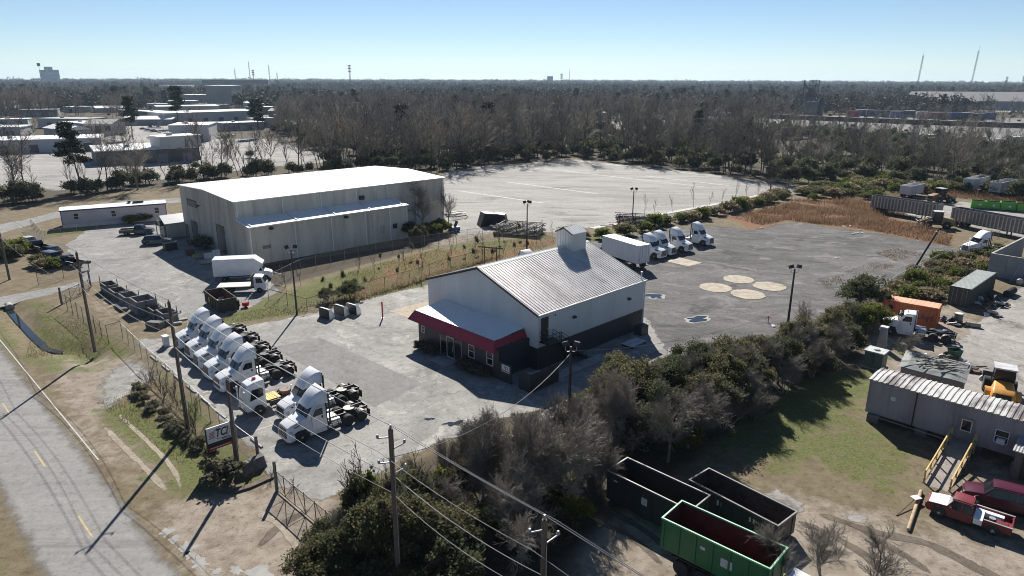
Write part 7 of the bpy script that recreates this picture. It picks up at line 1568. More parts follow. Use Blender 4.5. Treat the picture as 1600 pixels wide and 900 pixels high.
# precast concrete boxes on the bank
M_pc = pm('old_precast', (.2, .2, .2), .95, 0, .25, 1, (.07, .07, .065), .55, .2, 10)
def trough(label, p, rz, L, W, H_, mat, open_top=True):
    T = thing('precast_box', label, 'concrete box', p, rz); m = MB(); t = .14
    m.box(-L / 2, L / 2, -W / 2, -W / 2 + t, 0, H_); m.box(-L / 2, L / 2, W / 2 - t, W / 2, 0, H_); m.box(-L / 2, -L / 2 + t, -W / 2 + t, W / 2 - t, 0, H_ * .98); m.box(L / 2 - t, L / 2, -W / 2 + t, W / 2 - t, 0, H_ * .98); m.build('wall', mat, T)
    m = MB(); m.box(-L / 2 + t, L / 2 - t, -W / 2 + t, W / 2 - t, 0, H_ * (.2 if open_top else .97)); m.build('floor', mat, T)
    m = MB(); m.tube((-L / 2 + .1, -W / 2 + .07, H_), (-L / 2 + .1, -W / 2 + .07, H_ + .9), .05, n=6); m.tube((L / 2 - .1, W / 2 - .07, H_), (L / 2 - .1, W / 2 - .07, H_ + .7), .05, n=6); m.build('stake', CHASSIS, T)
    return T
pcs = [((-56.95,92.31), 3.6, 1.6, 1.3, CONCD, 'dark precast box at the top of the row by the entry drive'), ((-54.22,89.68), 3.6, 1.7, 1.2, CONCD, 'second dark precast box from the entry drive'), ((-51.38,87.18), 3.8, 1.8, 1.3, M_pc, 'wide grey precast box with pale inner wall'), ((-47.65,83.78), 3.8, 2.4, 1.9, M_pc, 'tallest blue-grey precast box in the row'), ((-45.13,82.05), 3.4, 1.6, 1.2, CONCD, 'dark precast box after the tall one'), ((-43.14,80.62), 3.2, 1.8, 1.3, M_pc, 'grey precast box nearest the tractors')]
for p, L, W, h, mt, lb in pcs: trough(lb, p, -45, L * .8, W, h, mt)
for i, (p, L, W, h, lb) in enumerate((((-51.18,84.77), 2.6, .8, .4, 'grey concrete slab lying in front of the precast boxes'), ((-51.17,85.83), 2.2, .7, .45, 'white-topped beam lying by the wide precast box'), ((-43.28,77.86), 1.9, 1.0, .8, 'loose concrete block nearest the ditch fence'), ((-42.71,78.76), 1.4, .8, .7, 'loose concrete block beside the loose lower block'), ((-41.25,79.01), 1.2, .5, .3, 'pale broken slab near the first tractor'), ((-41.22,80.64), 1.0, .6, .2, 'pale flat rubble slab by the first tractor'))):
    T = thing('concrete_slab', lb, 'concrete slab', p, -45 + i * 17); m = MB(); m.box(-L / 2, L / 2, -W / 2, W / 2, 0, h * .9); m.build('slab', CONC if i in (1, 4, 5) else CONCD, T); m = MB(); m.box(-L / 2 + .1, L / 2 - .1, -W / 2 + .1, W / 2 - .1, h * .9, h); m.build('raised_face', CONC if i in (1, 4, 5) else CONCD, T)
# stores in the shade of the big warehouse
for i, (x, y, sx, sy, h, mt, lb) in enumerate(((-2.5, 3.5, 1.0, .8, 1.5, pm('white_appliance', (.6, .6, .62), .5), 'white appliance standing near the larger warehouse door'), (-3.4, 4.6, 1.3, .8, .9, MATS['white_appliance'], 'white crate beside the appliance at the warehouse'), (-4.2, 6.5, 2.2, .9, .6, WOODN, 'wooden crate in the warehouse shade'), (-4.8, 9.2, 1.2, 1.0, .9, RUST, 'rusty bin in the warehouse shade'), (-4.6, 1.8, 2.4, .8, .5, CONC, 'pale slab stack by the box truck'), (-6.0, 15.5, 2.0, 1.4, 1.3, DARKG, 'dark bulky bin between the warehouse doors'))):
    q = fromlocal(T1, x, y); T = thing('yard_crate', lb, 'crate', q, 43.66); m = MB(); m.box(-sx / 2, sx / 2, -sy / 2, sy / 2, .08, h); m.build('body', mt, T); m = MB(); m.box(-sx / 2 - .03, sx / 2 + .03, -sy / 2 - .03, sy / 2 + .03, h, h + .06); m.build('lid', mt, T); m = MB(); m.box(-sx / 2, -sx / 2 + .1, -sy / 2, sy / 2, 0, .08); m.box(sx / 2 - .1, sx / 2, -sy / 2, sy / 2, 0, .08); m.build('skid', CHASSIS, T)
# red cart, toolbox near the rusty dumpster
T = thing('red_cart', 'small bright red cart with a wire handle beside the rusty dumpster', 'cart', (-35.26,85.73), 20); m = MB(); m.add([(-.35, -.25, .2), (.35, -.25, .2), (.35, .25, .2), (-.35, .25, .2), (-.45, -.32, .55), (.45, -.32, .55), (.45, .32, .55), (-.45, .32, .55)], [(0, 3, 2, 1), (0, 1, 5, 4), (1, 2, 6, 5), (2, 3, 7, 6), (3, 0, 4, 7)]); m.build('tray', pm('bright_red_plastic', (.6, .02, .03), .4), T); m = MB(); m.path([(-.4, .3, .5), (-.5, .4, 1.2), (.5, .4, 1.2), (.4, .3, .5)], .025, 5); m.build('handle', BLACKM, T)
for s in (-1, 1): wheel(T, 0, s * .3, .15, .08)
T = thing('tyre_pile', 'low heap of old tyres at the end of the rusty dumpster', 'tyres', (-36.32,85.19), 0)
for i in range(4): o = link('tyre', wheel_mesh(.51, .3, .51 * .56, .12)[0], RUBBER, T); o.rotation_euler = (PI / 2, 0, i); o.location = (.1 * (i % 2), .1 * (i % 3), .15 + .29 * i); o.scale = (.8, 1, .8)
# steel frame stacks by the far lot
def frame_stack(label, p, rz, L, W, H_, n, mat):
    T = thing('steel_frame_stack', label, 'steel frames', p, rz); rr = random.Random(int(L * 10))
    for i in range(n):
        z = .1 + H_ * i / n; m = MB(); a = rr.uniform(-.05, .05); dx = rr.uniform(-.3, .3)
        for s in (-1, 1): m.obox((dx, s * W / 2, z), (L, .12, .14), (0, 0, a)); m.obox((dx + s * L / 2 * .9, 0, z), (.12, W, .14), (0, 0, a))
        for k in range(5): m.obox((dx - L * .3 + k * L * .15, 0, z), (.08, W, .1), (0, 0, a + rr.uniform(-.1, .1)))
        m.build('frame', mat, T)
    for x in (-.4, 0, .4):
        for s in (-1, 1): m = MB(); m.box(L * x - .06, L * x + .06, s * W * .45 - .06, s * W * .45 + .06, 0, H_); m.build('upright', mat, T)
    return T
M_fr = pm('dark_frame_steel', (.022, .021, .02), .7, .0, .3, 2, (.09, .085, .08), .3)
frame_stack('dark stack of welded steel frames behind the floodlight pole', (1.48,132.01), -18, 9.0, 4.4, 2.0, 8, M_fr)
frame_stack('lower stack of steel frames next to the folded black bin', (-1.86,136.19), -15, 5, 3, .9, 4, M_fr)
frame_stack('stack of dark steel frames by the white kerb and hedge', (25.65,140.49), -10, 8.0, 3.6, 2.2, 8, M_fr)
T = thing('steel_plates', 'flat dark steel plates and orange pieces lying by the frame stack', 'steel plates', (21.53,139.76), -12)
for i in range(7):
    rr = random.Random(i + 90); m = MB(); m.obox((rr.uniform(-2.6, 2.6), rr.uniform(-1, 1), .08 + .06 * i), (rr.uniform(1.2, 2.6), rr.uniform(.5, 1.0), .06), (0, 0, rr.uniform(-.5, .5))); m.build('plate', ORANGE if i in (4, 5) else M_fr, T)
for i, (p, rz, lb) in enumerate((((-5.09,139.31), 20, 'larger black ribbed bin standing on its end by the far lot'), ((-2.59,140.66), -10, 'smaller tilted black bin beside the larger one'))):
    T = thing('black_bin', lb, 'bin', p, rz); s = 1 if i == 0 else .85
    m = MB(); m.add([(-2 * s, -1.3 * s, 0), (2 * s, -1.3 * s, 0), (2 * s, 1.3 * s, 0), (-2 * s, 1.3 * s, 0), (-1.1 * s, -1.3 * s, 2.8 * s), (1.3 * s, -1.3 * s, 2.5 * s), (1.3 * s, 1.3 * s, 2.5 * s), (-1.1 * s, 1.3 * s, 2.8 * s)], [(0, 3, 2, 1), (4, 5, 6, 7), (0, 1, 5, 4), (1, 2, 6, 5), (2, 3, 7, 6), (3, 0, 4, 7)]); m.build('shell', BLACKM, T)
    m = MB()
    for k in range(6): x = -1.5 + k * .55; m.add([(x * s, -1.36 * s, .1), ((x + .1) * s, -1.36 * s, .1), ((x * .6 + .12) * s, -1.36 * s, 2.4 * s), (x * .6 * s, -1.36 * s, 2.4 * s), (x * s, -1.29 * s, .1), ((x + .1) * s, -1.29 * s, .1), ((x * .6 + .12) * s, -1.29 * s, 2.4 * s), (x * .6 * s, -1.29 * s, 2.4 * s)], [(0, 1, 2, 3), (0, 4, 5, 1), (1, 5, 6, 2), (2, 6, 7, 3), (3, 7, 4, 0)])
    m.build('rib', BLACKM, T)
T = thing('blue_machine', 'small blue and rusty machine by the warehouse corner', 'machine', (-11.48,132.98), 30); m = MB(); m.box(-1.0, 1.0, -.6, .6, .3, 1.0); m.build('body', pm('blue_paint', (.04, .09, .28), .5), T); m = MB(); m.obox((.3, 0, 1.4), (.4, .5, 1.5), (0, .4, 0)); m.build('arm', RUST, T)
for s in (-1, 1): wheel(T, -.6, s * .6, .3, .2); wheel(T, .6, s * .6, .3, .2)
T = thing('pipe_pile', 'pile of pale pipes and boards behind the big warehouse', 'pipes', (-12.38,147.40), 25)
for i in range(14):
    rr = random.Random(i + 20); m = MB(); x, y = rr.uniform(-2, 2), rr.uniform(-2.5, 2.5); a = rr.gauss(0, .25); l = rr.uniform(2, 4.5); z = .12 + .08 * i; m.tube((x - l / 2 * math.cos(a), y - l / 2 * math.sin(a), z), (x + l / 2 * math.cos(a), y + l / 2 * math.sin(a), z), .09, n=6); m.build('pipe', GALV if i % 2 else M_fr, T)
# transformer cabinet, meter pillar
T = thing('transformer_cabinet', 'dark green transformer cabinet on the grass', 'cabinet', (38.41,66.79), -45); M_tg = pm('cabinet_green', (.1, .13, .11), .55, 0, .1, 1); m = MB(); m.box(-.9, .9, -.8, .8, .12, 1.8); m.build('body', M_tg, T); m = MB(); m.box(-.98, .98, -.88, .88, 1.8, 1.92); m.lathe([(.3, 1.92), (.3, 2.05), (.001, 2.1)], n=12); m.build('lid', pm('pale_cabinet_lid', (.45, .47, .46), .5), T); m = MB(); m.box(-1.05, 1.05, -.95, .95, 0, .12); m.build('pad', CONC, T); m = MB(); m.box(-.02, .02, -.83, -.801, .2, 1.75); m.box(.1, .18, -.84, -.801, .9, 1.1); m.build('door_seam', BLACKM, T)
T = thing('meter_pillar', 'tall grey meter pillar behind the transformer cabinet', 'pillar', (41.86,72.04), -45); m = MB(); m.add([(-.45, -.35, 0), (.45, -.35, 0), (.45, .35, 0), (-.45, .35, 0), (-.32, -.25, 2.5), (.32, -.25, 2.5), (.32, .25, 2.5), (-.32, .25, 2.5)], [(0, 3, 2, 1), (4, 5, 6, 7), (0, 1, 5, 4), (1, 2, 6, 5), (2, 3, 7, 6), (3, 0, 4, 7)]); m.build('body', pm('pillar_grey', (.3, .3, .31), .6), T); m = MB(); m.box(-.4, .4, -.33, .33, 2.5, 2.62); m.build('cap', SKIRTW, T); m = MB(); m.box(-.2, .2, -.37, -.3, 1.2, 1.7); m.build('meter_box', GALV, T)
# log and broom-like pole on the ground
T = thing('timber_log', 'long peeled timber log lying on the grass by the ramp', 'log', (29.96,43.51), 0)
a, b = (30.14,43.67), (26.72,39.19)
T.location = (a[0], a[1], 0); m = MB(); m.tube((0, 0, .14), (b[0] - a[0], b[1] - a[1], .12), .14, .12, 10); m.build('trunk', WOODN, T, 50); m = MB(); m.tube(((b[0] - a[0]) * 1.0, (b[1] - a[1]) * 1.0, .12), ((b[0] - a[0]) * 1.004, (b[1] - a[1]) * 1.004, .12), .1, .1, 10); m.build('cut_end', pm('cut_wood', (.5, .38, .2), .8), T)
T = thing('leaning_prop', 'thin prop pole with a pale board resting on the timber log', 'pole', (26.85,40.88), 0); b = (29.04,42.48); a = (26.85,40.88); m = MB(); m.tube((0, 0, .03), (b[0] - a[0], b[1] - a[1], .35), .035, n=6); m.build('pole', WOODP, T); m = MB(); m.obox((b[0] - a[0], b[1] - a[1], .4), (.75, .45, .05), (.1, .1, .4)); m.build('board', WHITE, T)
# scrap piles and small yard things on the right
def scrap(label, p, n, spread, seed, hmax=.9, name='scrap_pile'):
    T = thing(name, label, 'scrap', p, seed * 30); rr = random.Random(seed); ms = [RUST, M_fr, GALV, CHASSIS, SKIRTW, RUBBER, WOODN]
    for i in range(n):
        m = MB(); x, y = rr.gauss(0, spread), rr.gauss(0, spread * .7); z = max(.12, rr.uniform(.1, hmax) * math.exp(-(x * x + y * y) / (2 * spread * spread))); k = rr.random()
        if k < .35: m.obox((x, y, z), (rr.uniform(.3, 1.2), rr.uniform(.2, .7), rr.uniform(.08, .4)), (rr.gauss(0, .4), rr.gauss(0, .4), rr.uniform(0, 3)))
        elif k < .7: a = rr.uniform(0, PI); l = rr.uniform(.4, 1.4); m.tube((x - l / 2 * math.cos(a), y - l / 2 * math.sin(a), z * .6), (x + l / 2 * math.cos(a), y + l / 2 * math.sin(a), z * 1.2), rr.uniform(.04, .13), n=7)
        else: m.lathe([(.2, -.1), (.42, -.12), (.45, 0), (.42, .12), (.2, .1)], (x, y, max(z, .15)), rr.choice('zx'), 12)
        m.build('scrap_piece', rr.choice(ms), T)
    return T
scrap('tangled dark scrap beside the green container', (65.43,88.20), 30, 1.3, 1); scrap('heap of scrap behind the tarp hut with the green bin', (46.01,67.02), 34, 1.3, 2); scrap('scrap parts behind the far end of the green container', (77.73,102.62), 26, 1.2, 3, 1.2); scrap('loose junk at the foot of the orange container', (54.88,81.16), 18, .9, 4, .5); scrap('dark engine block standing on the pale concrete', (61.89,83.68), 9, .4, 5, 1.2, 'engine_block'); scrap('broken timber bits on the pale concrete', (47.83,66.04), 9, .8, 6, .3); scrap('junk heap by the dump trailer wheels', (83.87,156.00), 14, 1.2, 7, .6); scrap('scattered pale debris at the near end of the green container', (59.97,90.11), 14, .8, 8, .4)
T = thing('tyre_row', 'row of black tyres lying in a roll behind the green container', 'tyres', (69.46,91.38), 40)
for i in range(8): o = link('tyre', wheel_mesh(.51, .3, .51 * .56, .12)[0], RUBBER, T); o.rotation_euler = (0, 0, PI / 2); o.location = (i * .36, 0, .5)
T = thing('tyre_row', 'lighter tank-like cylinder roll beyond the tyres', 'cylinder', (75.18,97.05), 40); m = MB(); m.lathe([(.001, 0), (.45, .05), (.5, .2), (.5, 1.8), (.45, 1.95), (.001, 2)], (0, 0, .5), 'x', 14); m.build('tank', GALV, T, 40); m = MB(); m.lathe([(.52, .6), (.52, .7)], (0, 0, .5), 'x', 14); m.lathe([(.52, 1.3), (.52, 1.4)], (0, 0, .5), 'x', 14); m.build('band', CHASSIS, T)
T = thing('green_bin', 'dark green wheeled bin standing by the scrap heap', 'bin', (48.04,68.77), 10); m = MB(); m.add([(-.38, -.38, .1), (.38, -.38, .1), (.38, .38, .1), (-.38, .38, .1), (-.55, -.5, 1.2), (.55, -.5, 1.2), (.55, .5, 1.2), (-.55, .5, 1.2)], [(0, 3, 2, 1), (0, 1, 5, 4), (1, 2, 6, 5), (2, 3, 7, 6), (3, 0, 4, 7)]); m.build('body', pm('bin_green', (.015, .08, .04), .5), T); m = MB(); m.box(-.58, .58, -.53, -.48, 1.15, 1.22); m.box(-.58, .58, .48, .53, 1.15, 1.22); m.build('rim', MATS['bin_green'], T)
for s in (-1, 1): wheel(T, 0, s * .42, .12, .06)
T = thing('steel_drum', 'grey-green drum standing on the dirt by the orange container', 'drum', (55.88,80.70), 0); m = MB(); m.lathe([(.001, 0), (.5, 0), (.5, .4), (.53, .43), (.5, .46), (.5, .85), (.53, .88), (.5, .91), (.5, 1.2), (.001, 1.2)], n=16); m.build('body', pm('drum_grey', (.14, .15, .13), .6, .2), T, 30); m = MB(); m.lathe([(.48, 1.2), (.48, 1.24)], n=16); m.build('lid', SKIRTW, T)
T = thing('yellowish_roll', 'pale rolled bundle lying on the dirt by the concrete edge', 'roll', (56.77,79.09), -30); m = MB(); m.lathe([(.001, -.8), (.28, -.8), (.3, 0), (.28, .8), (.001, .8)], (0, 0, .3), 'x', 12); m.build('roll', pm('tan_canvas', (.36, .33, .25), .8), T, 40); m = MB(); m.lathe([(.31, -.4), (.31, -.35)], (0, 0, .3), 'x', 12); m.build('strap', BLACKM, T)
for i, (p, lb) in enumerate((((48.22,67.73), 'pale board stack on the concrete, left piece'), ((48.36,66.87), 'pale board stack on the concrete, right piece'))):
    T = thing('board_stack', lb, 'boards', p, 50)
    for k in range(4): m = MB(); m.obox((0, k * .02, .1 + k * .1), (1.3, .35, .09), (0, 0, .1 * k)); m.build('board', SKIRTW if k == 3 else WOODN, T)
# small pale boxes scattered on the dark gravel
for i, p in enumerate(((68.73,139.27), (70.51,139.95), (68.41,133.10), (70.23,135.53), (67.21,131.91), (69.41,132.53), (55.51,113.09), (32.17,79.07), (50.97,137.07))):
    rr = random.Random(i); o = MB().obox((0, 0, .05), (rr.uniform(.5, 1.0), rr.uniform(.3, .5), .08), (rr.gauss(0, .08), rr.gauss(0, .08), rr.uniform(0, 3))).obox((.1, 0, .11), (.4, .25, .05), (0, .1, rr.uniform(0, 3))).build('board_scrap', SKIRTW); o.location = (p[0], p[1], .02); tag(o, 'flat pale board scrap lying on the dark gravel', 'debris', 'pale debris on the gravel')
T = thing('red_marker', 'small red marker stand at the gravel edge by the belt', 'marker', (32.04,80.45), 0); m = MB(); m.box(-.04, .04, -.04, .04, 0, .9); m.box(-.35, .35, -.03, .03, .6, .7); m.build('stand', pm('faded_red', (.35, .06, .06), .6), T); m = MB(); m.box(-.25, .25, -.25, .25, 0, .06); m.build('foot', BLACKM, T)
# culvert pipe, sign frames at the entry, mailbox
T = thing('culvert_pipe', 'grey culvert pipe mouth at the head of the ditch', 'pipe', off((-66.41,85.66), -45, -.9), 135); m = MB(); m.lathe([(.42, -.6), (.5, -.6), (.5, .9), (.42, .9)], (0, 0, -.28), 'x', 16); m.build('pipe', CONC, T, 40); m = MB(); m.lathe([(.001, .5), (.41, .5)], (0, 0, -.28), 'x', 16); m.build('dark_inside', BLACKM, T)
T = thing('mail_box', 'dark box on a short post beside the entry gate', 'box', (-66.93,104.10), 0); m = MB(); m.box(-.05, .05, -.05, .05, 0, 1.0); m.build('post', WOODN, T); m = MB(); m.box(-.35, .35, -.25, .25, 1.0, 1.4); m.build('box', BLACKM, T)
T = thing('white_utility_box', 'small white box on a stand at the end of the truck row', 'box', (-39.05,71.87), -45); m = MB(); m.box(-.4, .4, -.25, .25, .1, 1.2); m.build('body', SKIRTW, T); m = MB(); m.box(-.45, .45, -.3, .3, 1.2, 1.28); m.build('lid', SKIRTW, T); m = MB(); m.box(-.5, .5, -.35, .35, 0, .1); m.build('base', CONC, T)
T = thing('ramp_side_fence', 'braced grey timber fence by the maroon car', 'fence', (38.33,46.11), -44)
for i in range(4): m = MB(); m.box(i * 1.2 - .05, i * 1.2 + .05, -.05, .05, 0, 1.2); m.build('post', M_post, T)
for z in (.3, 1.1): m = MB(); m.box(0, 3.6, -.03, .03, z, z + .1); m.build('rail', M_post, T)
for i in range(3): m = MB(); m.tube((i * 1.2, .06, .3), (i * 1.2 + 1.2, .06, 1.1), .04, n=5); m.build('brace', M_post, T)
# ------------------------------------------------------------------ far lots, far buildings, woods, towers, haze
sheet('far_left_lot', [(-151.77,152.35), (-145.61,179.93), (-143.64,191.33), (-122.25,180.44), (-99.26,208.03), (-82.72,233.61), (-57.45,257.44), (-88.97,300.60), (-123.45,352.84), (-152.12,351.63), (-193.34,449.25), (-245.21,446.46), (-202.30,327.62), (-218.75,295.93), (-265.79,273.37)], M_pale, .010, 6, .8, 4)
sheet('far_left_yard', [(-253.14,446.03), (-176.24,507.37), (-197.32,601.08), (-265.18,619.38), (-307.01,551.83)], M_path, .012, 12, 1.5, 8)
sheet('far_left_road', [(-120.51,125.56), (-105.98,138.88), (-104.10,150.16), (-99.88,165.14), (-83.23,173.05), (-79.79,165.55), (-92.06,156.68), (-98.08,143.05), (-99.05,129.23), (-111.63,115.66)], M_conc, .016, 2, .3, 1)
sheet('far_right_yard', [(71.86,438.76), (171.01,415.96), (189.57,332.73), (217.53,294.80), (246.92,266.83), (483.01,530.55), (380.10,597.80), (249.20,610.31), (101.43,559.62)], M_path, .010, 12, 2, 8)
sheet('far_centre_lot', [(31.60,436.70), (106.83,418.14), (129.73,509.77), (36.93,512.18)], M_pale, .012, 12, 1, 6)
sheet('far_town_lot', [(-317.58,972.63), (-197.24,904.26), (-105.96,968.04), (-180.45,1418.47), (-410.07,1510.89)], M_pale, .012, 30, 3, 10)
sheet('far_mid_lot', [(367.36,846.84), (490.27,675.73), (621.76,685.54), (925.70,1025.04), (466.00,1033.15)], M_pale, .012, 25, 3, 10)
M_fw = [pm('far_white_wall', (.42, .42, .42), .7, 0, .1, .05), pm('far_cream_wall', (.36, .345, .31), .7, 0, .1, .05), pm('far_grey_wall', (.22, .23, .25), .7, 0, .1, .05), pm('far_dark_wall', (.1, .1, .11), .7, 0, .1, .05), pm('far_blue_wall', (.1, .13, .2), .7, 0, .1, .05)]
M_fr_w = pm('far_white_roof', (.68, .68, .67), .55, 0, .05, .03); M_fr_g = pm('far_grey_roof', (.3, .29, .28), .8, 0, .1, .03)
def far_building(label, a, b, depth, h, wall=0, roof='w', gable=0.0, doors=3, windows=0, name='far_building', z0=0.0, cat='building'):
    L = math.hypot(b[0] - a[0], b[1] - a[1]); T = thing(name, label, cat, (a[0], a[1], z0), math.degrees(math.atan2(b[1] - a[1], b[0] - a[0])))
    m = MB(); m.box(0, L, 0, depth, 0, h); m.build('wall', M_fw[wall], T)
    rm = M_fr_w if roof == 'w' else M_fr_g
    m = MB()
    if gable: m.profx([(-.4, h), (depth + .4, h), (depth / 2, h + gable)], -.4, L + .4)
    else: m.box(-.3, L + .3, -.3, depth + .3, h + .002, h + .35)
    rf = m.build('roof', rm, T)
    for i in range(doors):
        x = L * (i + .5) / doors; w = min(3.2, L / doors * .45); m = MB(); m.box(x - w / 2, x + w / 2, -.1, -.003, .05, min(3.4, h * .65)); m.build('door', M_fw[(wall + 3) % 4], T)
    for r_ in range(windows):
        n = max(3, int(L / 5))
        for i in range(n):
            x = L * (i + .5) / n; z = h * (r_ + .6) / windows; m = MB(); m.box(x - L / n * .3, x + L / n * .3, -.12, -.003, z - h / windows * .22, z + h / windows * .22); m.build('window', GLASS, T)
    if not gable:
        m = MB(); m.box(L * .3, L * .3 + 1.6, depth * .4, depth * .4 + 1.6, h + .35, h + 1.3); m.build('roof_unit', GALV, rf)
    return T
far_building('long low white-roofed building at the far left edge', (-213.56,267.98), (-171.27,289.37), 22, 5.0, 0, 'w', 0, 5)
far_building('low dark building with pale flat roof behind the tall pine', (-143.08,237.25), (-115.62,255.65), 26, 4.6, 3, 'w', 0, 4)
far_building('pale upper block standing on the low dark building', off((-124.94,243.37), 0, 0, 3), off((-114.95,253.59), 0, 0, 3), 10, 3.8, 0, 'w', 0, 0, 0, 'upper_block', 4.98)
far_building('grey-white box building beyond the low dark building', (-162.05,329.22), (-145.02,333.38), 24, 7.5, 0, 'w', 0, 2)
far_building('long white shed with flat roof in the far left yard', (-224.78,453.97), (-181.17,499.16), 30, 7.0, 0, 'w', 0, 6)
far_building('long low cream shed behind the long white shed', (-284.50,563.16), (-243.92,586.74), 25, 7.0, 1, 'w', 0, 5)
far_building('tall stepped cream plant building in the far left', (-337.35,780.24), (-310.07,782.82), 40, 21, 1, 'w', 0, 2)
far_building('low flank of the stepped cream plant building', (-411.64,881.21), (-381.89,884.40), 40, 9, 1, 'w', 0, 3); far_building('right flank of the stepped cream plant building', (-342.10,864.57), (-319.48,866.93), 40, 8, 1, 'w', 0, 2)
far_building('white house-like shed with windows near the tall pine', (-223.67,364.82), (-209.29,365.46), 14, 6.0, 0, 'g', 2.0, 1, 1)
far_building('cream steep-roofed hall at the far left edge', (-414.37,554.32), (-396.40,565.58), 30, 6, 1, 'w', 5, 2)
far_building('low grey roofed block behind the left pine', (-377.19,537.74), (-355.20,548.60), 20, 5, 2, 'g', 0, 3); far_building('white-roofed shed at the left edge', (-264.89,346.87), (-247.98,351.49), 18, 5, 0, 'w', 0, 2); far_building('small white shed behind the leftmost pine', (-327.68,442.01), (-310.78,449.26), 12, 3.5, 0, 'w', 0, 2)
far_building('dark office block on the left horizon', (-776.60,1781.12), (-623.21,1815.83), 60, 26, 3, 'w', 0, 2, 2); far_building('white flat store on the left horizon', (-754.92,1519.63), (-691.87,1531.77), 60, 14, 0, 'w', 0, 2); far_building('grey low store on the left horizon', (-890.73,1658.43), (-863.81,1664.19), 40, 12, 4, 'g', 0, 1)
far_building('bluish low plant on the left horizon', (-1849.07,2599.03), (-1765.26,2630.99), 80, 20, 4, 'g', 0, 2)
far_building('white roofed store in the distant town lot', (-311.96,1147.36), (-286.91,1150.81), 60, 7, 0, 'w', 0, 2); far_building('low white store in the distant town lot', (-395.74,1324.89), (-361.37,1330.42), 50, 7, 0, 'w', 0, 2); far_building('brown block by the distant town', (-334.65,1997.70), (-312.11,2003.11), 40, 18, 3, 'g', 0, 1)
far_building('long white-roofed works hall at the far right', (426.56,742.97), (549.73,722.17), 46, 9, 2, 'g', 9, 12, 0, 'works_hall'); far_building('low white annex left of the works hall', (385.74,739.61), (427.97,743.09), 40, 6, 0, 'w', 0, 3)
far_building('blue-lettered upper box behind the works hall', (637.26,994.02), (667.80,970.26), 20, 14, 4, 'g', 0, 0)
far_building('small white shed hidden in the wood behind the far lot', (62.37,530.23), (71.14,530.77), 12, 5, 0, 'w', 0, 1); far_building('pale shed in the wood left of the far lot', (-152.19,451.47), (-133.70,458.95), 15, 6, 0, 'w', 0, 2)
far_building('white distant hospital block on the left skyline', (-1985, 3000), (-1915, 3000), 20, 60, 4, 'g', 0, 2, 4, 'hospital_block'); far_building('upper storey of the distant hospital block', (-1965, 3003), (-1938, 3003), 14, 12, 4, 'g', 0, 0, 1, 'upper_block', 60.4)
far_building('small tower block on the centre skyline', (175, 3600), (203, 3600), 30, 44, 4, 'g', 0, 1, 3, 'tower_block')
rr = random.Random(77)
spots = [(-433.69,606.81), (-442.32,657.19), (-388.89,610.15), (-362.30,612.13), (-320.04,570.87), (-285.40,534.60), (-249.18,446.24), (-254.05,395.57), (-285.12,420.52), (-238.91,355.88), (-221.31,538.75), (-226.60,598.97), (-187.70,540.92), (-239.14,673.60), (-240.73,735.21), (-279.46,731.80), (-316.75,696.60), (-344.87,665.06), (-127.25,401.65), (-165.15,399.84), (-158.55,426.99), (-424.67,719.00), (-417.47,772.67), (-368.70,758.65)]
for i, p in enumerate(spots):
    L_b = rr.uniform(14, 34); an = rr.choice((0, 8, -12, 40, -38)); kind = rr.randrange(4)
    far_building(['white', 'cream', 'grey', 'dark'][kind] + (' gabled' if i % 3 == 0 else ' flat-roofed') + ' small shed scattered over the far left yards', p, off(p, an, L_b), rr.uniform(9, 18), rr.uniform(3.5, 6), kind, 'w' if i % 4 else 'g', 1.8 if i % 3 == 0 else 0, rr.randrange(1, 4), 0, 'small_shed')['group'] = ['white', 'cream', 'grey', 'dark'][kind] + ' small sheds in the far left yards'
# container stacks and trucks seen between the trees
cc = [pm('box_red', (.28, .05, .04), .6), pm('box_blue', (.05, .08, .2), .6), pm('box_white', (.5, .5, .5), .6), pm('box_rust', (.22, .09, .05), .7), pm('box_navy', (.03, .04, .09), .6)]
boxes = [((280.77,581.02), 1, 'red'), ((298.27,602.83), 1, 'navy'), ((302.45,592.60), 4, 'navy'), ((307.04,582.75), 4, 'navy'), ((312.56,573.28), 1, 'blue'), ((329.05,584.19), 4, 'navy'), ((328.57,564.79), 2, 'white'), ((332.54,555.81), 3, 'rust-red'), ((341.49,556.37), 0, 'red'), ((344.68,547.63), 1, 'blue'), ((354.03,548.20), 4, 'navy'), ((357.50,539.74), 4, 'navy'), ((372.25,549.33), 1, 'blue'), ((164.57,391.03), 2, 'white'), ((168.06,386.60), 2, 'white'), ((176.59,378.11), 2, 'white'), ((187.60,382.98), 2, 'white'), ((186.47,350.35), 2, 'white'), ((190.65,343.20), 3, 'rust-red'), ((208.23,351.23), 0, 'red'), ((200.85,333.16), 0, 'red'), ((214.90,344.16), 2, 'white'), ((206.36,302.60), 2, 'white'), ((228.22,324.34), 2, 'white'), ((212.41,300.03), 0, 'red'), ((245.57,338.31), 2, 'white'), ((224.82,337.50), 2, 'white')]
for i, (p, c, nmc) in enumerate(boxes):
    L = 9 if p[1] > 420 else 7; T = thing('stored_container', nmc + ' container or trailer box in the yard beyond the wood', 'container', p, (i * 37) % 24 - 12, nmc + ' boxes beyond the wood')
    if i == 0: c = 0
    m = MB(); m.box(-L / 2, L / 2, -1.25, 1.25, .2, 3.1 if p[1] < 420 else 5.2); m.build('body', cc[c], T); m = MB(); m.box(-L / 2 - .05, L / 2 + .05, -1.3, 1.3, 3.1 if p[1] < 420 else 5.2, 3.25 if p[1] < 420 else 5.4); m.build('roof', M_fr_w if i % 3 else cc[c], T); m = MB(); m.box(-L / 2 + .3, -L / 2 + 1.0, -1.1, 1.1, 0, .2); m.box(L / 2 - 1.0, L / 2 - .3, -1.1, 1.1, 0, .2); m.build('skid', CHASSIS, T)
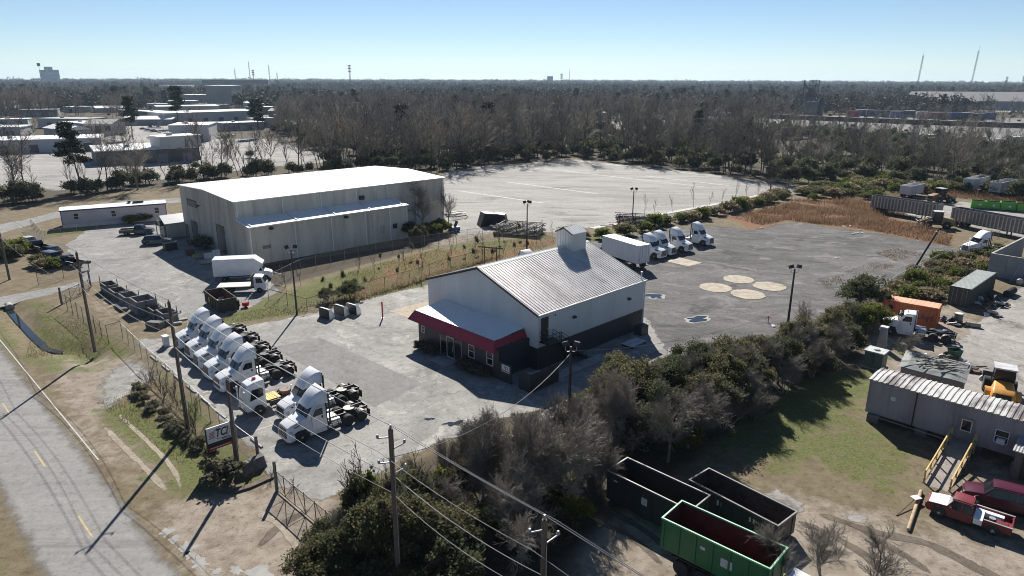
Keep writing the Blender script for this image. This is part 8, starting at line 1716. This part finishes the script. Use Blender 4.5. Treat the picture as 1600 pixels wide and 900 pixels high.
carpts = [(-215.00,407.71), (-207.34,397.81), (-202.06,393.12), (-196.21,388.56), (-219.09,423.89), (-212.59,418.62), (-152.15,355.58), (-147.99,351.81), (-146.70,355.82), (-147.30,363.97), (-180.03,362.54), (-175.49,358.62), (-205.03,365.64), (-179.94,346.60)]
for i, p in enumerate(carpts):
    T = thing('distant_car', ('white' if i % 2 else 'dark') + ' car parked in the far left industrial yard', 'car', p, 40 * i, ('white' if i % 2 else 'dark') + ' cars in the far left yard'); pt = P_wht if i % 2 else P_blk
    m = MB(); m.loft([rr_(2.3, .8, .35, .8, .1), rr_(1.0, .9, .3, .95, .1), rr_(-1.8, .9, .3, 1.0, .1), rr_(-2.3, .8, .35, .9, .1)]); m.build('body', pt, T); m = MB(); m.loft([rr_(1.0, .8, .9, .96, .02), rr_(.3, .78, .9, 1.45, .1, .65), rr_(-1.2, .78, .9, 1.45, .1, .65), rr_(-1.9, .8, .9, 1.0, .02)]); m.build('glasshouse', GLASS, T)
# railway bank crossing behind the wood
rb = [(32.29,726.02), (117.16,647.90), (195.20,565.69), (270.67,495.22), (334.08,446.19), (395.04,392.14)]
m = MB()
for a, b in zip(rb[:-1], rb[1:]):
    m.add([(a[0], a[1] - 5, 0), (b[0], b[1] - 5, 0), (b[0], b[1] - 2, 3.2), (a[0], a[1] - 2, 3.2), (a[0], a[1] + 2, 3.2), (b[0], b[1] + 2, 3.2), (b[0], b[1] + 5, 0), (a[0], a[1] + 5, 0)], [(0, 1, 2, 3), (3, 2, 5, 4), (4, 5, 6, 7)])
m.build('railway_bank', pm('bank_soil', (.07, .055, .045), .95, 0, .3, .1), kind='structure')
m = MB()
for a, b in zip(rb[:-1], rb[1:]): m.add([(a[0], a[1] - 1.6, 3.25), (b[0], b[1] - 1.6, 3.25), (b[0], b[1] + 1.6, 3.25), (a[0], a[1] + 1.6, 3.25)], [(0, 1, 2, 3)])
m.build('track_bed', pm('pale_ballast', (.34, .33, .32), .9), kind='structure')
# steel works tower
T = thing('steel_works_tower', 'dark steel elevator tower with conveyor arms at the far right', 'tower', (252.01,599.68), 5)
M_twr = pm('dark_tower_steel', (.045, .045, .05), .7)
def lattice(m, x, y, z0, z1, w, r, n):
    for sx in (-1, 1):
        for sy in (-1, 1): m.tube((x + sx * w / 2, y + sy * w / 2, z0), (x + sx * w / 2, y + sy * w / 2, z1), r, n=4)
    for i in range(n):
        a, b = z0 + (z1 - z0) * i / n, z0 + (z1 - z0) * (i + 1) / n; sg_ = 1 if i % 2 else -1
        for s in (-1, 1):
            m.tube((x - sg_ * w / 2, y + s * w / 2, a), (x + sg_ * w / 2, y + s * w / 2, b), r * .7, n=4); m.tube((x + s * w / 2, y - sg_ * w / 2, a), (x + s * w / 2, y + sg_ * w / 2, b), r * .7, n=4)
        m.tube((x - w / 2, y - w / 2, b), (x + w / 2, y - w / 2, b), r * .7, n=4); m.tube((x - w / 2, y + w / 2, b), (x + w / 2, y + w / 2, b), r * .7, n=4)
m = MB(); lattice(m, 2, 0, 0, 29, 5.5, .28, 7); m.build('lattice_frame', M_twr, T)
m = MB(); m.box(-3, 6, -3, 3, 0, 12); m.build('bunker', pm('tower_cladding', (.12, .12, .13), .8, 0, .15, .2), T)
m = MB(); m.tube((-7, 0, 0), (-7, 0, 29), .5, n=6); m.tube((-12, 0, 0), (-11, 0, 20), .45, n=6); m.build('elevator_leg', M_twr, T)
m = MB(); m.tube((-7, 0, 27), (2, 0, 16), .5, n=6); m.tube((-11, 0, 19), (-2, 0, 11), .4, n=6); m.build('chute', M_twr, T)
m = MB(); m.lathe([(2.4, 0), (2.4, 13), (.4, 16)], (10, 0, 0), n=12); m.build('silo', M_twr, T, 40)
# antenna towers on the skyline: (px of base x, distance, height)
def antenna(label, x, y, h, w, lean=0.0, cell=False):
    T = thing('antenna_mast', label, 'mast', (x, y), 0); m = MB(); lattice(m, 0, 0, 0, h, w, w * .09, 12); m.build('mast', M_twr, T)
    if cell:
        for z in (h * .75, h * .86, h * .97):
            m = MB(); m.lathe([(w * 1.6, 0), (w * 1.6, h * .04)], (0, 0, z), n=10); m.build('antenna_ring', M_twr, T)
    else:
        m = MB(); m.tube((0, 0, h), (0, 0, h * 1.12), w * .1, n=4); m.build('whip', M_twr, T)
    if lean: T.rotation_euler = (0, R(lean), 0)
K = 1800 / 1067 * 1.0
for x, px_h, w, lb, cell in ((40, 42, 3.0, 'tall lattice mast at the left end of the skyline', False), (403, 14, 2.0, 'small mast left of centre on the skyline', False), (424, 24, 2.0, 'thin mast beside the cell mast on the skyline', False), (429, 13, 2.5, 'short cell mast among the left skyline masts', True), (452, 20, 2.0, 'thin mast right of the short cell mast', False), (463, 9, 2, 'lowest mast of the left skyline group', False), (567, 20, 3.0, 'cell mast standing alone on the centre-left skyline', True), (870, 9, 3.0, 'short mast beside the centre tower block', True), (881, 13, 2.0, 'thin mast right of the centre tower block', False), (1380, 37, 3.0, 'leaning-looking tall mast on the right skyline', False), (1457, 44, 3.0, 'tallest mast on the right skyline', False), (1507, 7, 2.4, 'small cell mast on the right skyline', True), (1531, 8, 2.4, 'second small cell mast on the right skyline', True), (1587, 11, 2.4, 'mast at the right end of the skyline', False)):
    yy = 1800.0; antenna(lb, (x - 800) / 1067 * yy * 1.044, yy, 27 + px_h * K * 1.0, w * .8, 2.0 if x in (1380, 1457) else (-1.5 if x == 40 else 0), cell)
T = thing('stadium_light', 'stadium floodlight mast rising above the far left wood', 'light mast', (-1252.37,1894.65), 0); m = MB(); m.lathe([(.6, 0), (.35, 62)], n=8); m.build('mast', M_twr, T); m = MB(); m.box(-4, 4, -.6, .6, 58, 66); m.build('lamp_rack', M_twr, T)
T = thing('white_spire', 'white pointed spire cut by the left edge', 'spire', (-405.71,554.91), 0); m = MB(); m.box(-3, 3, -3, 3, 0, 12); m.build('base', M_fw[0], T); m = MB(); m.loft([[(-2.4, -2.4, 12), (2.4, -2.4, 12), (2.4, 2.4, 12), (-2.4, 2.4, 12)], [(-.1, -.1, 24), (.1, -.1, 24), (.1, .1, 24), (-.1, .1, 24)]]); m.build('spire', M_fr_w, T)

# ---- woods
TW_F = twigmat('woodland_twigs', (.11, .098, .084), (.31, .27, .225))
rg = random.Random(21)
front = line_points([(-23.10,228.42), (-9.32,246.77), (24.51,266.52), (57.28,237.55), (78.66,202.91)], 2.2, 2.0, rg)
for i, p in enumerate(front):
    q = (p[0] + rg.uniform(0, 4), p[1] + rg.uniform(1, 22)); tall = rg.random() < .6
    tr, cr = (FT if tall else FS)[rg.randrange(6 if tall else 4)]
    spawn('woodland_tree', 'tall bare tree at the front edge of the wood behind the pale lot' if tall else 'slender bare tree at the front edge of the wood behind the pale lot', 'tree', 'front trees of the wood' if tall else 'slender front trees of the wood', q, rg.uniform(0, 360), rg.uniform(.9, 1.25), [('trunk', tr, TW_B), ('crown', cr, TW_F)])
rowR = line_points([(78.13,196.53), (104.00,210.32), (118.68,195.03), (129.36,171.66), (138.51,153.88)], 3.2, 2.5, rg)
for i, p in enumerate(rowR):
    q = (p[0] + rg.uniform(-2, 4), p[1] + rg.uniform(1, 26)); k = rg.randrange(3)
    tr, cr = [FT[rg.randrange(6)], FS[rg.randrange(4)], FS[rg.randrange(4)]][k]
    spawn('woodland_tree', 'bare tree in the right-hand wood beyond the overgrown field', 'tree', 'trees of the right-hand wood', q, rg.uniform(0, 360), rg.uniform(.6, .95), [('trunk', tr, TW_B), ('crown', cr, TW_F)])
rowL = line_points([(-121.91,156.93), (-117.29,175.33), (-97.43,199.95), (-73.16,217.50), (-43.80,234.70), (-23.53,228.41)], 2.5, 2.2, rg)
for i, p in enumerate(rowL):
    tr, cr = FS[rg.randrange(4)] if rg.random() < .75 else FT[rg.randrange(6)]
    spawn('row_tree', 'slender bare tree in the row between the warehouse and the far left lot', 'tree', 'tree row at the far left lot', p, rg.uniform(0, 360), rg.uniform(.65, 1.1), [('trunk', tr, TW_B), ('crown', cr, TW_F)])
tr, cr = NT[0]; spawn('bare_tree', 'broad bare tree standing before the low dark building', 'bare tree', None, (-101.32,184.19), 30, 2.0, [('trunk', tr, TW_B), ('crown', cr, TW_B)])
for i, (p, s, lb) in enumerate((((-114.21,180.62), 1.12, 'tall leaning pine before the far left lot'), ((-202.42,424.75), 1.3, 'tall round pine among the far left sheds'), ((-186.71,342.55), 1.1, 'smaller pine by the far white house shed'), ((-129.63,356.55), 1.2, 'dark pine at the edge of the wood left of centre'))):
    tr, cr = PN[i % 2]; o = spawn('pine_tree', lb, 'tree', None, p, i * 100, s, [('trunk', tr, TW_B), ('crown', cr, LF_P)])
    if i == 0: o.rotation_euler = (0, R(-4), 0)
und = line_points([(-22.78,225.14), (-9.18,242.97), (24.12,262.10), (56.46,234.01), (77.69,200.29)], 5.5, 1.8, rg)
for i, p in enumerate(und):
    tr, cr = US[i % 3]; spawn('understorey_bush', 'dark evergreen understorey bush at the foot of the wood', 'bush', 'understorey of the wood', (p[0], p[1] + rg.uniform(3, 12)), rg.uniform(0, 360), rg.uniform(.4, .95), [('trunk', tr, TW_B), ('crown', cr, rg.choice((LF_D, LF_D, LF_O)))])
for i, p in enumerate(line_points([(77.20,194.07), (101.38,204.79), (117.27,192.60), (128.00,169.76), (136.54,151.57)], 3.4, 1.5, rg)):
    tr, cr = US[i % 3]; spawn('understorey_bush', 'dark evergreen bush at the foot of the right-hand wood', 'bush', 'understorey of the right-hand wood', (p[0], p[1] + rg.uniform(2, 10)), rg.uniform(0, 360), rg.uniform(.5, 1.1), [('trunk', tr, TW_B), ('crown', cr, rg.choice((LF_D, LF_O, LF_O)))])
for i, p in enumerate(rowL):
    tr, cr = US[i % 3]; spawn('understorey_bush', 'dark evergreen bush under the slender tree row at the left', 'bush', 'bushes under the left tree row', (p[0] + 1, p[1] + rg.uniform(-2, 2)), rg.uniform(0, 360), rg.uniform(.45, .95), [('trunk', tr, TW_B), ('crown', cr, rg.choice((LF_D, LF_O, LF_T)))])
for i, p in enumerate(rowL[::1]):
    tr, cr = SB[i % 3]; spawn('bare_scrub', 'bare grey scrub under the slender tree row at the left', 'shrub', 'scrub under the left tree row', (p[0] + 1.8, p[1] + rg.uniform(-2.5, 2.5)), rg.uniform(0, 360), rg.uniform(1.0, 1.7), [('trunk', tr, TW_G), ('crown', cr, TW_G)])
# mass of the woods: instances on points, nobody could count these
def low_tree(seed, H, n, kidn=(2.4, 1.6)):
    a, b = bare_tree(seed, H, .16, list(kidn), 2, .6, .5, .08, .05, 1.0, 1, n, .8, .3)
    return a, b
def join_np(name, meshes, mats):
    Vs, Fs, mi, off_ = [], [], [], 0; tint = []
    for k, me in enumerate(meshes):
        v = np.zeros(len(me.vertices) * 3, np.float32); me.vertices.foreach_get('co', v); v = v.reshape(-1, 3)
        f = np.zeros(len(me.loops), np.int32); me.loops.foreach_get('vertex_index', f); f = f.reshape(-1, 4)
        Vs.append(v); Fs.append(f + off_); off_ += len(v); mi.append(np.full(len(f), k))
        t = np.zeros(len(v), np.float32)
        if 'tint' in me.attributes: me.attributes['tint'].data.foreach_get('value', t)
        tint.append(t)
    me = np_mesh(bpy.data.meshes.new(name), np.concatenate(Vs), np.concatenate(Fs)); me.polygons.foreach_set('material_index', np.concatenate(mi).astype(np.int32))
    a = me.attributes.new('tint', 'FLOAT', 'POINT'); a.data.foreach_set('value', np.concatenate(tint))
    for m in mats: me.materials.append(m)
    return me
PROTO = bpy.data.collections.new('wood_prototypes')
def proto(name, meshes, mats):
    o = bpy.data.objects.new(name, join_np(name, meshes, mats)); PROTO.objects.link(o); return o
def wood(name, label, pts, protos, weights, smin, smax, seed):
    coll = bpy.data.collections.new(name + '_kinds')
    for k, o in enumerate(protos):
        c = bpy.data.objects.new('%02d_' % k + o.name, o.data); coll.objects.link(c)
    g = np.random.default_rng(seed); n = len(pts)
    me = bpy.data.meshes.new(name); me.vertices.add(n); me.vertices.foreach_set('co', np.ascontiguousarray(pts, np.float32).ravel())
    kinds = g.choice(len(protos), n, p=np.array(weights) / sum(weights))
    for nm_, ty, d in (('kind_index', 'INT', kinds.astype(np.int32)), ('size', 'FLOAT', (g.uniform(smin, smax, n) * np.array([1 + .3 * noise.noise((x * .02, y * .02, 7.7)) for x, y, _ in pts])).astype(np.float32)), ('turn', 'FLOAT', g.uniform(0, 6.28, n).astype(np.float32))):
        a = me.attributes.new(nm_, ty, 'POINT'); a.data.foreach_set('value', d)
    ob = link(name, me, None, kind='stuff'); ob['label'] = label
    ng = bpy.data.node_groups.new(name, 'GeometryNodeTree'); ng.interface.new_socket('Geometry', in_out='INPUT', socket_type='NodeSocketGeometry'); ng.interface.new_socket('Geometry', in_out='OUTPUT', socket_type='NodeSocketGeometry')
    N, Lk = ng.nodes, ng.links; gi, go = N.new('NodeGroupInput'), N.new('NodeGroupOutput')
    ci = N.new('GeometryNodeCollectionInfo'); ci.inputs['Collection'].default_value = coll; ci.inputs['Separate Children'].default_value = True; ci.inputs['Reset Children'].default_value = True
    ip = N.new('GeometryNodeInstanceOnPoints'); ip.inputs['Pick Instance'].default_value = True
    def na(nm_, ty):
        a = N.new('GeometryNodeInputNamedAttribute'); a.data_type = ty; a.inputs['Name'].default_value = nm_; return a.outputs['Attribute']
    cx = N.new('ShaderNodeCombineXYZ'); Lk.new(na('turn', 'FLOAT'), cx.inputs['Z'])
    Lk.new(gi.outputs[0], ip.inputs['Points']); Lk.new(ci.outputs[0], ip.inputs['Instance']); Lk.new(na('kind_index', 'INT'), ip.inputs['Instance Index']); Lk.new(cx.outputs[0], ip.inputs['Rotation']); Lk.new(na('size', 'FLOAT'), ip.inputs['Scale']); Lk.new(ip.outputs[0], go.inputs[0])
    md = ob.modifiers.new('scatter', 'NODES'); md.node_group = ng
    return ob
bareP = [proto('bare_%d' % i, low_tree(300 + i, 16, .05, (3.2, 2.4)), (TW_B, TW_F)) for i in range(5)]
pineP = [proto('pine_%d' % i, PN[i], (TW_B, LF_P)) for i in range(2)]
bushP = [proto('bush_%d' % i, US[i], (TW_B, LF_D)) for i in range(3)]
def far_clump(seed, kind):
    g = np.random.default_rng(seed); n = 520; C = []
    for k in range(7):
        c = np.array([g.uniform(-16, 16), g.uniform(-12, 12), 0]); h = g.uniform(8, 14) if kind == 0 else g.uniform(9, 16); r_ = g.uniform(4, 6.5)
        d = g.normal(size=(n // 7, 3)); d /= np.linalg.norm(d, axis=1, keepdims=True); C.append(c + d * np.array([r_, r_, h * .5]) * g.uniform(.5, 1.05, (n // 7, 1)) + np.array([0, 0, h * .55]))
    C = np.concatenate(C); C = C[C[:, 2] > 0]; return leaves_mesh('clump', C, 1.5, seed, 1.6)
LF_BR = leafmat('far_bare_crown', (.05, .042, .038), (.1, .085, .075), .1); LF_FG = leafmat('far_green_crown', (.02, .03, .018), (.055, .065, .04), .1)
clumpP = [proto('clump_%d' % i, [far_clump(400 + i, i % 2)], (LF_BR if i < 3 else LF_FG,)) for i in range(6)]
CLEAR = [[(-151.64,144.89), (-123.21,162.88), (-99.90,205.24), (-55.27,247.36), (-90.63,306.37), (-122.89,360.89), (-204.70,623.89), (-377.30,884.90), (-333.98,591.26), (-364.67,512.17), (-333.63,329.30)],
         [(70.01,427.22), (166.82,405.55), (185.82,325.96), (213.69,289.44), (255.70,250.65), (591.19,591.30), (409.45,644.67), (258.66,633.83), (104.95,579.39)], [(31.60,436.70), (106.83,418.14), (129.73,509.77), (36.93,512.18)],
         [(-317.58,972.63), (-197.24,904.26), (-105.96,968.04), (-180.45,1418.47), (-410.07,1510.89)], [(349.68,805.64), (471.20,649.10), (612.93,613.37), (1097.11,1104.99), (496.58,1101.54)], [(-679.15,1534.23), (-529.80,1563.00), (-734.59,2170.47), (-935.03,2115.54)], [(-670.37,1336.27), (-603.06,1347.56), (-794.09,1777.17), (-880.40,1757.64)]]
def wood_points(y0, y1, step, seed, jit=.5, thin=0.0, keep=1.0):
    g = np.random.default_rng(seed); out = []
    ys_ = np.arange(y0, y1, step)
    X, Y = np.meshgrid(np.arange(-.86 * y1, .86 * y1, step), ys_); X = X.ravel() + g.uniform(-jit, jit, X.size) * step; Y = Y.ravel() + g.uniform(-jit, jit, Y.size) * step
    ok = (np.abs(X) < .84 * Y + 30) & (pdist(X, Y, FORESTGROUND) > 3)
    for c in CLEAR: ok &= pdist(X, Y, c) < 0
    X, Y = X[ok], Y[ok]
    gp = np.array([noise.noise((x * .012 if y < 700 else x * .004, y * .02 if y < 700 else y * .006, 2.2)) for x, y in zip(X, Y)]); k = (gp > -.33) | (Y < 262); X, Y = X[k], Y[k]
    if keep < 1: k = g.uniform(size=len(X)) < keep; X, Y = X[k], Y[k]
    return np.stack([X, Y, np.zeros(len(X))], 1)
wp = wood_points(150, 640, 6.2, 5)
rt = wp[:, 0] > .40 * wp[:, 1]
wood('right_woods', 'low bare woodland beyond the overgrown field on the right', wp[rt & (np.arange(len(wp)) % 5 != 0)], bareP + bushP, [4, 4, 4, 4, 4, 2, 2, 2], .42, .78, 11)
wp = wp[~rt]
mid = (wp[:, 0] > .06 * wp[:, 1]) & (wp[:, 1] < 400); wp = wp[~mid | (np.arange(len(wp)) % 5 < 2)]
wood('woods', 'bare grey-brown woodland behind the pale lot', wp, bareP + pineP, [5, 5, 5, 5, 5, .25, .25], .65, 1.15, 1)
wu = wood_points(150, 420, 6.5, 6, keep=.5)
wood('wood_undergrowth', 'dark evergreen undergrowth inside the woods', wu, bushP, [1, 1, 1], .6, 1.2, 2)
sc = []
gg = np.random.default_rng(9)
for poly, n in ((CLEAR[1], 620), (CLEAR[0], 130), (CLEAR[2], 30), (CLEAR[4], 60)):
    sc += [(p[0], p[1], 0) for p in poly_points(poly, n, random.Random(n))]
wood('scattered_trees', 'scattered bare trees over the far yards', np.array(sc), bareP + bushP, [4, 4, 4, 4, 4, 3, 3, 3], .3, .62, 3)
wm = wood_points(640, 1500, 15, 7)
wood('middle_woods', 'woodland fading towards the horizon', wm, bareP + clumpP + pineP, [2, 2, 2, 2, 2, 2, 2, 2, 1, 1, 1, .7, .7], .8, 1.15, 4)
wf = wood_points(1500, 3200, 38, 8)
wood('far_woods', 'distant woodland along the horizon', wf, clumpP, [2, 2, 2, 1, 1, 1], 1.0, 1.35, 5)
wh = wood_points(3200, 7000, 110, 12)
wood('horizon_woods', 'hazy woodland on the horizon line', wh, clumpP, [1, 1, 1, 2, 2, 2], 1.3, 2.1, 6)
g_ = np.random.default_rng(31); sp_ = np.stack([g_.uniform(-420, 420, 9000), g_.uniform(-120, 330, 9000), np.zeros(9000)], 1)
nrm = rot2(ROAD_D, 0, 1); dr_ = (sp_[:, 0] - rc0[0]) * nrm[0] + (sp_[:, 1] - rc0[1]) * nrm[1]
ok_ = ((dr_ < -16) & (sp_[:, 0] < -20)) | ((sp_[:, 0] > .84 * sp_[:, 1] + 42) & (sp_[:, 0] > 62) & (sp_[:, 1] > 10)); ok_ &= np.abs(sp_[:, 0]) > .84 * sp_[:, 1] + 8
wood('side_woods', 'bare woodland on both sides of the site', sp_[ok_][:1900], bareP + bushP, [4, 4, 4, 4, 4, 2, 2, 2], .4, .8, 13)
# ---- haze
m_, nt, b, o = newmat('haze'); nt.nodes.remove(b)
pv = nt.nodes.new('ShaderNodeVolumePrincipled'); pv.inputs['Color'].default_value = (.6, .8, 1.0, 1); pv.inputs['Density'].default_value = 7e-5; pv.inputs['Anisotropy'].default_value = .2
nt.links.new(pv.outputs[0], o.inputs['Volume'])
hz = MB().box(xs[0] - 200, xs[-1] + 200, ys[0] - 200, ys[-1] + 200, -2, 125).build('haze', m_, None); hz['kind'] = 'stuff'; hz['label'] = 'thin pale air between the camera and the far woods'
